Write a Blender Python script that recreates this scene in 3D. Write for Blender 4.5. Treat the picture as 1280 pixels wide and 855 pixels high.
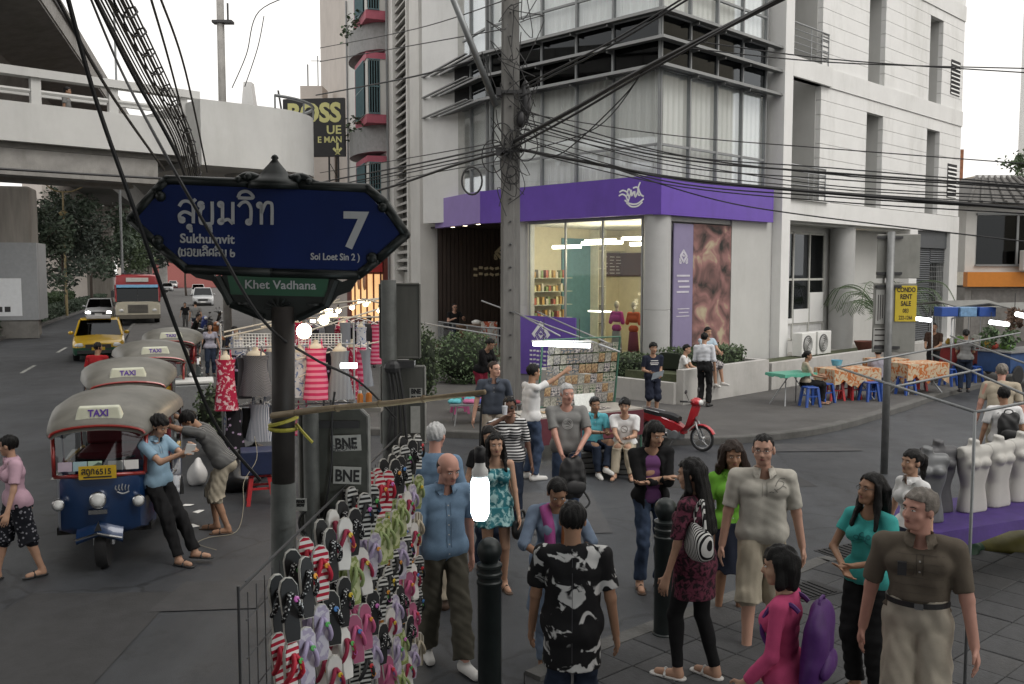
import bpy, bmesh, math, random
import numpy as np
from mathutils import Vector, Matrix, Euler

for _o in list(bpy.data.objects): bpy.data.objects.remove(_o)
SC = bpy.context.scene
COL = SC.collection
R = math.radians

# ------------------------------------------------------------------ camera, sky, sun, exposure
EYE, FOC, PITCH = 3.2, 1150.0, math.atan(87.5/1150.0)
_c = bpy.data.cameras.new('camera'); _c.lens = 36*FOC/1280; _c.sensor_width = 36
_c.clip_start = .05; _c.clip_end = 3000
CAM = bpy.data.objects.new('camera', _c); COL.objects.link(CAM)
CAM.location = (0, 0, EYE); CAM.rotation_euler = (math.pi/2-PITCH, 0, 0)
SC.camera = CAM

SUN_EL, SUN_AZ = R(50), R(128)      # soft light from behind and to the right (azimuth clockwise from +Y)
_w = bpy.data.worlds.new('World'); SC.world = _w; _w.use_nodes = True
_n = _w.node_tree.nodes; _l = _w.node_tree.links
_bg = _n['Background']
_sky = _n.new('ShaderNodeTexSky'); _sky.sky_type = 'NISHITA'; _sky.sun_disc = False
_sky.sun_elevation = SUN_EL; _sky.sun_rotation = SUN_AZ; _sky.dust_density = 6; _sky.air_density = 1.0; _sky.ozone_density = 1
_hs = _n.new('ShaderNodeHueSaturation'); _hs.inputs['Saturation'].default_value = .22
_mx = _n.new('ShaderNodeMix'); _mx.data_type = 'RGBA'; _mx.inputs[0].default_value = .80
_mx.inputs[7].default_value = (9.7, 9.45, 9.05, 1)      # even overcast layer over the clear sky
_l.new(_sky.outputs[0], _hs.inputs['Color']); _l.new(_hs.outputs[0], _mx.inputs[6])
_l.new(_mx.outputs[2], _bg.inputs[0]); _bg.inputs[1].default_value = .11
_s = bpy.data.lights.new('sun', 'SUN'); _s.energy = .7; _s.angle = R(25); _s.color = (1, .96, .9)
SUN = bpy.data.objects.new('sun', _s); COL.objects.link(SUN)
SUN.rotation_euler = (math.pi/2-SUN_EL, 0, math.pi-SUN_AZ)

SC.view_settings.view_transform = 'Standard'; SC.view_settings.look = 'None'
SC.view_settings.exposure = 0.5; SC.view_settings.gamma = 1; SC.view_settings.use_curve_mapping = False
SC.render.engine = 'CYCLES'
SC.cycles.use_denoising = True
SC.cycles.max_bounces = 6; SC.cycles.diffuse_bounces = 3; SC.cycles.glossy_bounces = 3
SC.cycles.transmission_bounces = 4; SC.cycles.transparent_max_bounces = 8
SC.cycles.sample_clamp_indirect = 4
SC.cycles.caustics_reflective = False; SC.cycles.caustics_refractive = False

# ------------------------------------------------------------------ placing: photograph measurements to metres
def ray(u, v):
 return Vector((1, 0, 0))*(u-640) + Vector((0, math.sin(PITCH), math.cos(PITCH)))*(427.5-v) + Vector((0, math.cos(PITCH), -math.sin(PITCH)))*FOC
def G(u, v, z=0):
 d = ray(u, v); return Vector((0, 0, EYE)) + d*((z-EYE)/d.z)
def P(u, v, Y):
 d = ray(u, v); return Vector((0, 0, EYE)) + d*(Y/d.y)

# ------------------------------------------------------------------ materials
def C(r, g, b):
 f = lambda x: (x/255/12.92 if x/255 <= .04045 else ((x/255+.055)/1.055)**2.4)
 return (f(r), f(g), f(b))
_mats = {}
def M(name, col=(.5, .5, .5), rough=.6, metal=0, var=.12, scale=6, bump=0, bscale=None, spec=.5, coat=0, emit=0, alpha=1, stretch=None, dirt=0, trans=0, col2=None):
 if name in _mats: return _mats[name]
 m = bpy.data.materials.new(name); m.use_nodes = True; _mats[name] = m
 n, l = m.node_tree.nodes, m.node_tree.links; b = n['Principled BSDF']
 b.inputs['Roughness'].default_value = rough; b.inputs['Metallic'].default_value = metal
 b.inputs['Specular IOR Level'].default_value = spec; b.inputs['Coat Weight'].default_value = coat
 b.inputs['Transmission Weight'].default_value = trans; b.inputs['Alpha'].default_value = alpha
 b.inputs['Base Color'].default_value = (*col, 1)
 if emit:
  b.inputs['Emission Color'].default_value = (*col, 1); b.inputs['Emission Strength'].default_value = emit
  return m
 if var or bump:
  tc = n.new('ShaderNodeTexCoord'); mp = n.new('ShaderNodeMapping'); l.new(tc.outputs['Object'], mp.inputs[0])
  if stretch: mp.inputs['Scale'].default_value = stretch
  nz = n.new('ShaderNodeTexNoise'); nz.inputs['Scale'].default_value = scale; nz.inputs['Detail'].default_value = 6; nz.inputs['Roughness'].default_value = .65
  l.new(mp.outputs[0], nz.inputs['Vector'])
 if var:
  r = n.new('ShaderNodeValToRGB'); r.color_ramp.elements[0].position = .3; r.color_ramp.elements[1].position = .7
  c2 = col2 or tuple(min(1, x*(1+var)) for x in col)
  r.color_ramp.elements[0].color = (*[x*(1-var) for x in col], 1); r.color_ramp.elements[1].color = (*c2, 1)
  l.new(nz.outputs[0], r.inputs[0]); out = r.outputs[0]
  if dirt:
   n2 = n.new('ShaderNodeTexNoise'); n2.inputs['Scale'].default_value = scale*.35; n2.inputs['Detail'].default_value = 8; n2.inputs['Roughness'].default_value = .75
   m2 = n.new('ShaderNodeMapping'); m2.inputs['Scale'].default_value = (1, 1, .25); l.new(tc.outputs['Object'], m2.inputs[0]); l.new(m2.outputs[0], n2.inputs['Vector'])
   r2 = n.new('ShaderNodeValToRGB'); r2.color_ramp.elements[0].position = .5; r2.color_ramp.elements[1].position = .78
   r2.color_ramp.elements[0].color = (1, 1, 1, 1); r2.color_ramp.elements[1].color = (1-dirt, 1-dirt, 1-dirt*1.1 if dirt < .9 else 0, 1)
   l.new(n2.outputs[0], r2.inputs[0])
   mm = n.new('ShaderNodeMix'); mm.data_type = 'RGBA'; mm.blend_type = 'MULTIPLY'; mm.inputs[0].default_value = 1
   l.new(out, mm.inputs[6]); l.new(r2.outputs[0], mm.inputs[7]); out = mm.outputs[2]
  l.new(out, b.inputs['Base Color'])
 if bump:
  bp = n.new('ShaderNodeBump'); bp.inputs['Strength'].default_value = bump; bp.inputs['Distance'].default_value = .02
  if bscale:
   n3 = n.new('ShaderNodeTexNoise'); n3.inputs['Scale'].default_value = bscale; n3.inputs['Detail'].default_value = 5; l.new(mp.outputs[0], n3.inputs['Vector']); l.new(n3.outputs[0], bp.inputs['Height'])
  else: l.new(nz.outputs[0], bp.inputs['Height'])
  l.new(bp.outputs[0], b.inputs['Normal'])
 return m
def pattern(name, kind, ca, cb, scale=20, rough=.85, thr=.5, axis='Z', cc=None, soft=.02):
 """woven or printed cloth: stripes, blotches, checks, florals"""
 if name in _mats: return _mats[name]
 m = bpy.data.materials.new(name); m.use_nodes = True; _mats[name] = m
 n, l = m.node_tree.nodes, m.node_tree.links; b = n['Principled BSDF']; b.inputs['Roughness'].default_value = rough; b.inputs['Specular IOR Level'].default_value = .2
 tc = n.new('ShaderNodeTexCoord'); rp = n.new('ShaderNodeValToRGB')
 rp.color_ramp.elements[0].position = thr-soft; rp.color_ramp.elements[1].position = thr+soft
 rp.color_ramp.elements[0].color = (*ca, 1); rp.color_ramp.elements[1].color = (*cb, 1)
 if cc: e = rp.color_ramp.elements.new(min(.98, thr+.1+soft)); e.color = (*cc, 1)
 if kind == 'stripe':
  t = n.new('ShaderNodeTexWave'); t.bands_direction = axis; t.inputs['Scale'].default_value = scale; t.inputs['Distortion'].default_value = .4; t.inputs['Detail'].default_value = 1; out = t.outputs[1]
 elif kind == 'check':
  t = n.new('ShaderNodeTexChecker'); t.inputs['Scale'].default_value = scale; out = t.outputs[1]
 elif kind == 'dots':
  t = n.new('ShaderNodeTexVoronoi'); t.inputs['Scale'].default_value = scale; out = t.outputs[0]
 elif kind == 'cells':
  t = n.new('ShaderNodeTexVoronoi'); t.inputs['Scale'].default_value = scale; out = t.outputs[1]
 else:
  t = n.new('ShaderNodeTexNoise'); t.inputs['Scale'].default_value = scale; t.inputs['Detail'].default_value = 3; t.inputs['Distortion'].default_value = .8; out = t.outputs[0]
 l.new(tc.outputs['Object'], t.inputs['Vector']); l.new(out, rp.inputs[0]); l.new(rp.outputs[0], b.inputs['Base Color'])
 return m

# ------------------------------------------------------------------ mesh building
class MB:
 def __init__(s): s.v, s.f, s.m, s.cur, s.T = [], [], [], 0, None
 def add(s, vs, fs):
  o = len(s.v)
  if s.T is not None: vs = [s.T @ Vector(p) for p in vs]
  s.v += [tuple(p) for p in vs]; s.f += [tuple(i+o for i in q) for q in fs]; s.m += [s.cur]*len(fs); return s
 def box(s, x0, y0, z0, x1, y1, z1):
  return s.add([(x0,y0,z0),(x1,y0,z0),(x1,y1,z0),(x0,y1,z0),(x0,y0,z1),(x1,y0,z1),(x1,y1,z1),(x0,y1,z1)],
      [(3,2,1,0),(4,5,6,7),(0,1,5,4),(1,2,6,5),(2,3,7,6),(3,0,4,7)])
 def cbox(s, c, d): return s.box(c[0]-d[0]/2, c[1]-d[1]/2, c[2]-d[2]/2, c[0]+d[0]/2, c[1]+d[1]/2, c[2]+d[2]/2)
 def tube(s, path, r, n=6, cap=True):
  path = [Vector(p) for p in path]; k = len(path); rr = r if isinstance(r, (list, tuple)) else [r]*k
  vs, fs, prev = [], [], None
  for i, p in enumerate(path):
   t = (path[min(i+1, k-1)]-path[max(i-1, 0)]); t = t.normalized() if t.length > 1e-9 else Vector((0,0,1))
   a = prev - t*prev.dot(t) if prev is not None else None
   if a is None or a.length < 1e-6:
    a = t.cross(Vector((0,0,1)) if abs(t.z) < .9 else Vector((1,0,0)))
   a.normalize(); prev = a; b = t.cross(a)
   for j in range(n):
    th = 2*math.pi*j/n; vs.append(p+(a*math.cos(th)+b*math.sin(th))*rr[i])
  for i in range(k-1):
   for j in range(n):
    fs.append((i*n+j, i*n+(j+1)%n, (i+1)*n+(j+1)%n, (i+1)*n+j))
  if cap: fs += [tuple(range(n))[::-1], tuple((k-1)*n+j for j in range(n))]
  return s.add(vs, fs)
 def cyl(s, a, b, r, r2=None, n=12): return s.tube([a, b], [r, r if r2 is None else r2], n)
 def lathe(s, prof, n=16, c=(0,0,0)):
  vs, fs = [], []; k = len(prof)
  for (r, z) in prof:
   for j in range(n): th = 2*math.pi*j/n; vs.append((c[0]+r*math.cos(th), c[1]+r*math.sin(th), c[2]+z))
  for i in range(k-1):
   for j in range(n): fs.append((i*n+j, i*n+(j+1)%n, (i+1)*n+(j+1)%n, (i+1)*n+j))
  fs += [tuple(range(n))[::-1], tuple((k-1)*n+j for j in range(n))]
  return s.add(vs, fs)
 def sph(s, c, r, nu=12, nv=8):
  r = r if isinstance(r, (tuple, list)) else (r, r, r); vs = [(c[0], c[1], c[2]-r[2])]; fs = []
  for i in range(1, nv):
   ph = math.pi*i/nv-math.pi/2
   for j in range(nu):
    th = 2*math.pi*j/nu; vs.append((c[0]+r[0]*math.cos(ph)*math.cos(th), c[1]+r[1]*math.cos(ph)*math.sin(th), c[2]+r[2]*math.sin(ph)))
  vs.append((c[0], c[1], c[2]+r[2])); L = len(vs)-1
  for j in range(nu):
   fs.append((0, 1+(j+1)%nu, 1+j)); fs.append((L, 1+(nv-2)*nu+j, 1+(nv-2)*nu+(j+1)%nu))
  for i in range(nv-2):
   for j in range(nu):
    a = 1+i*nu; fs.append((a+j, a+(j+1)%nu, a+nu+(j+1)%nu, a+nu+j))
  return s.add(vs, fs)
 def prism(s, poly, a, b, ax='y'):
  """polygon of (p, q) pairs extruded from a to b along ax; y: (x,z), x: (y,z), z: (x,y)"""
  mk = {'y': lambda p, t: (p[0], t, p[1]), 'x': lambda p, t: (t, p[0], p[1]), 'z': lambda p, t: (p[0], p[1], t)}[ax]
  n = len(poly); vs = [mk(p, a) for p in poly]+[mk(p, b) for p in poly]
  fs = [tuple(range(n)), tuple(range(2*n-1, n-1, -1))]+[(i, (i+1)%n, n+(i+1)%n, n+i) for i in range(n)]
  return s.add(vs, fs)
 def loft(s, rings, cap=True, close=True):
  n = len(rings[0]); vs = [p for r in rings for p in r]; fs = []
  for i in range(len(rings)-1):
   for j in range(n if close else n-1): fs.append((i*n+j, i*n+(j+1)%n, (i+1)*n+(j+1)%n, (i+1)*n+j))
  if cap: fs += [tuple(range(n))[::-1], tuple((len(rings)-1)*n+j for j in range(n))]
  return s.add(vs, fs)
 def quad(s, *p): return s.add(p, [tuple(range(len(p)))])
 def mesh(s, name, mats, smooth=False):
  me = bpy.data.meshes.new(name); me.from_pydata(s.v, [], s.f)
  for m in (mats if isinstance(mats, (list, tuple)) else [mats]): me.materials.append(m)
  if any(s.m): me.polygons.foreach_set('material_index', s.m)
  bm = bmesh.new(); bm.from_mesh(me); bmesh.ops.recalc_face_normals(bm, faces=bm.faces[:]); bm.to_mesh(me); bm.free()
  if smooth: me.polygons.foreach_set('use_smooth', [True]*len(me.polygons)); 
  if smooth and smooth is not True: me.set_sharp_from_angle(angle=R(smooth))
  return me
 def build(s, name, mats, parent=None, smooth=False, bevel=0, loc=None, rz=None, rot=None):
  o = link(name, s.mesh(name, mats, smooth), parent, loc, rz, rot)
  if bevel:
   md = o.modifiers.new('bevel', 'BEVEL'); md.width = bevel; md.segments = 2; md.limit_method = 'ANGLE'; md.angle_limit = R(40)
  return o
def link(name, data, parent=None, loc=None, rz=None, rot=None):
 o = bpy.data.objects.new(name, data); COL.objects.link(o)
 if parent is not None: o.parent = parent
 if loc is not None: o.location = loc
 if rot is not None: o.rotation_euler = rot
 elif rz is not None: o.rotation_euler = (0, 0, rz)
 return o
def tag(o, label, cat, group=None, kind=None):
 o['label'] = label
 if cat: o['category'] = cat
 if group: o['group'] = group
 if kind: o['kind'] = kind
 return o
def thing(name, label, cat, loc=(0,0,0), rz=0, group=None):
 return tag(link(name, None, None, loc, rz), label, cat, group)
def struct(o, label=None):
 o['kind'] = 'structure'
 if label: o['label'] = label
 return o
def kids(o): return [c for c in COL.objects if c.parent is o]
_kidmap = {}
def dup(root, loc=None, rz=None, label=None, parent=None):
 c = root.copy(); COL.objects.link(c); c.parent = parent
 if loc is not None: c.location = loc
 if rz is not None: c.rotation_euler = (0, 0, rz)
 if label: c['label'] = label
 for ch in list(root.children): dup(ch, parent=c)
 return c
def text(body, size, mat, parent, loc, rot=(math.pi/2, 0, 0), ext=.002, bold=0, align='CENTER', name='lettering', sx=1, spacing=1):
 f = bpy.data.curves.new(name, 'FONT'); f.body = body; f.size = size; f.extrude = ext; f.offset = bold; f.align_x = align; f.space_character = spacing
 f.resolution_u = 3; f.materials.append(mat); t = bpy.data.objects.new('tmp', f); COL.objects.link(t)
 me = bpy.data.meshes.new_from_object(t.evaluated_get(bpy.context.evaluated_depsgraph_get())); bpy.data.objects.remove(t); bpy.data.curves.remove(f)
 o = link(name, me, parent, loc, rot=rot); o.scale = (sx, 1, 1); return o
def lerp(a, b, t): return a+(b-a)*t
def catmull(pts, k=6, closed=False):
 pts = [Vector(p) for p in pts]; n = len(pts); out = []
 for i in range(n if closed else n-1):
  g = lambda j: pts[j % n] if closed else pts[max(0, min(n-1, j))]
  p0, p1, p2, p3 = g(i-1), g(i), g(i+1), g(i+2)
  for q in range(k):
   t = q/k; out.append(.5*((2*p1)+(p2-p0)*t+(2*p0-5*p1+4*p2-p3)*t*t+(3*p1-p0-3*p2+p3)*t**3))
 if not closed: out.append(pts[-1])
 return out
def sag(a, b, s, k=14):
 a, b = Vector(a), Vector(b)
 return [a.lerp(b, i/k) - Vector((0, 0, s*4*(i/k)*(1-i/k))) for i in range(k+1)]

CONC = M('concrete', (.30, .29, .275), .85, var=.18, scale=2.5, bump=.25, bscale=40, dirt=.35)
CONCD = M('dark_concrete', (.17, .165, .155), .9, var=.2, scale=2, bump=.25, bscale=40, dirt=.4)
WHITE = M('white_paint', (.74, .74, .73), .55, var=.05, scale=1.2, dirt=.2)
GREYM = M('grey_metal', (.22, .23, .235), .45, .5, var=.12, scale=5)
DARKM = M('dark_metal', (.05, .05, .052), .45, .4, var=.15, scale=8)
CHROME = M('chrome', (.62, .63, .64), .2, 1, var=.05)
BLACKR = M('black_rubber', (.018, .018, .019), .75, var=.2, scale=12, bump=.15)
CABLE = M('black_cable', (.02, .02, .021), .6, var=.2, scale=4)
STEEL = M('galvanised_steel', (.36, .37, .38), .45, .7, var=.15, scale=9)
GLASS = M('clear_glass', (.9, .95, .95), .03, var=0, trans=1, alpha=.25)
BLACKP = M('black_plastic', (.022, .022, .024), .5, var=.1)
WHITEP = M('white_plastic', (.75, .75, .73), .4, var=.04)
REDP = M('red_plastic', (.42, .025, .03), .4, var=.1)
BLUEP = M('blue_plastic', (.02, .07, .30), .4, var=.1)
PINKP = M('pink_plastic', (.55, .14, .30), .4, var=.1)
LAMPW = M('lit_lamp_white', (1, .97, .92), emit=14)
TUBEW = M('lit_tube', (.92, .97, 1), emit=9)
# ------------------------------------------------------------------ ground, road, pavements
def asphalt():
 m = bpy.data.materials.new('asphalt'); m.use_nodes = True; n, l = m.node_tree.nodes, m.node_tree.links; b = n['Principled BSDF']
 tc = n.new('ShaderNodeTexCoord')
 def nz(s, d=6, r=.6, st=None):
  t = n.new('ShaderNodeTexNoise'); t.inputs['Scale'].default_value = s; t.inputs['Detail'].default_value = d; t.inputs['Roughness'].default_value = r
  if st:
   mp = n.new('ShaderNodeMapping'); mp.inputs['Scale'].default_value = st; mp.inputs['Rotation'].default_value = (0, 0, R(19)); l.new(tc.outputs['Object'], mp.inputs[0]); l.new(mp.outputs[0], t.inputs['Vector'])
  else: l.new(tc.outputs['Object'], t.inputs['Vector'])
  return t.outputs[0]
 def ramp(src, p0, c0, p1, c1):
  r = n.new('ShaderNodeValToRGB'); r.color_ramp.elements[0].position = p0; r.color_ramp.elements[1].position = p1
  r.color_ramp.elements[0].color = (*c0, 1); r.color_ramp.elements[1].color = (*c1, 1); l.new(src, r.inputs[0]); return r.outputs[0]
 def mul(a, c):
  x = n.new('ShaderNodeMix'); x.data_type = 'RGBA'; x.blend_type = 'MULTIPLY'; x.inputs[0].default_value = 1; l.new(a, x.inputs[6]); l.new(c, x.inputs[7]); return x.outputs[2]
 base = ramp(nz(.35, 8, .7), .3, (.020, .0225, .027), .72, (.052, .056, .063))
 fine = ramp(nz(90, 3), .3, (.75, .75, .75), .7, (1.25, 1.25, 1.25))
 streak = ramp(nz(.8, 6, .7, (1.6, .12, 1)), .42, (.82, .82, .82), .6, (1.08, 1.08, 1.08))
 spots = ramp(nz(1.7, 4, .75), .56, (1, 1, 1), .68, (.55, .55, .54))
 pale = ramp(nz(2.6, 5, .8), .62, (1, 1, 1), .72, (1.45, 1.45, 1.42))
 vo = n.new('ShaderNodeTexVoronoi'); vo.feature = 'DISTANCE_TO_EDGE'; vo.inputs['Scale'].default_value = .55
 wv = n.new('ShaderNodeTexNoise'); wv.inputs['Scale'].default_value = 3; wv.inputs['Detail'].default_value = 5; l.new(tc.outputs['Object'], wv.inputs['Vector'])
 mxv = n.new('ShaderNodeMix'); mxv.data_type = 'VECTOR'; mxv.inputs[0].default_value = .25; l.new(tc.outputs['Object'], mxv.inputs[4]); l.new(wv.outputs[1], mxv.inputs[5]); l.new(mxv.outputs[1], vo.inputs['Vector'])
 crack = ramp(vo.outputs[0], .004, (.55, .55, .55), .012, (1, 1, 1))
 l.new(mul(mul(mul(mul(mul(base, fine), streak), spots), pale), crack), b.inputs['Base Color'])
 rr = n.new('ShaderNodeMapRange'); l.new(nz(1.3, 5), rr.inputs[0]); rr.inputs[3].default_value = .42; rr.inputs[4].default_value = .72; l.new(rr.outputs[0], b.inputs['Roughness'])
 bp = n.new('ShaderNodeBump'); bp.inputs['Strength'].default_value = .35; bp.inputs['Distance'].default_value = .01; l.new(nz(120, 3), bp.inputs['Height']); l.new(bp.outputs[0], b.inputs['Normal'])
 b.inputs['Specular IOR Level'].default_value = .5
 return m
ASPH = asphalt()
PAVE = M('pavement', (.078, .075, .073), .85, var=.22, scale=1.1, bump=.3, bscale=60, dirt=.45)
KERB = M('kerb_stone', (.10, .098, .094), .85, var=.2, scale=3, bump=.3, bscale=30, dirt=.45)
g = MB(); g.quad((-900, -200, 0), (900, -200, 0), (900, 1600, 0), (-900, 1600, 0))
struct(g.build('ground', ASPH), 'dark grey asphalt of the road and the side street junction')

SD = Vector((-.34, 1, 0)).normalized()          # the avenue runs this way
def S(t, off, o=(-2.67, 32.7)):                 # point along the avenue's house row, off > 0 towards the road
 n = Vector((-SD.y, SD.x, 0)); return Vector((o[0], o[1], 0))+SD*t+n*off
def slab(name, poly, z0, z1, mat, label=None, parent=None):
 m = MB(); m.prism(poly, z0, z1, 'z'); o = m.build(name, mat, parent); 
 if parent is None: struct(o, label)
 return o
kerbline = [(-62, 168), (-21.6, 52), (-9.6, 22), (-8.4, 19.6), (-7, 18.6), (-3, 18.0), (0, 17.4), (2.2, 16.95), (3.7, 16.95), (5.0, 17.4), (6.6, 18.5), (9.2, 21.3), (11.8, 24.2), (20, 32.2), (48, 60)]
slab('pavement', kerbline+[(48, 170)], -.05, .12, PAVE, 'raised grey pavement around the corner building')
k = MB()
cl = catmull([(*p, 0) for p in kerbline], 4)
ring = []
for i, p in enumerate(cl):
 t = (cl[min(i+1, len(cl)-1)]-cl[max(i-1, 0)]).normalized(); nn = Vector((t.y, -t.x, 0))
 a, b = p+nn*.06, p-nn*.14
 ring.append([(a.x, a.y, -.05), (a.x, a.y, .115), (a.x-nn.x*.015, a.y-nn.y*.015, .135), (b.x, b.y, .135), (b.x, b.y, -.05)])
k.loft(ring); ko = struct(k.build('kerb', KERB), 'worn concrete kerb edging the corner pavement')

# near pavement with paving tiles, bottom of the picture
npts = [(.10, 6.9), (.55, 7.35), (2.2, 8.75), (3.3, 9.75), (4.3, 10.1), (5.6, 10.3), (9, 10.6), (9, 2), (.10, 2)]
near = slab('near_pavement', npts, -.05, .09, M('mortar_bed', (.035, .035, .037), .9), 'grey paved corner where the pedestrians wait by the bollards')
TILE = [M('paving_tile_%d' % i, c, .8, var=.25, scale=7, bump=.3, bscale=60, dirt=.4) for i, c in enumerate([(.050, .051, .054), (.056, .056, .058), (.045, .046, .049)])]
def inside(p, poly):
 x, y = p; c = False
 for i in range(len(poly)):
  (x1, y1), (x2, y2) = poly[i], poly[i-1]
  if (y1 > y) != (y2 > y) and x < (x2-x1)*(y-y1)/(y2-y1)+x1: c = not c
 return c
rnd = random.Random(4)
ang = R(41); ca, sa = math.cos(ang), math.sin(ang); ts = .40
tm = [None]*3
for i in range(3):
 q = MB(); e = ts/2-.003; q.add([(-e,-e,0),(e,-e,0),(e,e,0),(-e,e,0),(-e,-e,.024),(e,-e,.024),(e,e,.024),(-e,e,.024),(-e+.006,-e+.006,.03),(e-.006,-e+.006,.03),(e-.006,e-.006,.03),(-e+.006,e-.006,.03)],
  [(0,1,5,4),(1,2,6,5),(2,3,7,6),(3,0,4,7),(4,5,9,8),(5,6,10,9),(6,7,11,10),(7,4,8,11),(8,9,10,11)]); tm[i] = q.mesh('tile', TILE[i])
cnt = 0
for i in range(-20, 40):
 for j in range(-20, 40):
  x, y = 3+(i*ca-j*sa)*ts, 8+(i*sa+j*ca)*ts
  if y < 6.3 or x > y*.62+.4: continue
  if all(inside((x+dx, y+dy), npts) for dx in (-.2, .2) for dy in (-.2, .2)):
   o = link('tile', tm[rnd.choice([0, 0, 1, 2])], near, (x, y, .09+rnd.uniform(-.003, .003)), rot=(rnd.uniform(-.006, .006), rnd.uniform(-.006, .006), ang)); cnt += 1
kk = MB()
for i in range(7):
 a, b = Vector((*npts[i], 0)), Vector((*npts[min(i+1, 6)], 0))
 if i == 6: break
 L = (b-a).length; n_ = max(1, int(L/.8)); t = (b-a).normalized(); nn = Vector((-t.y, t.x, 0))
 for q in range(n_):
  p0, p1 = a.lerp(b, q/n_)+t*.006, a.lerp(b, (q+1)/n_)-t*.006
  kb = MB(); kb.loft([[(p.x+nn.x*w, p.y+nn.y*w, z) for (w, z) in ((.02, -.04), (.02, .10), (0, .125), (-.16, .125), (-.16, -.04))] for p in (p0, p1)])
  kb.build('kerb_stone', KERB, near)
# drain covers
dm = M('cast_iron', (.03, .03, .031), .6, .6, var=.3, scale=14)
for (u, v, w, d_, rz) in ((1062, 690, .62, .45, .5), (1010, 738, .55, .4, .5)):
 p = G(u, v, .125); t = thing('drain_cover', 'rusty iron drain cover set in the pavement %s' % ('by the woman in teal' if u > 1040 else 'beside the girl in pink'), 'drain cover', (p.x, p.y, .122), rz, 'drain covers')
 q = MB(); q.box(-w/2, -d_/2, 0, w/2, d_/2, .006); q.build('frame', dm, t)
 for i in range(7): q = MB(); q.box(-w/2+.04+i*(w-.08)/7, -d_/2+.03, .006, -w/2+.04+(i+.55)*(w-.08)/7, d_/2-.03, .014); q.build('bar', dm, t)

for i, (u, v, w_, d_, c_) in enumerate(((905, 600, 2.6, 1.1, .030), (60, 800, 1.6, 2.4, .036), (700, 640, 1.2, 2.2, .050), (270, 745, 1.0, .9, .046), (1010, 560, 1.8, .8, .052))):
 p = G(u, v); q = MB(); q.quad((p.x-w_/2, p.y-d_/2, .003+i*.002), (p.x+w_/2, p.y-d_/2+.1, .003+i*.002), (p.x+w_/2-.1, p.y+d_/2, .003+i*.002), (p.x-w_/2+.05, p.y+d_/2-.05, .003+i*.002)); struct(q.build('road_patch', M('patch_%d' % int(c_*1000), (c_, c_, c_*1.05), .7, var=.25, scale=4, bump=.3, bscale=90), None))
# avenue median with kerb and hedge; lane lines
MEDX = lambda y: -9.3-.34*y
slab('median', [(MEDX(24), 24), (MEDX(150), 150), (MEDX(150)-6, 150), (MEDX(24)-6, 24)], -.05, .16, KERB, 'raised concrete median of the avenue under the viaduct')
lm = M('worn_line_paint', (.32, .32, .30), .8, var=.5, scale=6)
for li, off in enumerate((3.6, 7.0)):
 for i in range(14):
  y = 14+i*7.5; a = Vector((MEDX(y)+off, y, .004)); d = SD*2.6; nn = Vector((-SD.y, SD.x, 0))*.06
  q = MB(); q.quad(a-nn, a+nn, a+d+nn, a+d-nn)
  o = q.build('lane_line', lm); struct(o)
# ------------------------------------------------------------------ corner building
BA = R(44.4); BO = Vector((3.86, 24, 0))
_bm = Matrix.Translation(BO) @ Matrix.Rotation(BA, 4, 'Z')
def B(x, y, z=0): return _bm @ Vector((x, y, z))
def glassmat(name, tint, refl=.10, rough=.02):
 m = bpy.data.materials.new(name); m.use_nodes = True; n, l = m.node_tree.nodes, m.node_tree.links; n.remove(n['Principled BSDF'])
 t = n.new('ShaderNodeBsdfTransparent'); t.inputs[0].default_value = (*tint, 1)
 gl = n.new('ShaderNodeBsdfGlossy'); gl.inputs['Roughness'].default_value = rough; gl.inputs[0].default_value = (.9, .95, 1, 1)
 f = n.new('ShaderNodeLayerWeight'); f.inputs[0].default_value = .5; pw = n.new('ShaderNodeMath'); pw.operation = 'POWER'; pw.inputs[1].default_value = 3; l.new(f.outputs['Facing'], pw.inputs[0])
 ad = n.new('ShaderNodeMath'); ad.operation = 'MULTIPLY_ADD'; ad.inputs[1].default_value = .6; ad.inputs[2].default_value = refl; ad.use_clamp = True
 mx = n.new('ShaderNodeMixShader'); l.new(pw.outputs[0], ad.inputs[0]); l.new(ad.outputs[0], mx.inputs[0]); l.new(t.outputs[0], mx.inputs[1]); l.new(gl.outputs[0], mx.inputs[2]); l.new(mx.outputs[0], n['Material Output'].inputs[0])
 _mats[name] = m; return m
PANE = glassmat('window_glass', (.97, .98, .98), .06)
DPANE = glassmat('dark_window_glass', (.12, .13, .14), .03)
SHOPG = glassmat('shop_glass', (.92, .95, .94), .02)
PURP = M('purple_panel', C(100, 70, 168), .4, var=.08, scale=2, dirt=.22)
LAV = M('pale_purple_panel', C(146, 124, 190), .5, var=.06, scale=2, dirt=.1)  # paler purple for the return face along the avenue
GRYF = M('grey_frame', (.26, .27, .275), .5, .2, var=.06)
CURT = M('white_curtain', (.86, .86, .84), .9, var=.08, scale=3, stretch=(14, 14, .15))
BOARD = M('white_board', (.76, .76, .75), .5, var=.05, scale=1.5, dirt=.3)
SHADE = M('shaded_wall', (.50, .50, .485), .7, var=.05, scale=1.5, dirt=.12)  # greyer copy of the white paint; shade of overhung walls put into the colour
bld = thing('corner_building', 'white corner building with purple fascia, grey louvres and glass upper floors', 'building', BO, BA)
def part(name, mat, parent=bld, **k):
 def f(*boxes):
  q = MB()
  for b in boxes: q.box(*b)
  return q.build(name, mat, parent, **k)
 return f
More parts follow.
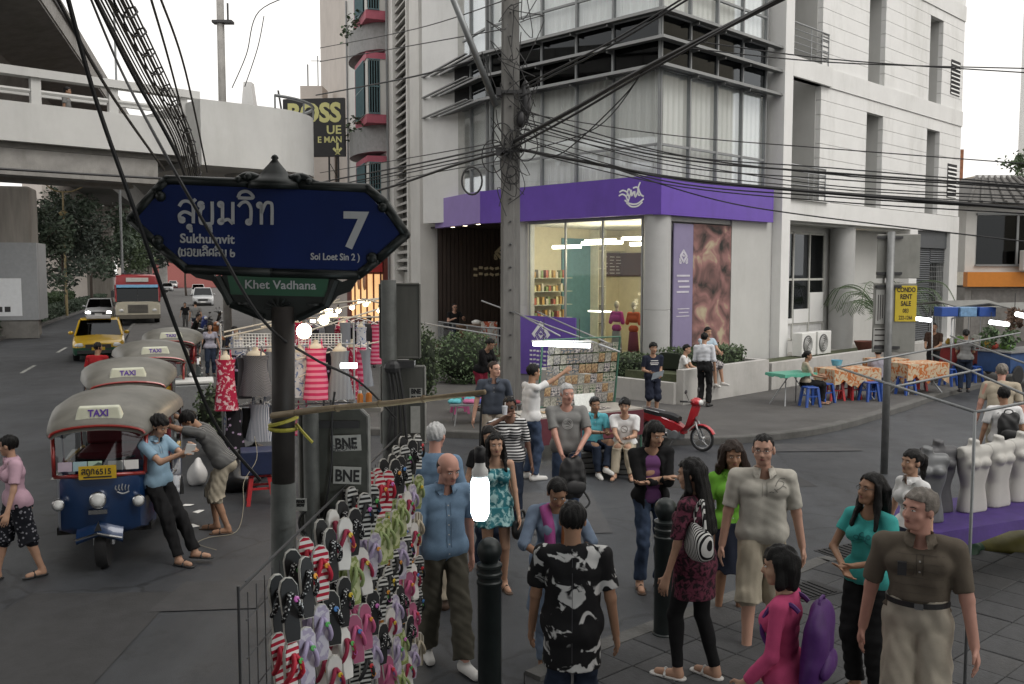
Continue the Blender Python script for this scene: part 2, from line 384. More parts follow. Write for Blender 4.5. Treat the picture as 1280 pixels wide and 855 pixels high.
# solid core hidden behind the facades, plinth
part('core_wall', WHITE)((7.0, 2.6, .02, 20.4, 11, 16.4), (1.0, 9.0, 4.9, 20.4, 11, 16.4), (.9, .9, 9.9, 7.1, 9.2, 9.98), (.9,.9,8.5,7.1,9.2,8.58))
part('plinth', SHADE)((.2, .2, 0, 6.4, 12, .45), (6.4, -.1, 0, 20.45, 12, .5))
def mullions(face, xs, z0, z1, trans=(), inset=.3, w=.06, curtain=True, pane=PANE, ends=None, name='window'):
 """glazing on face 'R' (local y = inset) or 'L' (local x = inset): frame bars, panes and curtains"""
 def bx(a0, a1, d0, d1, za, zb): return (a0, d0, za, a1, d1, zb) if face == 'R' else (d0, a0, za, d1, a1, zb)
 fr = MB()
 for x in xs: fr.box(*bx(x-w/2, x+w/2, inset-.06, inset+.05, z0, z1))
 for z in [z0, *trans, z1]:
  for a, b in zip(xs[:-1], xs[1:]): fr.box(*bx(a+w/2, b-w/2, inset-.04, inset+.04, z-w/2, z+w/2))
 fr.build('window_frame', GRYF, bld)
 zs = [z0, *trans, z1]
 for a, b in zip(xs[:-1], xs[1:]):
  for za, zb in zip(zs[:-1], zs[1:]):
   q = MB(); q.box(*bx(a+w/2-.01, b-w/2+.01, inset-.006, inset+.006, za+w/2-.01, zb-w/2+.01)); q.build('pane', pane, bld)
  if curtain:
   q = MB(); k = 16; vs = []; fs = []
   for i in range(k*2+1):
    t = a+(b-a)*i/(2*k); d = inset+.16+.025*(1 if i % 2 else -1)+.012*math.sin(i*2.1)
    for z in (z0, z1): vs.append((t, d, z) if face == 'R' else (d, t, z))
   for i in range(k*2): fs.append((2*i, 2*i+2, 2*i+3, 2*i+1))
   q.add(vs, fs); q.build('curtain', CURT, bld)
Rx = [.30, 1.6, 2.9, 4.2, 5.5]; Lx = [.30, 1.87, 3.2, 4.55, 5.85, 6.75]
for (z0, z1, tr) in ((5.72, 8.5, (6.55,)), (9.98, 13.4, (10.75,))):
 mullions('R', Rx, z0, z1, tr); mullions('L', Lx, z0, z1, tr)
mullions('R', Rx, 8.56, 9.9, (9.24,), curtain=False, pane=DPANE); mullions('L', Lx, 8.56, 9.9, (9.24,), curtain=False, pane=DPANE)
part('dark_room_backdrop', M('dark_interior', (.012, .012, .013), .9))((.75, .75, 8.58, 6.4, .8, 9.9), (.75, .8, 8.58, .8, 9, 9.9))  # near-black backing; darkness of the unlit rooms put into its colour
part('room_wall', M('dim_interior', (.42, .42, .40), .9))((.9, .9, 5.7, 6.4, .95, 8.5), (.9, .95, 5.7, .95, 9, 8.5), (.9, .9, 9.98, 6.4, .95, 13.4), (.9, .95, 9.98, .95, 9, 13.4))
part('parapet', WHITE)((.1, .1, 13.42, 6.4, 10.5, 16.4),)
# face 3: turned to follow the avenue
F3 = Matrix.Rotation(R(18.7), 4, 'Z').inverted(); E7 = Vector((.0, 6.94, 0))
def L3(d, t, z): # d inwards, t along
 v = Matrix.Rotation(-R(18.7), 4, 'Z') @ Vector((d, t, 0)); return (E7.x+v.x, E7.y+v.y, z)
def box3(q, d0, t0, z0, d1, t1, z1): q.add([L3(d0,t0,z0),L3(d1,t0,z0),L3(d1,t1,z0),L3(d0,t1,z0),L3(d0,t0,z1),L3(d1,t0,z1),L3(d1,t1,z1),L3(d0,t1,z1)], [(3,2,1,0),(4,5,6,7),(0,1,5,4),(1,2,6,5),(2,3,7,6),(3,0,4,7)])
T3 = [.1, 1.35, 2.6, 3.85]
for (z0, z1, tr, pm) in ((5.72, 8.5, (6.55,), PANE), (9.98, 13.4, (10.75,), PANE), (8.56, 9.9, (9.24,), DPANE)):
 fr = MB()
 for t in T3: box3(fr, .24, t-.03, z0, .35, t+.03, z1)
 for z in (z0, *tr, z1):
  for a, b in zip(T3[:-1], T3[1:]): box3(fr, .26, a+.03, z-.03, .34, b-.03, z+.03)
 fr.build('window_frame', GRYF, bld)
 for a, b in zip(T3[:-1], T3[1:]):
  zz = [z0, *tr, z1]
  for za, zb in zip(zz[:-1], zz[1:]):
   q = MB(); box3(q, .294, a+.02, za+.02, .306, b-.02, zb-.02); q.build('pane', pm, bld)
  if pm is PANE: q = MB(); box3(q, .45, a, z0, .47, b, z1); q.build('curtain', CURT, bld)
# fascia panels (the purple box), louvres
def lr(x, y, z): return (x, y, z)
part('fascia_front', PURP)((0, .002, 4.71, .28, 6.94, 5.71))
part('fascia_side', PURP)((.002, 0, 4.69, 5.62, .26, 5.70))
q = MB(); box3(q, 0, .01, 4.73, .26, 3.92, 5.72); q.build('fascia_return', LAV, bld)
part('fascia_soffit', SHADE)((.28, .27, 4.74, 5.6, 6.9, 4.8))
SLAT = M('grey_louvre', (.20, .205, .205), .5, .3, var=.1, scale=4)
for z in (8.53, 9.22, 9.92):
 q = MB(); pr = lambda d: [(d, z-.055), (d+.02, z+.03), (d+.28, z+.05), (d+.28, z-.03)]
 q.loft([[(p[0], .0+p[0], p[1]) for p in pr(-.06)], [(p[0], 6.94+.0*p[0], p[1]) for p in pr(-.06)]]); q.build('louvre', SLAT, bld)
 q = MB(); q.loft([[(.0+p[0], p[0], p[1]) for p in pr(-.06)], [(6.1, p[0], p[1]) for p in pr(-.06)]]); q.build('louvre', SLAT, bld)
 q = MB(); q.loft([[L3(p[0], .0, p[1]) for p in pr(-.06)], [L3(p[0], 3.95, p[1]) for p in pr(-.06)]]); q.build('louvre', SLAT, bld)
 for j in range(2):
  q = MB(); box3(q, -.42+j*.2, .2, z-.02, -.32+j*.2, 4.1, z+.015); q.build('louvre_blade', SLAT, bld)
for z in (8.53, 9.22, 9.92):
 for y in Lx[1:-1]: part('bracket', SLAT)((.0, y-.02, z-.13, .28, y+.02, z-.05))
 for x in Rx[1:-1]: part('bracket', SLAT)((x-.02, .0, z-.13, x+.02, .28, z-.05))
# ground floor of the shop: round columns, shop window, terrace, mural
COLM = M('column_render', (.42, .42, .415), .6, var=.06, scale=2)
for i, (x, y, r) in enumerate(((.42, .42, .36), (.42, 5.45, .34))):
 q = MB(); q.lathe([(r, .45), (r, 2.18), (r-.012, 2.185), (r-.012, 2.2), (r, 2.205), (r, 4.72)], 28, (x, y, 0)); q.build('column', COLM, bld, smooth=30)
fr = MB()
for y in (.82, 2.2, 3.6, 5.05): fr.box(.27, y-.025, .5, .33, y+.025, 4.7)
fr.box(.27, .845, .5, .33, 5.02, .56); fr.box(.27, .845, 4.62, .33, 5.02, 4.7); fr.build('shop_window_frame', GRYF, bld)
for a, b in ((.82, 2.2), (2.2, 3.6), (3.6, 5.05)): part('shop_pane', SHOPG)((.295, a+.02, .54, .305, b-.02, 4.64))
part('mural_wall', SHADE)((3.68, .2, .45, 5.9, .5, 4.7), (.8, .27, 4.56, 3.68, .5, 4.7))
part('purple_banner', M('sun_faded_purple', (.23, .20, .33), .45, var=.08, scale=2))((.86, .2, .75, 1.75, .24, 4.5))
MUR = pattern('mural_print', 'noise', (.03, .03, .028), (.30, .16, .15), 1.5, .6, .46, cc=(.42, .36, .25), soft=.13)
mo = part('mural_print', MUR)((1.77, .21, .9, 3.66, .25, 4.52)); mo['label'] = 'large dim photographic print of figures on the shop wall'
part('shop_side_wall', SHADE)((.75, .52, .45, 5.9, .56, 4.7))
# white siding facade
def holes_boards(x0, x1, z0, z1, step, holes, y0, y1, gap=.014):
 z = z0
 while z < z1-.05:
  zt = min(z+step, z1); xs = sorted([x0, x1]+[h[0] for h in holes if h[2] < zt-.02 and h[3] > z+.02]+[h[1] for h in holes if h[2] < zt-.02 and h[3] > z+.02])
  for a, b in zip(xs[:-1], xs[1:]):
   if b-a < .03 or any(h[0] <= (a+b)/2 <= h[1] and h[2] < (z+zt)/2 < h[3] for h in holes): continue
   part('board', BOARD)((a, y0, z+gap/2, b, y1, zt-gap/2))
  z = zt
H2 = [(6.5, 8.45, 5.4, 9.14), (11.75, 13.05, 5.4, 8.92), (16.95, 18.2, 5.4, 8.9)]
H3 = [(6.5, 8.45, 9.7, 13.4), (11.75, 13.05, 9.7, 13.0), (16.95, 18.2, 9.7, 13.0)]
H4 = [(11.75, 13.05, 14, 16.3), (16.95, 18.2, 14, 16.3)]
for (z0, z1, hs) in ((5.48, 9.14, H2), (9.74, 13.34, H3), (13.94, 16.4, H4)): holes_boards(6.45, 20.42, z0, z1, .46, hs, .02, .2)
for z in (4.80, 9.14, 13.34): part('floor_band', WHITE)((6.40, -.02, z, 20.44, .22, z+(.66 if z < 5 else .6)))
part('corner_fin', WHITE)((5.92, -.12, .02, 6.42, .5, 16.4))
part('backing_wall', SHADE)((8.5, .9, 4.8, 20.4, 1.0, 16.3), (6.4, 1.7, 4.8, 8.5, 1.8, 16.3), (8.42, .2, 5.4, 8.5, 1.7, 16.3), (11.65, .2, 5.4, 11.75, .9, 16.3), (13.05, .2, 5.4, 13.15, .9, 16.3), (16.85, .2, 5.4, 16.95, .9, 16.3), (18.2, .2, 5.4, 18.3, .9, 16.3),
 (11.75, .2, 8.92, 13.05, .9, 9.1), (16.95, .2, 8.9, 18.2, .9, 9.1), (11.75, .2, 13.0, 13.05, .9, 13.3), (16.95, .2, 13.0, 18.2, .9, 13.3), (20.22, .2, .02, 20.42, 11, 16.4))
for hs in (H2, H3, H4):
 for (a, b, z0, z1) in hs[-2:]:
  w = part('window', DPANE)((a+.14, .84, z0+.5, a+.66, .86, z1-.75)); 
  q = MB(); zt = z1-.75; zb = z0+.5
  for zz in (zb, zb+.9, zt): q.box(a+.11, .80, zz-.03, a+.69, .89, zz+.03)
  for xx in (a+.12, a+.68): q.box(xx-.03, .79, zb, xx+.03, .885, zt)
  q.build('window_frame', GRYF, w)
for zc in (6.2, 10.3):
 v = part('vent', M('vent_dark', (.02, .02, .022), .8))((19.1, .0, zc, 20.05, .03, zc+1.35))
 for i in range(8): q = MB(); q.loft([[(x, -.03, zc+.02+i*.165), (x, .01, zc+.10+i*.165), (x, .025, zc+.09+i*.165), (x, -.015, zc+.01+i*.165)] for x in (19.12, 20.03)]); q.build('slat', BOARD, v)
# balconies: slab and steel railing
for zb in (5.46, 9.74):
 part('balcony_slab', WHITE)((6.43, -.12, zb-.6 if zb > 6 else zb-.02, 8.95, .25, zb))
 q = MB()
 for z in (.25, .45, .65, .85): q.cyl((6.5, .0, zb+z), (8.85, .0, zb+z), .014, n=6)
 q.cyl((6.5, .0, zb+1.05), (8.85, .0, zb+1.05), .026, n=8)
 for x in (6.55, 7.7, 8.4, 8.85): q.cyl((x, .0, zb), (x, .0, zb+1.05), .018, n=6)
 for z in (.2, .35, .5, .65, .8, .95): q.cyl((8.4, .02, zb+z), (8.85, .02, zb+z), .016, n=6)
 q.build('railing', STEEL, bld)
for z in (8.3, 10.0):
 a = part('air_conditioner', WHITEP, bevel=.02)((6.7, 1.15, z, 7.4, 1.5, z+.5)); q = MB(); q.lathe([(.19, 0), (.19, .02), (.12, .025)], 16); q.build('fan', BLACKP, a, loc=(6.95, 1.14, z+.25), rot=(math.pi/2, 0, 0))
# right ground floor: recessed shop window, column, shutter
part('recess_ceiling', SHADE)((6.42, .24, 4.72, 16.2, 1.7, 4.8))
part('recess_floor', M('terrazzo', (.30, .29, .27), .7))((6.42, -.1, .5, 16.2, 1.7, .52))
xs = [6.5, 7.5, 8.75, 9.85, 10.9]; mulz = (1.25, 2.95)
fr = MB()
for x in xs: fr.box(x-.035, 1.0, .95, x+.035, 1.1, 4.5)
for z in (.95, 1.45, 2.95, 4.5):
 for a, b in zip(xs[:-1], xs[1:]): fr.box(a+.035, 1.02, z-.035, b-.035, 1.08, z+.035)
fr.build('window_frame', M('cream_frame', (.5, .5, .47), .5), bld)
for a, b in zip(xs[:-1], xs[1:]):
 for za, zb in ((.95, 1.45), (1.45, 2.95), (2.95, 4.5)): part('pane', DPANE if za > 1 else M('white_panel', (.6, .6, .6), .5))((a+.03, 1.045, za+.03, b-.03, 1.055, zb-.03))
part('dark_room_backdrop', M('dark_interior', (.012, .012, .013), .9))((6.42, 2.3, .5, 10.95, 2.35, 4.75))  # backdrop added behind the panes, its near-black colour standing in for room shade
rn = random.Random(8)
for i in range(5):
 for j in range(9):
  if rn.random() < .7: part('stored_goods', M('goods_%d' % ((i+j) % 5), [(.5, .3, .1), (.55, .5, .4), (.2, .25, .1), (.4, .12, .08), (.6, .55, .3)][(i+j) % 5], .6))((6.7+j*.45, 2.0, 1.6+i*.58, 6.95+j*.45+rn.uniform(0, .12), 2.2, 1.8+i*.58+rn.uniform(0, .25)))
for (a, b, z) in ((9.9, 10.85, 2.5), (8.8, 9.8, 1.95), (7.9, 8.7, 1.65)): part('white_screen', WHITE)((a, .99, 1.48, b, 1.01, z))
part('recess_wall', SHADE)((6.42, 1.0, .52, 6.5, 1.1, 4.72), (10.9, 1.0, .52, 16.2, 1.12, 4.72), (6.5, 1.0, .52, 10.9, 1.09, .9), (6.5, 1.0, 4.54, 10.9, 1.09, 4.72))
q = MB(); q.lathe([(.42, .5), (.42, 2.6), (.405, 2.61), (.405, 2.63), (.42, 2.64), (.42, 4.74)], 28, (11.3, .55, 0)); q.build('column', COLM, bld, smooth=30)
part('lit_doorway', M('warm_window', (1, .72, .38), emit=.9))((12.3, .97, 1.6, 12.75, .99, 4.3))
for z in (2.1, 2.6, 3.1, 3.6): part('door_bar', DARKM)((12.3, .95, z, 12.75, .968, z+.06))
part('pier', WHITE)((15.6, -.02, .02, 16.3, .9, 4.8), (19.55, -.02, .02, 20.44, .9, 4.8))
SHUT = M('roller_shutter', (.10, .107, .115), .5, .4, var=.1)
part('shutter_box', SHUT)((16.3, .12, 4.15, 19.55, .5, 4.8))
for (a, b, zb) in ((16.32, 18.05, .55), (18.1, 19.53, 3.55)):
 z = zb; q = MB()
 while z < 4.14: q.loft([[(a, .2, z), (a, .17, z+.04), (a, .2, z+.08), (a, .24, z+.08), (a, .24, z)], [(b, .2, z), (b, .17, z+.04), (b, .2, z+.08), (b, .24, z+.08), (b, .24, z)]]); z += .085
 q.build('shutter', SHUT, bld)
q = MB()
for i in range(9): q.box(18.12+i*.172, .2, .55, 18.14+i*.172, .22, 3.54)
for i in range(15): q.box(18.12, .205, .6+i*.2, 19.52, .225, .62+i*.2)
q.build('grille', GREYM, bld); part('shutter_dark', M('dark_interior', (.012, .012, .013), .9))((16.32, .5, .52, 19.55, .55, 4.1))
# shop interior
part('shop_floor', M('shop_floor', (.4, .38, .33), .5))((.35, .56, .45, 5.8, 8.8, .47))
part('shop_ceiling', M('shop_ceiling', (.7, .68, .6), .7))((.35, .56, 4.62, 5.8, 6.0, 4.66))
CREAM = M('shop_cream', (.62, .56, .40), .7, var=.06)
part('shop_back_wall', CREAM)((5.6, .57, .47, 5.8, 8.8, 4.62), (.5, 5.9, .47, 5.6, 6.0, 4.62))
part('teal_wall', M('teal_wall', (.10, .22, .26), .6))((2.6, 5.84, .47, 4.0, 5.88, 4.3))
part('white_shelf_wall', M('shelf_white', (.65, .62, .5), .6))((4.0, 5.5, .47, 4.04, 5.88, 4.6), (4.38, 5.5, .47, 4.42, 5.88, 4.6), *[(4.04, 5.5, .9+i*.6, 4.38, 5.88, .93+i*.6) for i in range(6)])
part('menu_board', M('menu_brown', (.06, .022, .016), .6))((4.45, 5.74, 3.05, 5.56, 5.8, 3.85), (5.5, 4.4, 3.05, 5.56, 5.74, 3.85))
part('bulkhead', CREAM)((4.45, 5.6, 3.9, 5.58, 5.88, 4.4))
part('counter', M('counter_cream', (.55, .52, .42), .5))((2.4, .7, .47, 3.0, 2.5, 1.5))
for i in range(6):
 sh = part('shop_shelf', M('glass_shelf', (.45, .47, .40), .3))((.8, 5.3, .9+i*.42, 2.5, 5.85, .92+i*.42))
 for j in range(9): part('goods', M('goods_%d' % ((i+j) % 5)), sh)((.9+j*.17, 5.4+rn.uniform(0, .1), .92+i*.42, 1.0+j*.17, 5.6, 1.06+i*.42+rn.uniform(0, .12)))
for j in range(3):
 for i in range(6): part('menu_line', M('menu_text', (.5, .45, .4), .6))((4.55+j*.34, 5.725, 3.15+i*.11, 4.55+j*.34+rn.uniform(.12, .26), 5.738, 3.175+i*.11))
SHL = M('shop_tube', (1, .93, .76), emit=7)
for (nl_, x, y, z, L) in zip(('longest front', 'low right', 'high middle', 'short left', 'high right', 'rear left'), *zip(*((1.2, 3.0, 4.05, 1.5), (1.6, 1.5, 4.0, 1.5), (2.4, 2.4, 4.2, 1.6), (1.0, 4.2, 3.95, 1.1), (2.9, 1.2, 4.25, 1.2), (2.2, 3.9, 4.15, 1.2)))):
 l = thing('shop_lamp', 'glowing tube lamp inside the purple shop, the %s one' % nl_, 'lamp', B(x, y, z), BA, 'tube lamps in the shop')
 q = MB(); q.cyl((0, -L/2, 0), (0, L/2, 0), .055, n=10); q.build('tube', SHL, l); q = MB(); q.cyl((0, 0, .05), (0, 0, 4.6-z), .008, n=5); q.build('cord', BLACKP, l)
 if L > 1.4: pl = bpy.data.lights.new('shop_light', 'POINT'); pl.energy = 45; pl.color = (1, .86, .62); pl.shadow_soft_size = .3; o = bpy.data.objects.new('shop_light', pl); COL.objects.link(o); o.parent = l; o.location = (0, 0, -.3)
part('counter_light', SHL)((2.38, .8, 1.52, 2.42, 1.3, 1.56), (2.0, 3.0, 1.98, 2.04, 4.2, 2.02))
# shop emblem and script on the fascia: brush-like strokes
WLET = M('white_lettering', (.85, .85, .85), .4, var=0)
def strokes(name, polys, mat, parent, T, w=.02, ext=.006, closed=False):
 """flat brush strokes: polylines in (a, b) mapped by T to parent space"""
 q = MB()
 for pl in polys:
  pts = catmull([(p[0], p[1], 0) for p in pl], 5) if len(pl) > 2 else [Vector((p[0], p[1], 0)) for p in pl]
  rings = []
  for i, p in enumerate(pts):
   t = pts[min(i+1, len(pts)-1)]-pts[max(i-1, 0)]; t = t.normalized() if t.length > 1e-9 else Vector((1, 0, 0)); nn = Vector((-t.y, t.x, 0))*w/2
   a, b = p+nn, p-nn; rings.append([T(a.x, a.y, 0), T(b.x, b.y, 0), T(b.x, b.y, ext), T(a.x, a.y, ext)])
  q.loft(rings)
 return q.build(name, mat, parent)
FL = lambda cy, cz: (lambda a, b, e: (-.004-e, cy-a, cz+b))    # on the front fascia, a to the viewer's right
strokes('script_logo', [[(-.42, .02), (-.30, .06), (-.18, .0), (-.12, -.12)], [(-.40, .12), (-.28, .16), (-.14, .10), (-.06, -.05)], [(-.14, .0), (-.10, .18), (-.02, .10), (-.10, -.14), (-.16, -.2)], [(.0, .16), (.02, .0), (.08, .10), (.12, -.02)],
 [(.12, .12), (.14, -.04), (.22, .10)], [(.22, .18), (.24, .02), (.30, .0)], [(.06, .20), (.16, .22), (.22, .20)], [(.30, .34), (.24, .20), (.32, .02), (.42, -.04)], [(-.22, -.10), (-.05, -.20), (.2, -.22), (.42, -.10)], [(-.16, -.16), (.0, -.28), (.22, -.28), (.38, -.18)]], WLET, bld, FL(.98, 5.22), .042)
EMB = [[(0, .5), (.34, .16), (0, -.2), (-.34, .16), (0, .5)], [(0, .40), (.24, .16), (0, -.10), (-.24, .16), (0, .40)], [(-.12, .16), (-.04, .24), (0, .12), (.06, .22), (.12, .14)], [(-.36, .06), (-.2, -.2)], [(.36, .06), (.2, -.2)], [(-.36, .06), (-.36, -.22), (-.2, -.22)], [(.36, .06), (.36, -.22), (.2, -.22)]]
def emb(parent, T, sc, w, mat): 
 for e in EMB: strokes('emblem', [[(a*sc, b*sc)] and [(p[0]*sc, p[1]*sc) for p in (x, y)] for e2 in [e] for x, y in zip(e2[:-1], e2[1:])], mat, parent, T, w)
emb(bld, lambda a, b, e: (1.3+a, .196-e, 3.55+b), .5, .035, M('pale_print', (.55, .53, .6), .6))
for i in range(7): strokes('banner_line', [[(-.3+.05*(i % 3), 0), (.3-.04*(i % 2), 0)]], M('pale_print', (.55, .53, .6), .6), bld, (lambda zz: (lambda a, b, e: (1.3+a, .196-e, zz+b)))([3.1, 2.95, 2.8, 2.66, 2.2, 2.1, 2.0][i]), .05 if i < 4 else .025)
# terrace: dark slat wall, deck, glass rail
DSL = M('dark_timber', (.032, .02, .015), .6, var=.35, scale=3, stretch=(4, 4, .4))
_bi = _bm.inverted()
def SW(s_, off, z):      # terrace back wall: runs across the view in front of the narrow building's end
 w = Vector((-2.62, 32.75, 0))+Vector((.947, .322, 0))*s_+Vector((.322, -.947, 0))*off; v = _bi @ Vector((w.x, w.y, z)); return (v.x, v.y, v.z)
for i in range(34):
 a, b, d = i*.15, i*.15+.132, .02*(i % 2)
 q = MB(); q.add([SW(a, 0, .66), SW(b, 0, .66), SW(b, .05+d, .66), SW(a, .05+d, .66), SW(a, 0, 4.74), SW(b, 0, 4.74), SW(b, .05+d, 4.74), SW(a, .05+d, 4.74)], [(3,2,1,0),(4,5,6,7),(0,1,5,4),(1,2,6,5),(2,3,7,6),(3,0,4,7)]); q.build('timber_slat', DSL, bld)
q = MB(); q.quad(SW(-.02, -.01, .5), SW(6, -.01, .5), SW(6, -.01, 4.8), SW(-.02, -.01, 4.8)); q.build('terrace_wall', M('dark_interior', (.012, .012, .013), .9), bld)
part('terrace_ceiling', M('dark_ceiling', (.04, .03, .025), .8))((.3, 5.8, 4.745, 4.3, 6.94, 4.8), (1.5, 6.94, 4.745, 4.3, 11.2, 4.8))
q = MB(); q.prism([(.15, 5.9), (.05, 6.94), (1.3, 10.7), (4.2, 11.2), (4.2, 5.9)], .55, .66, 'z'); q.build('terrace_deck', M('deck_timber', (.10, .065, .045), .7, var=.3, scale=6), bld)
q = MB(); q.prism([(.25, 5.9), (.15, 6.94), (1.4, 10.6), (4.2, 11.1), (4.2, 5.9)], .0, .55, 'z'); q.build('terrace_base', WHITE, bld)
GILT = M('gilt_lettering', (.60, .52, .36), .4, .3)
emb(bld, lambda a, b, e: SW(2.3+a, .08+e, 3.8+b), .62, .05, GILT)
for i, z in enumerate((2.98, 2.76)): strokes('wall_lettering', [[(-.6+k*.17, (.03 if k % 2 else -.02)), (-.48+k*.17, (.02 if k % 3 else -.03))] for k in range(8 if i == 0 else 10)], GILT, bld, (lambda zz: (lambda a, b, e: SW(2.0+a*1.2, .08+e, zz+b)))(z+.35), .09)
rail = [(.2, 6.0), (.1, 6.94), (1.35, 10.6)]
for (x0, y0), (x1, y1) in zip(rail[:-1], rail[1:]):
 q = MB(); q.loft([[(x0-.006, y0, .68), (x0+.006, y0, .68), (x0+.006, y0, 1.42), (x0-.006, y0, 1.42)], [(x1-.006, y1, .68), (x1+.006, y1, .68), (x1+.006, y1, 1.42), (x1-.006, y1, 1.42)]]); q.build('glass_rail', PANE, bld)
 q = MB(); q.cyl((x0, y0, 1.45), (x1, y1, 1.45), .025); 
 for t in (0, .33, .66, 1): q.cyl((lerp(x0, x1, t), lerp(y0, y1, t), .66), (lerp(x0, x1, t), lerp(y0, y1, t), 1.45), .018)
 q.build('handrail', STEEL, bld)
DL = M('downlight', (1, .85, .6), emit=5)
for y in (6.2, 7.6, 8.6, 9.6): part('downlight', DL)((.3+max(0, y-6.94)*.32, y, 4.725, .4+max(0, y-6.94)*.32, y+.1, 4.74))
# poster panel in front of the window
pst = thing('shop_poster', 'tall purple poster board with white emblem below the shop window', 'poster', B(-.05, 2.9, .15), BA)
q = MB(); q.box(0, 0, 0, .05, 2.25, 1.75); q.build('board', PURP, pst)
q = MB(); q.add([(-.004, 1.35+.0, 1.62), (-.004, 1.73, 1.22), (-.004, 1.35, .88), (-.004, .97, 1.22)], [(0, 1, 2, 3)]); q.build('emblem_ground', WLET, pst)
emb(pst, lambda a, b, e: (-.008-e, 1.35-a, 1.12+b), .62, .03, PURP)
for i in range(5): strokes('poster_line', [[(-.5+k*.14, .0), (-.4+k*.14, .015*(k % 2))] for k in range(7)], WLET, pst, (lambda zz: (lambda a, b, e: (-.004-e, 1.3-a, zz+b)))(.72-i*.13), .05)
# ------------------------------------------------------------------ house row along the avenue
def srow(name, label, t0, t1, h, mat):
 o = thing(name, label, 'building', S((t0+t1)/2, 0), 0)
 o.rotation_euler = (0, 0, math.atan2(SD.y, SD.x)); L = t1-t0
 q = MB(); q.box(-L/2, -14, .05, L/2, 0, h); q.build('wall', mat, o); return o
OFFW = M('off_white_render', (.62, .61, .585), .75, var=.08, scale=.8, dirt=.25)
BEIG = M('beige_render', (.55, .50, .46), .8, var=.08, scale=.8, dirt=.2)
h1 = srow('narrow_building', 'off-white narrow building with a tall strip of concrete louvres', .4, 8.2, 19, OFFW)
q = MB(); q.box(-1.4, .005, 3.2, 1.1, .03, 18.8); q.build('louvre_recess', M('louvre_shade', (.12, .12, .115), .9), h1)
for x in (-1.5, 1.15): q = MB(); q.box(x, .0, 2.8, x+.2, .4, 18.9); q.build('pier', OFFW, h1)
q = MB(); q.box(-3.9, .0, .1, -2.4, .5, 18.9); q.build('pier', OFFW, h1)
lv = MB(); lv.loft([[(x, .05, 0), (x, .30, -.12), (x, .30, -.05), (x, .05, .07)] for x in (-1.3, 1.15)]); lvm = lv.mesh('louvre', M('concrete_louvre', (.42, .41, .39), .85, var=.1, dirt=.3))
for i in range(48): link('louvre', lvm, h1, (0, 0, 3.4+i*.32))
h2 = srow('balcony_building', 'grey building with rounded balconies and red framed barred windows', 8.2, 19.5, 18, OFFW)
PKR = M('red_pink_surround', (.40, .10, .14), .7, var=.12, scale=3, dirt=.2)
BARS = M('window_bars', (.12, .2, .22), .5, .3)
for z in (5.0, 9.4, 13.8):
 q = MB(); cx = -2.6; r = 1.9; pl = [(cx+r*math.cos(a)*1.3, 1.2*math.sin(a)) for a in [math.pi*i/14 for i in range(15)]]
 q.prism(pl, z-.9, z+.25, 'z'); b = q.build('balcony', M('balcony_grey', (.30, .30, .30), .8, var=.12, dirt=.35), h2, smooth=40)
 q = MB(); q.box(-5.4, .01, z+.3, -2.4, .9, z+3.2); q.build('bay_wall', OFFW, h2); q = MB(); q.box(-5.44, .0, z+.25, -2.38, .94, z+.62); q.box(-5.44, .0, z+2.98, -2.38, .94, z+3.24); q.box(-2.7, .0, z+.62, -2.38, .945, z+2.98); q.build('window_surround', PKR, h2)
 q = MB(); q.box(-5.42, .35, z+.7, -5.405, .86, z+2.9); q.build('window', DPANE, h2)
 q = MB(); q.box(-4.9, .905, z+.7, -2.9, .93, z+2.9); w = q.build('window', DPANE, h2)
 bq = MB()
 for i in range(11): bq.cyl((-4.9+i*.2, .99, z+.65), (-4.9+i*.2, .99, z+2.95), .022, n=5)
 for i in range(5): bq.cyl((-5.46, .38+i*.11, z+.65), (-5.46, .38+i*.11, z+2.95), .02, n=5)
 for zz in (z+.65, z+1.8, z+2.95): bq.cyl((-4.95, .99, zz), (-2.85, .99, zz), .03, n=5); bq.cyl((-5.46, .35, zz), (-5.46, .86, zz), .03, n=5)
 bq.build('window_bars', BARS, h2)
 pq = MB(); rr = random.Random(int(z))
 for i in range(90):
  p = Vector((cx+rr.uniform(-2, 2), .9+rr.uniform(0, .5), z+.3+rr.uniform(-.3, .5))); d = Vector((rr.uniform(-1, 1), rr.uniform(-1, 1), rr.uniform(-.6, 1))).normalized()*.2; e = d.cross(Vector((.3, .2, 1))).normalized()*.06
  pq.quad(p-e, p+d*.5-e*1.4, p+d, p+d*.5+e*1.4)
 pq.build('balcony_plants', M('balcony_leaf', (.06, .10, .05), .7, var=.4), h2)['kind'] = 'stuff'
q = MB()
for x in (-5.62, 5.5): q.cyl((x, .08, .2), (x, .08, 17.8), .05, n=6)
q.build('drain_pipe', GREYM, h2)
h3 = srow('beige_block', 'plain tall beige block at the far end of the house row', 19.5, 31, 26, BEIG)
# restaurant front at the foot of the row
REDW = M('restaurant_red', (.16, .035, .025), .6, var=.15)
q = MB(); q.box(-5.3, .01, .1, 5.4, .25, 4.3); q.build('restaurant_front', REDW, h2)
q = MB(); q.box(-5.0, .26, .9, 3.5, .3, 3.1); q.build('lit_window', M('warm_glow', (1, .62, .28), emit=.55), h2)
for x in (-5, -3.2, -1.4, .4, 2.2, 3.5): q = MB(); q.box(x-.07, .3, .3, x+.07, .36, 3.3); q.build('window_post', REDW, h2)
q = MB(); q.box(-5.3, .3, 3.2, 5.4, .9, 4.3); sb = q.build('sign_fascia', M('sign_red', (.35, .02, .02), .5), h2)
q = MB(); q.lathe([(.85, 0), (.85, .1), (.7, .12)], 24); q.build('round_sign', M('sign_yellow', (.72, .48, .02), .5), h2, loc=(-3.8, .92, 4.3), rot=(-math.pi/2, 0, 0))
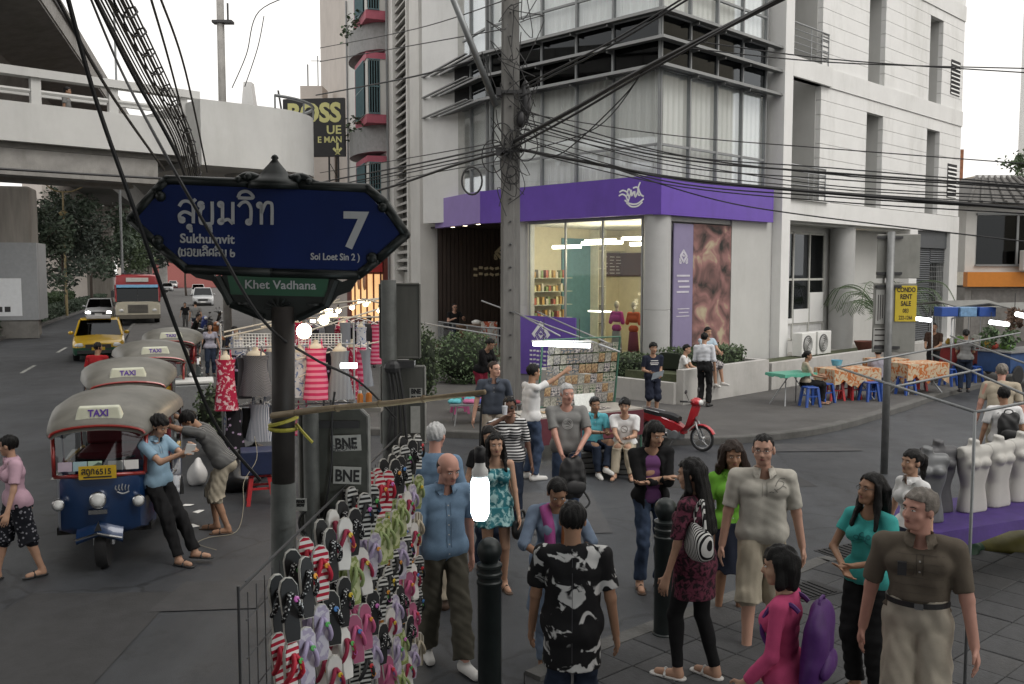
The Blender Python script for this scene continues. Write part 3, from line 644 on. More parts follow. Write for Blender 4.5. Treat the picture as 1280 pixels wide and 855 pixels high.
q = MB(); q.lathe([(.98, 0), (.98, .08), (.9, .09)], 24); q.build('round_sign_rim', M('sign_red', (.35, .02, .02), .5), h2, loc=(-3.8, .9, 4.3), rot=(-math.pi/2, 0, 0))
for x in (-4.4, -2.9): q = MB(); q.lathe([(.4, 0), (.42, .05), (.2, .08)], 16); q.build('dish_picture', M('dish_print', (.45, .2, .1), .5, var=.5, scale=20), h2, loc=(x, .92, 2.8), rot=(-math.pi/2, 0, 0))
# billboard BOSS
bb = thing('rooftop_billboard', 'dark billboard with yellow BOSS lettering on thin legs beside the footbridge', 'billboard', P(393, 160, 44), R(-8))
q = MB(); q.box(-1.5, -.1, -1.35, 1.5, .1, 1.35); q.build('panel', M('billboard_black', (.018, .018, .02), .5), bb)
YL = M('billboard_yellow', (.62, .60, .25), .5, var=0)
text('BOSS', 1.2, YL, bb, (.02, -.11, .28), bold=.05, sx=.95); text('UE', .55, YL, bb, (.62, -.11, -.30), bold=.012, align='LEFT', sx=1.1); text('E MAN', .4, YL, bb, (.18, -.11, -.70), bold=.008, align='LEFT')
text('↓', .62, YL, bb, (1.15, -.11, -1.2), bold=.03)
q = MB()
for x in (.7, 1.15): q.cyl((x, 0, -6.8), (x, 0, -1.35), .045, n=6)
for i in range(4): q.cyl((.7, 0, -1.6-i*1.2), (1.15, 0, -2.4-i*1.2), .02, n=5)
q.cyl((-1.3, .1, -1.35), (-2.0, .6, 1.9), .05, n=5); q.build('support', DARKM, bb)
# ------------------------------------------------------------------ footbridge
FB = R(43.5); fbo = P(0, 177, 24.0)
fb = thing('footbridge', 'white concrete footbridge with rounded end crossing above the avenue', 'bridge', (fbo.x, fbo.y, 0), FB)
BRW = M('bridge_white', (.56, .56, .545), .75, var=.07, scale=.8, dirt=.22)
q = MB(); q.box(-16, 0, 6.6, 5.3, .25, 7.62); q.build('parapet', BRW, fb)
q = MB(); q.box(-16, 2.8, 6.6, 5.3, 3.05, 7.62); q.build('parapet', BRW, fb)
q = MB(); q.box(-16, .25, 6.45, 5.3, 2.8, 6.7); q.build('deck', CONCD, fb)
q = MB(); q.box(-16, .25, 5.75, 4.2, .95, 6.44); q.box(-16, 2.1, 5.75, 4.2, 2.8, 6.44); q.box(-16, .95, 5.85, 4.2, 2.1, 6.44); q.build('beam', CONC, fb)
q = MB(); q.box(-16, -.05, 8.3, 5.4, .3, 8.52); q.build('top_rail', BRW, fb)
q = MB(); q.box(-16, 2.85, 8.3, 5.4, 3.0, 8.45); q.build('top_rail', BRW, fb)
for i in range(11): q = MB(); q.box(-15.2+i*2.0, .04, 7.62, -14.95+i*2.0, .22, 8.3); q.build('post', BRW, fb)
for y in (.13, 2.9): q = MB(); q.cyl((-16, y, 7.95), (5.4, y, 7.95), .06, n=6); q.build('rail', BRW, fb)
# rounded landing
arc = [(5.0, -.9)]+[(7.3+2.35*math.sin(a)*1.0, 1.3-2.35*math.cos(a)) for a in [math.pi*i/18 for i in range(19)]]+[(5.0, 3.5)]
q = MB(); q.prism(arc, 6.28, 8.15, 'z'); q.build('landing_wall', BRW, fb, smooth=40)
q = MB(); ap = [(p[0], p[1], 8.52) for p in arc]; q.tube(catmull(ap[1:-1], 3), .05, 6)
for i in range(1, len(arc)-1, 3): q.cyl((arc[i][0], arc[i][1], 8.15), (arc[i][0], arc[i][1], 8.52), .03, n=5)
q.build('landing_rail', GREYM, fb)
q = MB(); q.lathe([(.42, .0), (.42, 4.6), (.9, 5.9), (1.2, 6.28)], 20, (7.9, .9, 0)); q.build('pier', CONC, fb, smooth=40)
q = MB(); q.tube(sag((-16, -.06, 5.98), (5, -.06, 5.9), .1), .035, 5); q.build('conduit', DARKM, fb)
# ------------------------------------------------------------------ viaduct and its piers
VD = Vector((-.313, 1, 0)).normalized(); VN = Vector((VD.y, -VD.x, 0))
vo = Vector((-5.8, 0, 0))
va = thing('viaduct', 'massive grey concrete railway viaduct overhead along the avenue', 'viaduct', vo, math.atan2(VD.y, VD.x)-math.pi/2)
prof = [(0, 12.0), (0, 13.3), (-.25, 13.3), (-.25, 12.35), (-8.8, 12.35), (-8.8, 13.3), (-9.05, 13.3), (-9.05, 12.0), (-6.6, 11.5), (-6.0, 10.0), (-3.0, 10.0), (-2.4, 11.5)]
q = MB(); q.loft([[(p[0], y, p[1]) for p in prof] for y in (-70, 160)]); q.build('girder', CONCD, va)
q = MB()
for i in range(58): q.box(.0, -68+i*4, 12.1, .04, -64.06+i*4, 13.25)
q.build('parapet_panel', CONC, va); q = MB(); q.cyl((.08, -70, 12.75), (.08, 160, 12.75), .05, n=6); q.build('cable_duct', DARKM, va)
PIERC = M('pier_concrete', (.20, .185, .165), .9, var=.2, scale=1.5, stretch=(3, 3, .3), dirt=.4)
def pier(u, Y, w, label, cap=True):
 p = P(u, 340, Y); t = thing('viaduct_pier', label, 'pillar', (p.x, p.y, 0), math.atan2(VD.y, VD.x)-math.pi/2, 'viaduct piers')
 q = MB(); q.loft([[(-a, -b, z), (a, -b, z), (a, b, z), (-a, b, z)] for a, b, z in ((w/2, .9, 0), (w/2, .9, 7.3))]); q.build('shaft', PIERC, t, bevel=.12)
 if cap: q = MB(); q.loft([[(-a, -b, z), (a, -b, z), (a, b, z), (-a, b, z)] for a, b, z in ((w/2, .9, 7.3), (w/2+.5, .95, 8.6), (w/2+1.9, 1.1, 9.6), (w/2+1.9, 1.1, 9.98))]); q.build('capital', PIERC, t)
 return t
pr1 = pier(3, 45, 3.0, 'broad concrete viaduct pier carrying a grey advertisement box at its foot', False)
q = MB(); q.box(-2.2, -1.3, .9, 1.75, -.95, 4.6); q.box(1.5, -.9, .9, 1.75, 1.2, 4.6); q.build('advert_box', M('advert_grey', (.24, .25, .26), .6, var=.08, dirt=.15), pr1)
q = MB(); q.box(-2.2, -1.31, 1.1, 1.05, -1.305, 2.9); q.build('advert_print', M('advert_white', (.6, .62, .64), .5, var=.06), pr1)
for i in range(3): q = MB(); q.box(-.4+i*.35, -1.318, 1.3, -.15+i*.35, -1.312, 1.55); q.build('advert_mark', BLACKP, pr1)
q = MB(); q.box(-2.15, -1.25, .02, 1.7, -.93, .9); q.build('box_base', CONCD, pr1)
q = MB(); q.box(-1.52, -.93, 0, 1.52, .93, 12.0) ; 
pier(120, 96, 3.4, 'flared concrete viaduct pier behind the median trees')
pier(176, 150, 3.4, 'distant slim viaduct pier straight above the far traffic')
st_ = thing('station_shade_slab', 'grey elevated railway station floor overhead behind the viewpoint', 'station', (0, 0, 0)); q = MB(); q.box(-24, -60, 8.6, 9, 3.2, 10.2); q.build('floor_slab', CONCD, st_)  # unseen station slab and roof, added to darken the near ground and people
q = MB(); q.box(-23, -58, 12.5, 8, 2, 13); q.build('roof', CONCD, st_)
for x_ in (-20, 7): q = MB(); q.box(x_, -20, 0, x_+1.2, -18.8, 8.6); q.build('column', CONC, st_)
# ------------------------------------------------------------------ foliage
def leaves(q, pts, size, rr, flat=.0, aspect=.5):
 for p in pts:
  d = Vector((rr.gauss(0, 1), rr.gauss(0, 1), rr.gauss(0, 1)*(1-flat))).normalized(); e = d.cross(Vector((rr.gauss(0, 1), rr.gauss(0, 1), rr.gauss(0, 1)))).normalized(); s = size*rr.uniform(.6, 1.3)
  p = Vector(p); q.quad(p-d*s, p+e*s*aspect, p+d*s, p-e*s*aspect)
LEAF = [M('leaf_%d' % i, c, .6, var=.45, scale=1.6, spec=.3) for i, c in enumerate([(.065, .09, .062), (.075, .105, .055), (.08, .12, .06), (.06, .08, .064)])]
def blobs(rr, n, c, rad):
 out = []
 for i in range(n):
  d = Vector((rr.gauss(0, 1), rr.gauss(0, 1), rr.gauss(0, 1))).normalized()*(rr.random()**.45); out.append(Vector((c[0]+d.x*rad[0], c[1]+d.y*rad[1], c[2]+d.z*rad[2])))
 return out
BARK = M('bark', (.07, .055, .045), .9, var=.3, scale=10, bump=.5)
def tree(u, Y, h, rad, label, seed, lm=0, nl=2600, ls=.13, z0=.16, crown=.62, group='trees'):
 rr = random.Random(seed); p = P(u, 340, Y); t = thing('street_tree', label, 'tree', (p.x, p.y, z0), rr.uniform(0, 6), group)
 q = MB(); top = Vector((rr.uniform(-.4, .4), rr.uniform(-.4, .4), h*.55)); q.tube(catmull([(0, 0, -.1), (.05, .08, h*.2), (top.x*.6, top.y*.6, h*.4), top], 4), [lerp(.15, .07, i/12) for i in range(13)], 8)
 cl = []
 for i in range(11):
  a = i*2.4+rr.random(); rr_ = rad*rr.uniform(.35, .85); e = Vector((math.cos(a)*rr_, math.sin(a)*rr_, h*rr.uniform(crown-.12, .95)))
  s0 = Vector((0, 0, h*.25)).lerp(top, rr.uniform(.3, 1)); q.tube([s0, s0.lerp(e, .5)+Vector((0, 0, .2)), e], [.05, .035, .012], 5); cl.append(e)
 q.build('trunk', BARK, t, smooth=True)
 q = MB(); cl += [Vector((rr.uniform(-.6, .6)*rad, rr.uniform(-.6, .6)*rad, h*rr.uniform(crown, .95))) for _ in range(14)]
 for c in cl:
  leaves(q, blobs(rr, nl//len(cl), c, (rad*.34, rad*.34, rad*.27)), ls, rr, .3)
 q.build('crown', LEAF[lm], t); return t
tree(36, 54, 7.4, 2.9, 'dark median tree just beyond the advertisement box', 1, 0, 4200, .15, .16, .46, 'median trees')
tree(80, 66, 7.8, 3.2, 'dense median tree between the two viaduct piers', 2, 3, 4400, .17, .16, .46, 'median trees')
tree(114, 80, 9.8, 3.9, 'tall median tree in front of the flared pier', 3, 0, 4600, .20, .16, .44, 'median trees')
tree(154, 108, 11.5, 4.8, 'median tree right above the red and cream bus', 4, 1, 4200, .26, .16, .42, 'median trees')
tree(186, 140, 11, 5, 'smaller far tree between bus and street sign', 5, 3, 2600, .34, .16, .45, 'median trees')
tree(232, 120, 8, 3.6, 'far roadside tree low behind the silver cars', 7, 0, 1600, .3, .12, group='roadside trees')
def hedge(name, label, a, b, w, h, seed, z0, lm=1, dens=420, ls=.055, grp='hedges'):
 rr = random.Random(seed); a, b = Vector(a), Vector(b); L = (b-a).length; d = (b-a).normalized(); n = Vector((-d.y, d.x, 0)); t = thing(name, label, 'hedge', ((a+b)/2).to_tuple()[:2]+(z0,), math.atan2(d.y, d.x), grp)
 q = MB(); k = max(4, int(L/.5)); 
 q.loft([[(-L/2+L*i/k, y*(w/2-.06)*rr.uniform(.85, 1), z) for y, z in ((-1, 0), (-1, h*.72), (-.7, h*.9), (.7, h*.9), (1, h*.72), (1, 0))] for i in range(k+1)]); q.build('branches', M('hedge_core', (.015, .022, .012), .95), t)
 q = MB(); N = int(L*dens*(w+2*h)/2); pts = []
 for i in range(N):
  s = rr.random()*(w+2*h); x = rr.uniform(-L/2, L/2); j = rr.gauss(0, .03)
  pts.append((x, -w/2+j, s) if s < h else ((x, -w/2+(s-h), h+j+.03*math.sin(x*5)) if s < h+w else (x, w/2+j, s-h-w)))
 leaves(q, pts, ls, rr); q.build('leaves', LEAF[lm], t); return t
hedge('clipped_hedge', 'long clipped hedge running along the avenue median', (MEDX(30)-.7, 30, 0), (MEDX(95)-.7, 95, 0), .9, .75, 11, .16, 0, 150, .1, 'median planting')
hedge('shrub_row', 'looser taller shrubs behind the clipped median hedge', (MEDX(42)-2.2, 42, 0), (MEDX(80)-2.2, 80, 0), 1.3, 1.3, 12, .16, 2, 90, .15, 'median planting')
# ------------------------------------------------------------------ far end of the avenue, opposite side, right neighbour
def block(name, label, u, Y, w, d, h, mat, rz=0, win=None):
 p = P(u, 340, Y); t = thing(name, label, 'building', (p.x, p.y, 0), rz); q = MB(); q.box(-w/2, 0, 0, w/2, d, h); q.build('wall', mat, t)
 if win:
  nx, nz_, ww, wh, z0, dz = win
  q = MB(); q.box(-ww/2, -.02, 0, ww/2, .03, wh); wm = q.mesh('window', DPANE)
  for i in range(nx):
   for j in range(nz_): link('window', wm, t, (-w/2+(i+.5)*w/nx, -.03, z0+j*dz))
 return t
block('far_red_building', 'low reddish building closing the far end of the avenue', 232, 190, 16, 10, 7.5, M('far_red', (.30, .10, .09), .8, var=.2), .3)
block('far_grey_building', 'pale grey block far down the avenue behind the bus', 200, 210, 18, 10, 13, BEIG, .3, (5, 3, 1.4, 1.6, 2, 3.6))
block('far_left_tower', 'narrow pale tower with a small blue sign beyond the broad pier', 44, 90, 2.4, 8, 13.5, BEIG, -.3)
q = thing('footbridge_far', 'distant footbridge spanning the avenue behind the bus', 'bridge', (P(215, 340, 150).x, 150, 0), .3)
m_ = MB(); m_.box(-30, 0, 5.4, 14, 3, 7.0); m_.build('deck', CONC, q); m_ = MB(); m_.box(-2, .5, 0, -.8, 2, 5.4); m_.build('pier', CONC, q)
sl = thing('street_lamp', 'twin armed ornamental lamp post between the viaduct piers', 'lamp', (P(82, 340, 64).x, 64, .16))
q = MB(); q.cyl((0, 0, 0), (0, 0, 8.6), .09, .06, 8); q.build('post', M('lamp_ochre', (.25, .2, .1), .6), sl)
q = MB(); q.tube(catmull([(-1.3, 0, 9.2), (-.7, 0, 8.7), (0, 0, 8.55), (.7, 0, 8.6), (1.4, 0, 8.9)], 4), .05, 6); q.lathe([(.2, 6.9), (.32, 7.1), (.1, 7.3)], 10); q.build('arm', M('lamp_ochre', (.25, .2, .1), .6), sl)
# building at the right edge
rn_ = thing('tiled_roof_house', 'house with ribbed grey roof, dark upper windows and orange band', 'building', (P(1207, 340, 41).x, 41, 0), R(4))
q = MB(); q.box(0, 0, .02, 9, 8, 2.5); q.build('ground_wall', CONC, rn_)
q = MB(); q.box(0, .1, 3.2, 9, 8, 6.2); q.build('upper_wall', OFFW, rn_)
q = MB(); q.box(-.1, -.35, 2.55, 9, .0, 3.2); q.build('orange_band', M('orange_sign', (.62, .22, .03), .5, var=.06), rn_)
for i in range(3): q = MB(); q.box(.5+i*1.9, .06, 3.55, 2.3+i*1.9, .09, 5.7); q.build('window', DPANE, rn_); q = MB(); q.box(2.3+i*1.9, .0, 3.5, 2.4+i*1.9, .09, 5.8); q.build('window_frame', GRYF, rn_)
q = MB(); q.box(.45, .0, 5.72, 8, .08, 5.82); q.box(.45, .0, 3.45, 8, .08, 3.53); q.build('window_frame', GRYF, rn_)
q = MB(); q.loft([[(-.4, -.6, 6.2), (9.4, -.6, 6.2), (9.4, 8.4, 6.2), (-.4, 8.4, 6.2)], [(2.2, 3.2, 7.7), (7.5, 3.2, 7.7), (7.5, 4.5, 7.7), (2.2, 4.5, 7.7)]]); rf = q.build('roof', M('grey_tiles', (.11, .105, .10), .8, var=.25, scale=5), rn_)
for i in range(18):
 q = MB(); x = -.3+i*.55; q.tube([(x, -.62, 6.25), (lerp(2.2, 7.5, (x+.4)/9.8), 3.2, 7.75)], .07, 6); q.build('roof_rib', M('grey_tiles', (.11, .105, .10), .8), rf)
ac = MB(); ac.box(2.2, -.75, 3.25, 3.4, -.4, 4.15); a = ac.build('air_conditioner', WHITEP, rn_, bevel=.03)
q = MB(); q.lathe([(.34, 0), (.34, .03), (.1, .05)], 20); q.build('fan', BLACKP, a, loc=(2.75, -.76, 3.7), rot=(math.pi/2, 0, 0))
for i in range(3): q = MB(); q.box(.3+i*2.9, -.02, .1, 2.9+i*2.9, .0, 2.4); q.build('panel', M('weathered_grey', (.22, .21, .20), .9, var=.2, dirt=.4), rn_)
q = MB(); q.box(3.0, .0, 4.3, 4.1, .04, 4.7); q.build('notice', M('faded_paper', (.5, .46, .36), .7), rn_)
bk = block('white_villa', 'white upper villa with balustrade behind the ribbed roof', 1262, 62, 5, 8, 9.6, M('villa_cream', (.66, .62, .52), .7, dirt=.2), 0, (2, 1, 1.2, 2, 5, 3))
for i in range(9): q = MB(); q.lathe([(.09, 0), (.16, .25), (.07, .6), (.1, .8)], 8, (-2.4+i*.6, -.4, 8.6)); q.build('baluster', WHITE, bk)
q = MB(); q.box(-2.7, -.6, 9.4, 3, -.2, 9.6); q.box(-2.7, -.6, 8.4, 3, -.2, 8.6); q.build('balustrade_rail', WHITE, bk)
q = MB(); q.box(-7, -1, 8.4, -2.2, 4, 8.9); q.build('canopy', M('canopy_grey', (.16, .16, .16), .8), bk); q = MB(); q.box(-6.2, 2, 8.9, -2.4, 2.2, 11.6); q.build('screen', M('rust_screen', (.22, .09, .045), .8, var=.4, scale=4), bk)
tw = block('far_white_tower', 'tall white apartment tower cut by the right edge of the picture', 1350, 70, 8, 2, 36, WHITE, 0)
for j in range(9): 
 for i in range(2): q = MB(); q.box(-3.8+i*1.8, -.05, 10+j*2.9, -2.6+i*1.8, .0, 11.5+j*2.9); q.build('window', DPANE, tw)
 q = MB(); q.box(-4.1, -.4, 9+j*2.9, -.5, 0, 9.5+j*2.9); q.build('balcony', WHITE, tw)
vt = tree(1279, 58, 3.4, 1.6, 'small green shrub tree on the villa terrace by the tower', 31, 2, 900, .14, 7.2, .5, 'villa plants')
# block across the side street, seen only as the reflection in the corner windows
ap_ = thing('apartment_block', 'cream apartment block across the side street mirrored in the upper windows', 'building', (52, 24, 0), R(100))
q = MB(); q.box(-12, 0, 0, 12, 10, 30); q.build('wall', M('apartment_cream', (.58, .52, .42), .8, dirt=.1), ap_)
for s_ in (0,):
 q = MB(); q.box(-.7, -.03, 0, .7, .02, 1.4); wm_ = q.mesh('window', DPANE)
 for i in range(8):
  for j in range(9): link('window', wm_, ap_, (-10.5+i*3, -.03, 2+j*3))
# ------------------------------------------------------------------ people: smooth-blended bodies polygonised on a grid
def surfnet(F, o, h):
 nx, ny, nz = F.shape; S_ = F < 0
 c = np.zeros((nx-1, ny-1, nz-1), np.int8)
 for a in (0, 1):
  for b in (0, 1):
   for d in (0, 1): c += S_[a:nx-1+a, b:ny-1+b, d:nz-1+d]
 mask = (c > 0) & (c < 8); I, J, K = np.nonzero(mask); n = len(I)
 if n == 0: return np.zeros((0, 3)), np.zeros((0, 4), int)
 ids = np.full(mask.shape, -1, np.int32); ids[I, J, K] = np.arange(n)
 acc = np.zeros((n, 3), np.float32); cn = np.zeros(n, np.float32)
 corner = [(0,0,0),(1,0,0),(0,1,0),(1,1,0),(0,0,1),(1,0,1),(0,1,1),(1,1,1)]
 V = [F[I+a, J+b, K+d] for a, b, d in corner]
 for p, q in ((0,1),(2,3),(4,5),(6,7),(0,2),(1,3),(4,6),(5,7),(0,4),(1,5),(2,6),(3,7)):
  f0, f1 = V[p], V[q]; x = (f0 < 0) != (f1 < 0); t = np.where(x, f0/np.where(x, f0-f1, 1), 0)
  a, b = np.array(corner[p], np.float32), np.array(corner[q], np.float32)
  acc += np.where(x[:, None], a+(b-a)*t[:, None], 0); cn += x
 vs = (acc/cn[:, None]+np.stack([I, J, K], 1))*h+np.array(o)
 fs = []
 for ax in range(3):
  sl0 = [slice(None)]*3; sl1 = [slice(None)]*3; sl0[ax] = slice(0, -1); sl1[ax] = slice(1, None)
  d = S_[tuple(sl0)] != S_[tuple(sl1)]; e = np.argwhere(d)
  u, w = (ax+1) % 3, (ax+2) % 3
  ok = (e[:, u] > 0) & (e[:, w] > 0) & (e[:, u] < F.shape[u]-1) & (e[:, w] < F.shape[w]-1); e = e[ok]
  def cid(du, dw): x = e.copy(); x[:, u] += du; x[:, w] += dw; return ids[x[:, 0], x[:, 1], x[:, 2]]
  qd = np.stack([cid(-1, -1), cid(0, -1), cid(0, 0), cid(-1, 0)], 1)
  fl = S_[e[:, 0], e[:, 1], e[:, 2]]; qd[~fl] = qd[~fl][:, ::-1]; fs.append(qd)
 fs = np.concatenate(fs); return vs, fs[(fs >= 0).all(1)]
class Field:
 """signed distance grid; primitives are blended in with a smooth minimum"""
 def __init__(s, lo, hi, h):
  s.h = h; s.lo = np.array(lo, np.float32); s.n = np.maximum(4, np.ceil((np.array(hi)-s.lo)/h).astype(int)+1); s.F = np.full(s.n, .2, np.float32)
  s.ax = [s.lo[i]+np.arange(s.n[i], dtype=np.float32)*h for i in range(3)]
 def sub(s, lo, hi):
  i0 = np.clip(np.floor((np.array(lo)-s.lo)/s.h).astype(int), 0, s.n); i1 = np.clip(np.ceil((np.array(hi)-s.lo)/s.h).astype(int)+1, 0, s.n)
  if (i1 <= i0).any(): return None, None
  sl = tuple(slice(a, b) for a, b in zip(i0, i1)); return sl, np.meshgrid(s.ax[0][sl[0]], s.ax[1][sl[1]], s.ax[2][sl[2]], indexing='ij', sparse=True)
 def cone(s, a, b, ra, rb, k=.02, flat=None, cut=None, neg=False):
  """round cone a-b; flat = (direction, factor) squashes it; cut = [(point, normal)] trims it"""
  a, b = np.array(a, np.float32), np.array(b, np.float32); m = max(ra, rb)*(1.6 if flat else 1)+k+s.h*2
  sl, X = s.sub(np.minimum(a, b)-m, np.maximum(a, b)+m)
  if sl is None: return s
  ba = b-a; L = float(ba@ba)+1e-9
  px, py, pz = X[0]-a[0], X[1]-a[1], X[2]-a[2]
  t = np.clip((px*ba[0]+py*ba[1]+pz*ba[2])/L, 0, 1); qx, qy, qz = px-ba[0]*t, py-ba[1]*t, pz-ba[2]*t
  d2 = qx*qx+qy*qy+qz*qz
  if flat is not None:
   n, fa = np.array(flat[0], np.float32), flat[1]; c = qx*n[0]+qy*n[1]+qz*n[2]; d2 = d2+c*c*(1/(fa*fa)-1)
  d = np.sqrt(d2)-(ra+(rb-ra)*t)
  if flat is not None and flat[1] < 1: d = d*flat[1]**.5
  if cut:
   for p, n in cut: d = np.maximum(d, (X[0]-p[0])*n[0]+(X[1]-p[1])*n[1]+(X[2]-p[2])*n[2])
  f = s.F[sl]
  if neg:
   d = -d; h = np.clip(.5-.5*(f-d)/k, 0, 1); s.F[sl] = f*(1-h)+d*h+k*h*(1-h)
  else:
   h = np.clip(.5+.5*(f-d)/k, 0, 1); s.F[sl] = f*(1-h)+d*h-k*h*(1-h)
  return s
 def ell(s, c, r, R3=None, k=.02, neg=False):
  c = np.array(c, np.float32); m = max(r)+k+s.h*2; sl, X = s.sub(c-m, c+m)
  if sl is None: return s
  px, py, pz = X[0]-c[0], X[1]-c[1], X[2]-c[2]
  if R3 is None: q = (px, py, pz)
  else: q = [px*R3[i][0]+py*R3[i][1]+pz*R3[i][2] for i in range(3)]
  k0 = np.sqrt((q[0]/r[0])**2+(q[1]/r[1])**2+(q[2]/r[2])**2); d = (k0-1)*min(r)*1.1
  f = s.F[sl]
  if neg: d = -d; h = np.clip(.5-.5*(f-d)/k, 0, 1); s.F[sl] = f*(1-h)+d*h+k*h*(1-h)
  else: h = np.clip(.5+.5*(f-d)/k, 0, 1); s.F[sl] = f*(1-h)+d*h-k*h*(1-h)
  return s
 def plane(s, p, n, within=None):
  d = (s.ax[0][:, None, None]-p[0])*n[0]+(s.ax[1][None, :, None]-p[1])*n[1]+(s.ax[2][None, None, :]-p[2])*n[2]; s.F = np.maximum(s.F, d); return s
 def fold(s, seed, amp=.004, freq=30, zs=.6):
  r = np.random.RandomState(seed); X = np.meshgrid(*s.ax, indexing='ij', sparse=True)
  for i in range(6):
   w = r.normal(0, 1, 3); w[2] *= zs; w *= freq*r.uniform(.5, 1.5)/np.linalg.norm(w); ph = r.uniform(0, 6.28, 2)
   s.F += (amp/2.4*np.sin(X[0]*w[0]+X[1]*w[1]+X[2]*w[2]+ph[0]+1.5*np.sin(X[2]*7+X[0]*5+ph[1]))).astype(np.float32)
  return s
 def mesh(s, name, mat):
  vs, fs = surfnet(s.F, s.lo, s.h); me = bpy.data.meshes.new(name)
  me.vertices.add(len(vs)); me.vertices.foreach_set('co', vs.astype(np.float32).ravel())
  me.loops.add(len(fs)*4); me.loops.foreach_set('vertex_index', fs.astype(np.int32).ravel())
  me.polygons.add(len(fs)); me.polygons.foreach_set('loop_start', np.arange(0, len(fs)*4, 4, dtype=np.int32)); me.polygons.foreach_set('use_smooth', np.ones(len(fs), bool))
  me.update(calc_edges=True); me.validate(); me.materials.append(mat); return me
def ik(a, t, l1, l2, hint):
 a, t = Vector(a), Vector(t); d = t-a; L = d.length
 if L > (l1+l2)*.998: t = a+d*((l1+l2)*.998/L); d = t-a; L = d.length
 if L < abs(l1-l2)+.02: L = abs(l1-l2)+.02
 x = (l1*l1-l2*l2+L*L)/(2*L); hgt = math.sqrt(max(0, l1*l1-x*x)); u = d.normalized(); h = Vector(hint); h = h-u*h.dot(u)
 if h.length < 1e-4: h = Vector((.01, -1, .02)); h = h-u*h.dot(u)
 return a+u*x+h.normalized()*hgt, t
def skinmat(tone):
 t = {'thai': (.42, .25, .17), 'tan': (.31, .175, .11), 'dark': (.13, .068, .045), 'fair': (.46, .27, .20), 'pink': (.50, .27, .21)}[tone]
 if 'skin_'+tone not in _mats:
  m = M('skin_'+tone, t, .55, var=.07, scale=9, spec=.35); b = m.node_tree.nodes['Principled BSDF']; b.inputs['Subsurface Weight'].default_value = 0
 return _mats['skin_'+tone]
def cloth(name, col, var=.08, rough=.88): return M('cloth_'+name, col, rough, var=var, scale=14, bump=.15, bscale=260, spec=.15)
HAIRB = M('black_hair', (.006, .0055, .0055), .5, var=.4, scale=25, bump=.6, stretch=(3, 3, .35), spec=.22); HAIRN = M('brown_hair', (.022, .012, .008), .5, var=.4, scale=25, bump=.6, stretch=(3, 3, .35), spec=.25)
HAIRG = M('grey_hair', (.42, .42, .42), .6, var=.25, scale=30, bump=.6); HAIRD = M('grey_brown_hair', (.16, .14, .12), .6, var=.35, scale=30, bump=.6); HAIRR = M('red_hair', (.12, .03, .02), .5, var=.3, scale=20, bump=.5)
SHOEB = M('black_leather', (.015, .015, .016), .45, var=.15); SHOEBR = M('brown_leather', (.06, .035, .022), .5, var=.2); SHOEW = M('white_canvas', (.55, .54, .52), .8, var=.1)
EYEW = M('eye_white', (.62, .60, .57), .3, var=0); EYED = M('eye_dark', (.012, .009, .008), .15, var=0); LIP = M('lips', (.28, .10, .085), .5, var=.1); BROW = M('eyebrow', (.018, .014, .012), .8, var=.2)
JEAN = cloth('denim', (.045, .065, .11), .25); JEAND = cloth('dark_denim', (.022, .03, .05), .25); BLACKC = cloth('black', (.013, .013, .014), .2); KHAK = cloth('khaki', (.36, .32, .25)); WHC = cloth('white', (.66, .66, .66), .04)
_pid = [0]
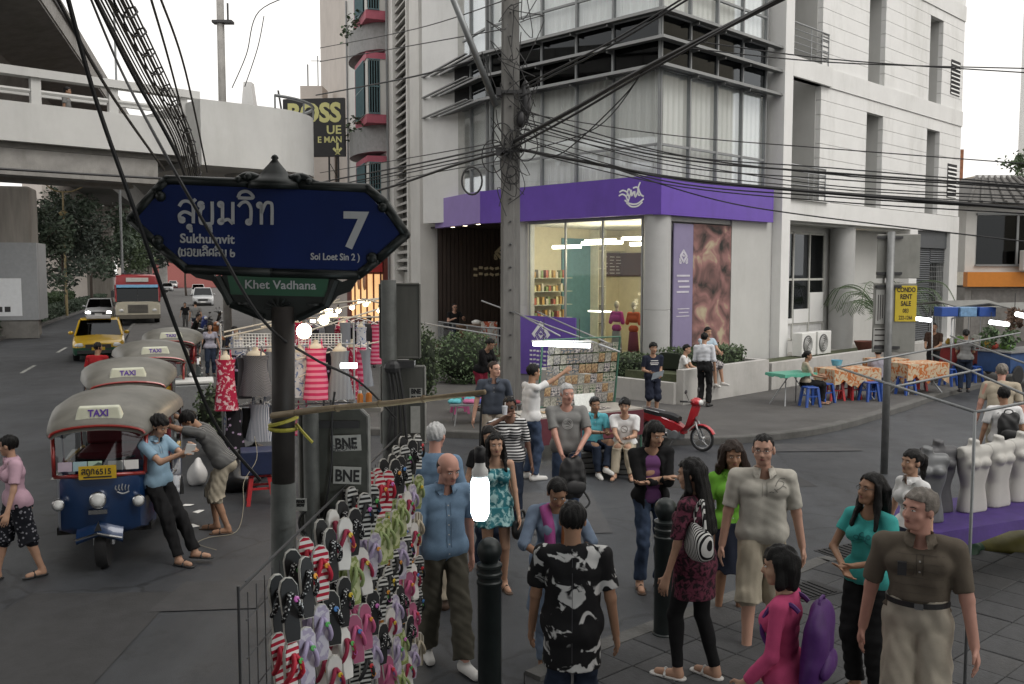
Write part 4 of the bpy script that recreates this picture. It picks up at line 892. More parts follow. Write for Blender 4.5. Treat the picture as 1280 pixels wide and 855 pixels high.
def person(label, loc, face, h, hair='short', haircol=None, skin='thai', female=False, build=1.0, near=False,
   pel=(0, 0, .525), lean=(0, 0), shy=0, hy=0, hp=5, ht=0, hl=None, hr=None, el=None, er=None, fl=None, fr=None, kl=(0, -1, 0), kr=(0, -1, 0), fdl=0, fdr=0,
   top=None, bottom=None, shoes=None, extra=None, group='people', grid=None, belly=0, glasses=None, curl=.5):
 """loc: ground point under the pelvis origin; face: degrees about z, 0 looks at the camera (-y). left = +x. lengths in heights."""
 _pid[0] += 1; seed = _pid[0]*7+3; fe = female
 root = thing('person', label, 'person', loc, R(face), group)
 V = lambda *p: Vector(p)*h
 hx = .052 if fe else .05; shw = (.098 if fe else .112)*(.5+.5*build)
 pel = Vector(pel)*h; u = Vector((lean[0], lean[1], 1)).normalized(); yaw = Matrix.Rotation(R(shy), 3, 'Z')
 f = yaw @ Vector((0, -1, 0)); f = (f-u*f.dot(u)).normalized(); r = f.cross(u)*-1   # r: person's left (+x)
 pf = Vector((0, -1, 0)); pr = Vector((1, 0, 0))
 T = lambda a, b, c: pel+r*(a*h)+f*(b*h)+u*(c*h)
 hipL, hipR = pel+pr*hx*h, pel-pr*hx*h
 shL, shR = T(shw, 0, .278), T(-shw, 0, .278)
 nb, hc = T(0, .005, .315), None
 hf = Matrix.Rotation(R(shy+hy), 3, 'Z') @ Vector((0, -1, 0)); hu = (u*.35+Vector((0, 0, .65))).normalized(); hs = hf.cross(hu).normalized()*-1; hf = (hu.cross(hs)*-1).normalized()
 q = Matrix.Rotation(R(hp), 3, hs); hf, hu = q @ hf, q @ hu
 if hf.dot(Matrix.Rotation(R(shy+hy), 3, 'Z') @ Vector((0, -1, 0))) < 0: hf = -hf
 q = Matrix.Rotation(R(ht), 3, hf); hs, hu = q @ hs, q @ hu
 hc = nb+hu*(.087*h)+hf*(.012*h); HD = lambda a, b, c: hc+hs*(a*h)+hf*(b*h)+hu*(c*h)
 la, lf = .168*h, .150*h
 hl = pel+Vector((.165+.02*build, -.02, -.05))*h if hl is None else Vector(hl)*h; hr = pel+Vector((-.165-.02*build, -.02, -.05))*h if hr is None else Vector(hr)*h
 elL, haL = ik(shL, hl, la, lf, el or (.35, 1, -.2)); elR, haR = ik(shR, hr, la, lf, er or (-.35, 1, -.2))
 fl = Vector((.058, .01, .045) if fl is None else fl)*h; fr = Vector((-.058, .01, .045) if fr is None else fr)*h
 th, sk = .245*h, .245*h
 knL, anL = ik(hipL, fl, th, sk, kl); knR, anR = ik(hipR, fr, th, sk, kr)
 fdL = Matrix.Rotation(R(fdl+8), 3, 'Z') @ Vector((0, -1, 0)); fdR = Matrix.Rotation(R(fdr-8), 3, 'Z') @ Vector((0, -1, 0))
 G_ = grid or (.0085 if near else .0125)
 allp = [pel, shL, shR, elL, elR, haL, haR, knL, knR, anL, anR, hc, HD(0, 0, .08), anL+fdL*.13*h, anR+fdR*.13*h]
 lo = [min(p[i] for p in allp)-.13*h for i in range(3)]; hi = [max(p[i] for p in allp)+.13*h for i in range(3)]; lo[2] = max(lo[2], min(anL.z, anR.z)-.06*h)
 b = build; w = h*b
 def torso(F, e=0, low=True, k=.022, shoulders=True):
  ca = .050 if fe else .056
  F.cone(T(-.043*b, -.004, .225), T(.043*b, -.004, .225), ca*w+e, ca*w+e, k, (f, .86))
  F.cone(T(-.026*b, 0, .11), T(.026*b, 0, .11), (.044 if fe else .056)*w+e, (.044 if fe else .056)*w+e, k, (f, .90))
  F.cone(T(-.030*b, 0, .165), T(.030*b, 0, .165), (.045 if fe else .055)*w+e, (.045 if fe else .055)*w+e, k, (f, .90))
  if belly: F.ell(T(0, .03, .10), (.085*w+e, .085*w+e+belly*h, .10*w+e), None, k)
  if low:
   F.cone(hipL*1+u*.03*h, hipR+u*.03*h, (.056 if fe else .052)*w+e, (.056 if fe else .052)*w+e, k, (pf, .95))
   F.cone(pel+pr*.034*h-pf*.028*h-Vector((0, 0, .01*h)), pel-pr*.034*h-pf*.028*h-Vector((0, 0, .01*h)), .046*w+e, .046*w+e, k)
  if fe:
   for s_ in (-1, 1): F.ell(T(.042*s_*b, .042, .205), (.036*w+e, .036*w+e, .036*w+e), None, .02)
  elif b > 1.02:
   for s_ in (-1, 1): F.ell(T(.045*s_*b, .03, .225), (.042*w+e, .030*w+e, .032*w+e), None, .03)
  if shoulders:
   F.cone(T(0, -.008, .284), T(shw*.9, 0, .276), .030*w+e*.8, .027*w+e*.8, k); F.cone(T(0, -.008, .284), T(-shw*.9, 0, .276), .030*w+e*.8, .027*w+e*.8, k)
   F.cone(T(0, -.01, .262), nb-u*.008*h, .048*w+e*.5, .030*h+e*.4, k, (f, .85))
 ar = (.0215, .0185, .018, .0138) if fe else (.0255, .022, .0215, .016)
 def arm(F, s_, e=0, t0=0, t1=2.0, cut=True, k=.018):
  sh, elb, ha = (shL, elL, haL) if s_ > 0 else (shR, elR, haR)
  if t1 <= 1:
   end = sh.lerp(elb, t1); n = (elb-sh).normalized(); F.cone(sh, end+n*.02, (ar[0]+.003)*w+e*.8, lerp(ar[0]+.003, ar[1], t1)*w+e*1.3, k, cut=[(end, n)]); return
  F.cone(sh, elb, (ar[0]+.004)*w+e, ar[1]*w+e, k)
  end = elb.lerp(ha, min(1, t1-1)); n = (ha-elb).normalized(); F.cone(elb, end+(n*.02 if cut else n*0), ar[2]*w+e, lerp(ar[2], ar[3], min(1, t1-1))*w+e, k, cut=[(end, n)] if cut else None)
 def leg(F, s_, e=0, e2=None, t1=2.0, cut=False, k=.02):
  hip, kn, an = (hipL, knL, anL) if s_ > 0 else (hipR, knR, anR); e2 = e if e2 is None else e2
  tr, kr_, cr, ak = (.050, .031, .030, .020) if fe else (.047, .033, .031, .021)
  if t1 <= 1:
   end = hip.lerp(kn, t1); n = (kn-hip).normalized(); F.cone(hip, end+n*.02, tr*w+e, lerp(tr, kr_, t1)*w+e2, k, cut=[(end, n)]); return
  F.cone(hip, kn, tr*w+e, kr_*w+lerp(e, e2, .5), k)
  c = kn.lerp(an, .32)+((kn-an).cross(pr)).normalized()*0; bk = (pr.cross(an-kn)).normalized()
  if bk.y < 0: bk = -bk
  if not cut:
   F.cone(kn, an, kr_*w*.93+e, ak*w+e2, k); F.cone(kn.lerp(an, .15)+bk*.006*h, kn.lerp(an, .5)+bk*.006*h, cr*w*.95+e, ak*w*1.1+e, .02)
  else:
   end = kn.lerp(an, t1-1); n = (an-kn).normalized(); F.cone(kn, end+n*.02, kr_*w+lerp(e, e2, .5), lerp(cr, ak, t1-1)*w+e2, k, cut=[(end, n)]); F.cone(kn.lerp(an, .15)+bk*.006*h, kn.lerp(an, min(.5, t1-1))+bk*.006*h, cr*w*.95+e, ak*w*1.1+e, .02)
 # ---- body
 Fd = Field(lo, hi, G_)
 torso(Fd, -.004)
 for s_ in (-1, 1): arm(Fd, s_, -.001, cut=False); leg(Fd, s_, -.002)
 Fd.cone(nb-u*.03*h, HD(0, -.012, -.03), .032*h*(.88 if fe else 1), .030*h*(.88 if fe else 1), .015)
 R3 = [tuple(hs), tuple(hf), tuple(hu)]
 Fd.ell(HD(0, -.008, .018), (.0445*h, .056*h, .050*h), R3, .015)
 Fd.ell(HD(0, .012, -.018), (.037*h, .040*h, .047*h), R3, .015)
 Fd.cone(HD(-.012, .030, -.052), HD(.012, .030, -.052), .014*h, .014*h, .018)
 Fd.cone(HD(0, .047, .004), HD(0, .056, -.017), .0055*h, .0095*h, .008)
 Fd.cone(HD(-.024, .040, .018), HD(.024, .040, .018), .0075*h, .0075*h, .012)
 for s_ in (-1, 1):
  Fd.ell(HD(.0185*s_, .051, .004), (.010*h, .006*h, .0055*h), R3, .008, neg=True)
  Fd.ell(HD(.024*s_, .030, -.018), (.014*h, .014*h, .014*h), R3, .015)
  Fd.ell(HD(.045*s_, -.006, -.002), (.007*h, .013*h, .019*h), R3, .006)
 Fd.cone(HD(-.010, .043, -.033), HD(.010, .043, -.033), .0075*h, .0075*h, .006)
 # hands
 for s_, elb, ha in ((1, elL, haL), (-1, elR, haR)):
  d = (ha-elb).normalized(); ref = Vector((0, -1, .15)); sd = (ref-d*ref.dot(d)); sd = sd.normalized() if sd.length > .2 else Vector((s_, 0, 0))
  pn = d.cross(sd).normalized()    # palm normal axis
  if pn.dot(Vector((-s_, 0, 0))) < 0: pn = -pn
  L = .105*h; pc = ha+d*L*.28
  Fd.cone(ha-d*.01, ha+d*L*.35, .0155*h, .0175*h, .012, (pn, .62)); Fd.cone(ha+d*L*.2, ha+d*L*.42, .020*h, .022*h, .012, (pn, .5))
  for i in range(4):
   o_ = (i-1.5)*.0125*h; ll = (.42, .50, .47, .37)[i]*L; a0 = ha+d*L*.45+sd*(-o_); d1 = (d+pn*curl*.4-sd*(i-1.5)*.06).normalized(); a1 = a0+d1*ll*.5; d2 = (d+pn*curl*1.5).normalized(); a2 = a1+d2*ll*.5
   Fd.cone(a0, a1, .0056*h, .0052*h, .004); Fd.cone(a1, a2, .0052*h, .0044*h, .003)
  t0 = ha+d*L*.12+sd*.012*h; t1 = t0+(d*.6+sd*.75+pn*.25).normalized()*.028*h; Fd.cone(t0, t1, .0075*h, .0062*h, .006); Fd.cone(t1, t1+(d*.95+sd*.1+pn*.3).normalized()*.022*h, .0062*h, .005*h, .004)
 # feet
 shoe_h = shoes[0] if shoes else None
 for an, fd, kn in ((anL, fdL, knL), (anR, fdR, knR)):
  sole = an.z-.045*h; t = an+fd*.095*h; Fd.cone((an.x, an.y, sole+.022*h), (t.x, t.y, sole+.014*h), .023*h, .017*h, .015, None, [((0, 0, sole+.004*h), (0, 0, -1))]); Fd.cone(an, an+Vector((0, 0, -.025*h))-fd*.008*h, .022*h, .021*h, .015, None, [((0, 0, sole+.004*h), (0, 0, -1))])
 body = link('body', Fd.mesh('body', skinmat(skin)), root)
 # ---- eyes, brows, lips
 HM = Matrix((hs, hf, hu)).transposed().to_4x4()
 for s_ in (-1, 1):
  q = MB(); q.T = Matrix.Translation(HD(.0185*s_, .0455, .004)) @ HM; q.sph((0, 0, 0), (.0075*h, .0055*h, .0028*h), 10, 6); q.cur = 1; q.sph((0, .0032*h, 0), (.0036*h, .003*h, .0030*h), 8, 5); q.build('eye', [EYEW, EYED], root, smooth=True)
  q = MB(); q.tube([HD(.008*s_, .0505, .0145), HD(.019*s_, .0505, .0172), HD(.030*s_, .0445, .0145)], [.0016*h, .0023*h, .0012*h], 5); q.build('eyebrow', HAIRG if haircol is HAIRG else BROW, root, smooth=True)
 q = MB(); q.tube([HD(-.0135, .0475, -.0335), HD(-.005, .0515, -.032), HD(.005, .0515, -.032), HD(.0135, .0475, -.0335)], [.001*h, .0026*h, .0026*h, .001*h], 5); q.tube([HD(-.011, .0475, -.036), HD(0, .0515, -.0368), HD(.011, .0475, -.036)], [.001*h, .003*h, .001*h], 5); q.build('lips', LIP, root, smooth=True)
 # ---- hair
 hm = haircol or HAIRB
 if hair != 'bald':
  Fh = Field([min(hc[i], nb[i])-.30*h for i in range(2)]+[min(hc.z, nb.z)-.30*h], [hc[i]+.16*h for i in range(2)]+[hc.z+.13*h], G_*.8)
  big = {'short': .0045, 'crew': .001, 'bob': .007, 'long': .006, 'curly': .014, 'pony': .005, 'bun': .005, 'thick': .010}[hair]
  Fh.ell(HD(0, -.010, .021), ((.0455+big)*h, (.0575+big)*h, (.052+big)*h), R3, .01)
  # face opening: forward of the ears and below the hairline
  hl_ = {'short': .042, 'crew': .046, 'bob': .036, 'long': .044, 'curly': .042, 'pony': .034, 'bun': .046, 'thick': .034}[hair]
  a = HD(0, .022, 0); sl, X = Fh.sub(Fh.lo, Fh.lo+Fh.n*Fh.h)
  pfw = (X[0]-hc.x)*hf.x+(X[1]-hc.y)*hf.y+(X[2]-hc.z)*hf.z; pup = (X[0]-hc.x)*hu.x+(X[1]-hc.y)*hu.y+(X[2]-hc.z)*hu.z; psd = np.abs((X[0]-hc.x)*hs.x+(X[1]-hc.y)*hs.y+(X[2]-hc.z)*hs.z)
  fo = np.maximum((.016*h-pfw), pup-hl_*h+psd*psd*(6/h))
  Fh.F = np.maximum(Fh.F, -fo)
  if hair in ('short', 'crew', 'pony', 'bun', 'thick'):
   Fh.F = np.maximum(Fh.F, -(pup+.038*h+pfw*.35)); Fh.F = np.maximum(Fh.F, -np.maximum(np.maximum(-.012*h-pfw, pup-.006*h), .036*h-psd))
  if hair == 'bob':
   for s_ in (-1, 1): Fh.cone(HD(.042*s_, -.005, .02), HD(.046*s_, .0, -.06), .016*h, .018*h, .012)
   Fh.cone(HD(-.02, -.045, .0), HD(-.02, -.04, -.06), .03*h, .026*h, .02); Fh.cone(HD(.02, -.045, .0), HD(.02, -.04, -.06), .03*h, .026*h, .02)
  if hair in ('long', 'curly'):
   ww = 1.35 if hair == 'curly' else 1
   bk_ = T(0, -.078, .16 if hair == 'long' else .2)
   for s_ in (-1, 0, 1): Fh.cone(HD(.028*s_, -.045, .01), bk_+r*(.030*s_*h)*ww, .032*h*ww, .020*h*ww, .02, (f, .8))
   for s_ in (-1, 1): Fh.cone(HD(.046*s_, .004, .02), HD(.052*s_*ww, -.002, -.06), .013*h*ww, .018*h*ww, .012); Fh.cone(HD(.052*s_*ww, -.002, -.06), T(.058*s_*ww, .062 if hair == 'long' else 0, .245), .018*h*ww, .009*h*ww, .012)
  if hair == 'pony':
   Fh.cone(HD(0, -.06, .03), HD(0, -.085, .015), .018*h, .022*h, .01); Fh.cone(HD(0, -.085, .02), HD(0, -.088, -.06), .022*h, .017*h, .012); Fh.cone(HD(0, -.088, -.06), HD(0, -.078, -.12), .017*h, .006*h, .012)
  if hair == 'bun': Fh.ell(HD(0, -.068, -.005), (.03*h, .026*h, .03*h), R3, .01)
  Fh.fold(seed, .008 if hair == 'curly' else .0045, 90 if hair == 'curly' else 130, .2)
  link('hair', Fh.mesh('hair', hm), root)
 else:
  Fh = Field([c_-.09*h for c_ in hc], [c_+.09*h for c_ in hc], G_*.8); Fh.ell(HD(0, -.012, .008), (.0475*h, .056*h, .046*h), R3, .01); Fh.plane(HD(0, 0, .022), tuple(hu)); Fh.plane(HD(0, 0, -.035), tuple(-hu)); Fh.plane(HD(0, -.004, 0), tuple(hf)); link('hair', Fh.mesh('hair', hm), root)
 # ---- clothing
 if bottom:
  k_, mt = bottom['kind'], bottom['mat']; e = bottom.get('loose', .012); ew = min(e, .014); Fb = Field(lo, hi, G_)
  if k_ in ('pants', 'shorts'):
   L = bottom.get('len', 1.95 if k_ == 'pants' else 1.0)
   Fb.cone(hipL+u*.03*h, hipR+u*.03*h, (.056 if fe else .052)*w+ew, (.056 if fe else .052)*w+ew, .022, (pf, .95)); Fb.cone(pel+pr*.034*h-pf*.028*h-Vector((0, 0, .01*h)), pel-pr*.034*h-pf*.028*h-Vector((0, 0, .01*h)), .046*w+ew, .046*w+ew, .022)
   Fb.cone(T(-.028*b, 0, .08), T(.028*b, 0, .08), (.050 if fe else .057)*w+ew, (.050 if fe else .057)*w+ew, .022, (f, .90))
   if belly: Fb.ell(T(0, .02, .07), (.075*w+ew, .075*w+ew+belly*h, .06*w+ew), None, .02)
   for s_ in (-1, 1): leg(Fb, s_, ew, e+bottom.get('flare', .012), L, True)
   Fb.fold(seed+1, bottom.get('fold', .007 if e > .008 else .002), 32, .8); Fb.fold(seed+9, .004 if e > .008 else 0, 75, .5)
  else:
   L = bottom.get('len', .95); kc = (knL+knR)/2; pc_ = pel+u*.05*h; rad = bottom.get('rad', .115)*h
   if pel.z < .42*h: kc = (knL+knR)/2
   end = pc_.lerp(kc, L) if L <= 1 else kc.lerp((anL+anR)/2, L-1); n = (end-pc_).normalized()
   Fb.cone(pc_-pf*.006*h, end+n*.05, .094*w+e*.5, rad, .02, (pf, .86), cut=[(end, n), (pc_+u*.05*h, tuple(u))]); Fb.cone(pel+pr*.034*h-pf*.028*h-Vector((0, 0, .01*h)), pel-pr*.034*h-pf*.028*h-Vector((0, 0, .01*h)), .046*w+e, .046*w+e, .03); Fb.fold(seed+1, .010, 40, .12)
  Fb.plane(T(0, 0, .105 if (top is None or top.get('hem', 0) > .05) else max(.02, top.get('hem', 0)+.035)), tuple(u)); link(bottom.get('name', {'pants': 'trousers', 'shorts': 'shorts', 'skirt': 'skirt'}[k_]), Fb.mesh(k_, mt), root)
 if top:
  mt = top['mat']; e = top.get('loose', .015); sl_ = top.get('sleeve', .6); hem = top.get('hem', .0); Ft = Field(lo, hi, G_)
  torso(Ft, e, low=True, shoulders=sl_ > 0)
  if hem < -.03:
   Ft.cone(pel+u*.06*h, pel+u*(hem-.03)*h, .080*w+e, (.088+top.get('flare', 0))*w+e, .03, (pf, .86))
  if hem < .05 and not fe: Ft.cone(T(-.03*b, 0, .17), T(-.034*b, 0, .05), .056*w+e, .056*w+e, .02, (f, .95)); Ft.cone(T(.03*b, 0, .17), T(.034*b, 0, .05), .056*w+e, .056*w+e, .02, (f, .95))
  if hem < .05: Ft.cone(hipL+u*.03*h, hipR+u*.03*h, (.056 if fe else .052)*w+e+.008, (.056 if fe else .052)*w+e+.008, .022, (pf, .98)); Ft.cone(pel+pr*.03*h-pf*.024*h, pel-pr*.03*h-pf*.024*h, .048*w+e+.006, .048*w+e+.006, .02)
  if sl_ > 0:
   for s_ in (-1, 1): arm(Ft, s_, e*.75, 0, sl_)
  else:
   for s_ in (-1, 1): Ft.cone(T(.062*s_, .0, .25), T(.058*s_, 0, .30), .018*h, .014*h, .01)
  Ft.fold(seed+2, top.get('fold', .0050), 26, .35); Ft.fold(seed+5, .0022, 62, .5)
  Ft.plane(pel+u*hem*h, tuple(-u))
  if sl_ == 0 and top.get('strap', True) is False: Ft.plane(T(0, 0, .255), tuple(u))
  Ft.cone(nb+f*.012*h, nb+u*.10*h+f*.03*h, .046*h*(1.25 if sl_ == 0 else 1), .06*h, .006, neg=True)
  if top.get('vneck'): Ft.cone(T(0, .03, .30), T(0, .075, .235), .03*h, .008*h, .006, neg=True)
  if top.get('open'): [Ft.cone(T(x_, .068, .32), T(x_, .072, -.08), .040*h, .044*h, .006, neg=True) for x_ in (-.012, .012)]
  ms = Ft.mesh('top', mt); link(top.get('name', 'shirt'), ms, root)
  if top.get('collar'):
   q = MB(); cr_ = []
   for i in range(17):
    a_ = -math.pi/2+2*math.pi*(.06+.88*i/16); ds = Vector((0, 0, 0))+r*(math.cos(a_)*.050*h)-f*(math.sin(a_)*.047*h)
    dz = -.018*h*max(0, 1-abs(i/8-1)*0) if i in (0, 16) else 0
    c_ = nb+u*(.0*h)-u*.006*h
    cr_.append([c_+ds*.86+u*.018*h+f*(.012*h if i in (0, 16) else 0), c_+ds*1.22-u*(.012*h+ (.016*h if i in (0, 16, 1, 15) else 0)), c_+ds*1.16-u*.016*h, c_+ds*.80+u*.010*h])
   q.loft(cr_); q.build('collar', top.get('collarmat', mt), root, smooth=True)
 if top and top.get('under'):
  pass
 if shoes:
  kd, mt = shoes
  for an, fd in ((anL, fdL), (anR, fdR)):
   Fs = Field([an.x-.16*h, an.y-.16*h, an.z-.06*h], [an.x+.16*h, an.y+.16*h, an.z+.04*h], G_*.8)
   sole = an.z-.045*h; t = an+fd*.108*h; cu = [((0, 0, sole), (0, 0, -1))]
   if kd == 'shoe':
    Fs.cone((an.x-fd.x*.01*h, an.y-fd.y*.01*h, sole+.02*h), (t.x, t.y, sole+.012*h), .029*h, .022*h, .015, None, cu); Fs.cone(an-fd*.004*h, an+Vector((0, 0, -.02*h)), .026*h, .028*h, .012, None, cu+[((0, 0, sole+.055*h), (0, 0, 1))])
   else:
    Fs.cone((an.x-fd.x*.015*h, an.y-fd.y*.015*h, sole+.004*h), (t.x, t.y, sole+.004*h), .026*h, .025*h, .008, None, [((0, 0, sole-.002*h), (0, 0, -1)), ((0, 0, sole+.009*h), (0, 0, 1))])
    m_ = an+fd*.055*h; sd = Vector((-fd.y, fd.x, 0)); Fs.cone((m_.x+sd.x*.024*h, m_.y+sd.y*.024*h, sole+.012*h), (m_.x, m_.y, sole+.036*h), .007*h, .007*h, .005); Fs.cone((m_.x-sd.x*.024*h, m_.y-sd.y*.024*h, sole+.012*h), (m_.x, m_.y, sole+.036*h), .007*h, .007*h, .005)
   link('shoe' if kd == 'shoe' else 'sandal', Fs.mesh('shoe', mt), root)
 if glasses:
  q = MB(); gr = 0 if glasses == 'clear' else 1
  for s_ in (-1, 1):
   ring_ = [HD(.0185*s_+.0125*math.cos(a_), .0545, .003+.009*math.sin(a_)) for a_ in [2*math.pi*i/12 for i in range(13)]]
   if gr: q.sph(HD(.0185*s_, .0535, .003), (.0125*h, .0125*h, .010*h), 10, 6)
   else: q.tube(ring_, .0009*h, 4)
   q.tube([HD(.031*s_, .0535, .006), HD(.044*s_, .02, .007), HD(.047*s_, -.006, .006)], .001*h, 4)
  q.tube([HD(-.006, .0575, .005), HD(.006, .0575, .005)], .001*h, 4); q.build('glasses', BLACKP, root)
 J = dict(root=root, h=h, T=T, HD=HD, pel=pel, u=u, f=f, r=r, shL=shL, shR=shR, elL=elL, elR=elR, haL=haL, haR=haR, knL=knL, knR=knR, anL=anL, anR=anR, nb=nb, hc=hc, hf=hf, hu=hu)
 J['W'] = Matrix.Translation(Vector(loc)) @ Matrix.Rotation(R(face), 4, 'Z')
 return J
def at_feet(u, v, vh=None, z=0, h=None):
 """ground point from the feet; height from the head top if given"""
 p = G(u, v, z)
 if vh is None: return p, h
 d = ray(u, vh); q = Vector((0, 0, EYE))+d*(p.y/d.y); return p, q.z-z
def at_head(u, v, h, z=0): p = G(u, v, z+h*.995); p.z = z; return p
# ------------------------------------------------------------------ the people in the photograph
PINK = cloth('pale_pink', (.50, .33, .40)); LBLUE = cloth('light_blue', (.24, .36, .46)); GREYT = cloth('grey_tee', (.20, .20, .195)); DPOLO = cloth('slate_polo', (.055, .065, .085)); TURQ = cloth('turquoise', (.10, .36, .42))
CHAM = cloth('chambray', (.15, .23, .33), .12); PANTB = cloth('grey_brown', (.075, .07, .055)); BLK = BLACKC; LIME = cloth('lime_green', (.16, .40, .05)); STONE = cloth('stone_polo', (.46, .44, .39)); HOT = cloth('hot_pink', (.48, .07, .17))
TEAL = cloth('teal_tee', (.06, .36, .34)); BRN = cloth('brown_polo', (.125, .105, .082)); BEIGE = cloth('beige', (.40, .35, .27)); NAVY = cloth('navy', (.02, .024, .04)); PURT = cloth('purple_tee', (.17, .07, .19)); TANP = cloth('tan_trousers', (.34, .30, .25)); MAR = pattern('maroon_print', 'noise', (.018, .010, .014), (.14, .035, .06), 30, .8, .5, soft=.08)
STRG = pattern('grey_stripe_tee', 'stripe', (.045, .045, .047), (.17, .17, .165), 22, .85, .5); BWS = pattern('black_white_stripe', 'stripe', (.012, .012, .014), (.6, .6, .6), 9, .85, .55); FLOR = pattern('black_white_floral', 'noise', (.010, .010, .011), (.50, .50, .49), 8.5, .8, .57, soft=.02)
DARKP = pattern('dark_dots', 'dots', (.25, .25, .28), (.012, .013, .018), 26, .85, .28); PLAID = pattern('plaid_shorts', 'check', (.10, .09, .10), (.42, .40, .40), 22); DRESS = pattern('turquoise_dress', 'noise', (.03, .16, .19), (.35, .55, .55), 16, .8, .52, soft=.06); BLW = pattern('blue_white_check', 'stripe', (.15, .32, .45), (.6, .62, .64), 14, .85, .5, 'X')
KAM = cloth('kameez_blue', (.17, .22, .30)); LSHORT = cloth('pale_shorts', (.44, .40, .33)); WSLV = cloth('white_shirt', (.60, .62, .66), .03)
W12 = .12
p, h_ = at_feet(25, 722, 541); J = {}
J['pinkw'] = person('woman in pale pink polo and dark patterned shorts striding out at the left edge', p, -50, h_*.99, 'short', HAIRB, 'thai', True, 1.12, True, hl=(.19, -.10, .50), hr=(-.17, .10, .48), fl=(.06, .13, .045), fr=(-.05, -.13, .045), hy=-35, lean=(0, -.05),
 top=dict(mat=PINK, sleeve=.75, hem=-.02, collar=True, loose=.018), bottom=dict(kind='shorts', mat=DARKP, len=1.1, loose=.03, flare=.035), shoes=('sandal', SHOEB))
J['leaner'] = person('man in light blue shirt leaning back on the blue three-wheeler with his hands raised', G(204, 700), 72, 1.70, 'thick', HAIRB, 'thai', near=True, build=.95, pel=(0, .02, .50), lean=(0, .10), hp=28, fl=(.03, -.24, .045), fr=(-.06, -.17, .045), hl=(.03, -.20, .76), hr=(-.04, -.21, .73), el=(.6, .4, -1), er=(-.6, .4, -1),
 top=dict(mat=LBLUE, sleeve=.7, hem=-.01, collar=True), bottom=dict(kind='pants', mat=BLK), shoes=('sandal', SHOEB))
J['stripe'] = person('man in grey striped tee and khaki shorts bracing both arms against the three-wheeler', G(276, 664), -82, 1.68, 'thick', HAIRB, 'tan', near=True, pel=(0, .04, .51), lean=(0, -.62), hp=38, hl=(.05, -.44, .84), hr=(-.09, -.42, .90), el=(.6, 0, -.5), er=(-.6, 0, -.5), fl=(.06, .06, .045), fr=(-.06, -.04, .045),
 top=dict(mat=STRG, sleeve=.75, hem=-.02, loose=.025), bottom=dict(kind='shorts', mat=KHAK, len=1.12, loose=.03, flare=.03), shoes=('sandal', SHOEBR))
J['red'] = person('person in a red shirt seen from behind among the parked three-wheelers', at_head(121, 428, 1.72), 175, 1.72, 'crew', HAIRB, 'tan', build=1.05, top=dict(mat=cloth('red', (.34, .02, .025)), sleeve=.7), bottom=dict(kind='pants', mat=JEAND), shoes=('shoe', SHOEB))
p, h_ = at_feet(232, 411, 378)
J['walk'] = person('far pedestrian in black walking up the avenue pavement edge', p, 20, h_, 'short', HAIRB, 'thai', grid=.025, top=dict(mat=BLK), bottom=dict(kind='pants', mat=cloth('grey_trouser', (.09, .09, .09))), shoes=('shoe', SHOEB), fl=(.06, -.06, .045), fr=(-.06, .08, .045))
J['walk2'] = person('far pedestrian in dull grey just behind the one in black', at_head(244, 377, 1.68, .12), 190, 1.68, 'short', HAIRB, 'thai', grid=.025, top=dict(mat=GREYT), bottom=dict(kind='pants', mat=JEAND), shoes=('shoe', SHOEB))
J['walk3'] = person('person in dark clothes stooping by the parked motorbikes', at_head(240, 396, 1.45, .12), 90, 1.6, 'short', HAIRB, 'thai', grid=.025, lean=(0, -.4), top=dict(mat=BLK, sleeve=1.9), bottom=dict(kind='pants', mat=JEAND), shoes=('shoe', SHOEB))
# under the street sign, by the dress stall
J['redhair'] = person('red-haired woman in a blue sleeveless top browsing the dress stall', at_head(441, 397, 1.65, W12), 15, 1.65, 'long', HAIRR, 'pink', True, grid=.016, top=dict(mat=cloth('blue_top', (.03, .07, .22)), sleeve=0), bottom=dict(kind='pants', mat=JEAN), shoes=('sandal', SHOEB), hl=(.13, -.12, .55))
J['stallman'] = person('man in grey tee bending over beside the red-haired woman', at_head(463, 398, 1.6, W12), 200, 1.72, 'short', HAIRN, 'fair', grid=.016, lean=(0, -.3), top=dict(mat=GREYT), bottom=dict(kind='pants', mat=BLK), shoes=('shoe', SHOEB))
J['stallseat'] = person('dark haired man in black sitting by the lit restaurant front', at_head(474, 401, 1.30, W12), -60, 1.7, 'short', HAIRB, 'thai', grid=.016, pel=(0, 0, .28), fl=(.06, -.2, .045), fr=(-.06, -.22, .045), hl=(.06, -.2, .4), hr=(-.06, -.2, .4), top=dict(mat=BLK, sleeve=1.9), bottom=dict(kind='pants', mat=JEAND), shoes=('shoe', SHOEB))
# on the terrace
pt = P(568, 430, 31.6); pt.z = .66
J['terrace'] = person('man in black tee sitting at the table on the shop terrace', pt, 25, 1.76, 'crew', HAIRB, 'fair', grid=.016, pel=(0, 0, .36), fl=(.06, -.18, .1), fr=(-.06, -.2, .1), hl=(.12, -.2, .56), hr=(-.1, -.2, .54), top=dict(mat=BLK, sleeve=.6, hem=.04), bottom=dict(kind='pants', mat=JEAND), shoes=('shoe', SHOEB), glasses='sun')
J['jacket'] = person('woman in black and red jacket bending over beside the round bush', G(601, 520, .12)+Vector((0, 0, .12)), 50, 1.62, 'bun', HAIRB, 'thai', True, lean=(0, -.38), hp=25, hl=(.06, -.28, .52), hr=(-.08, -.26, .5), top=dict(mat=BLK, sleeve=1.95, loose=.02), bottom=dict(kind='pants', mat=cloth('dark_red', (.2, .02, .04))), shoes=('shoe', SHOEB))
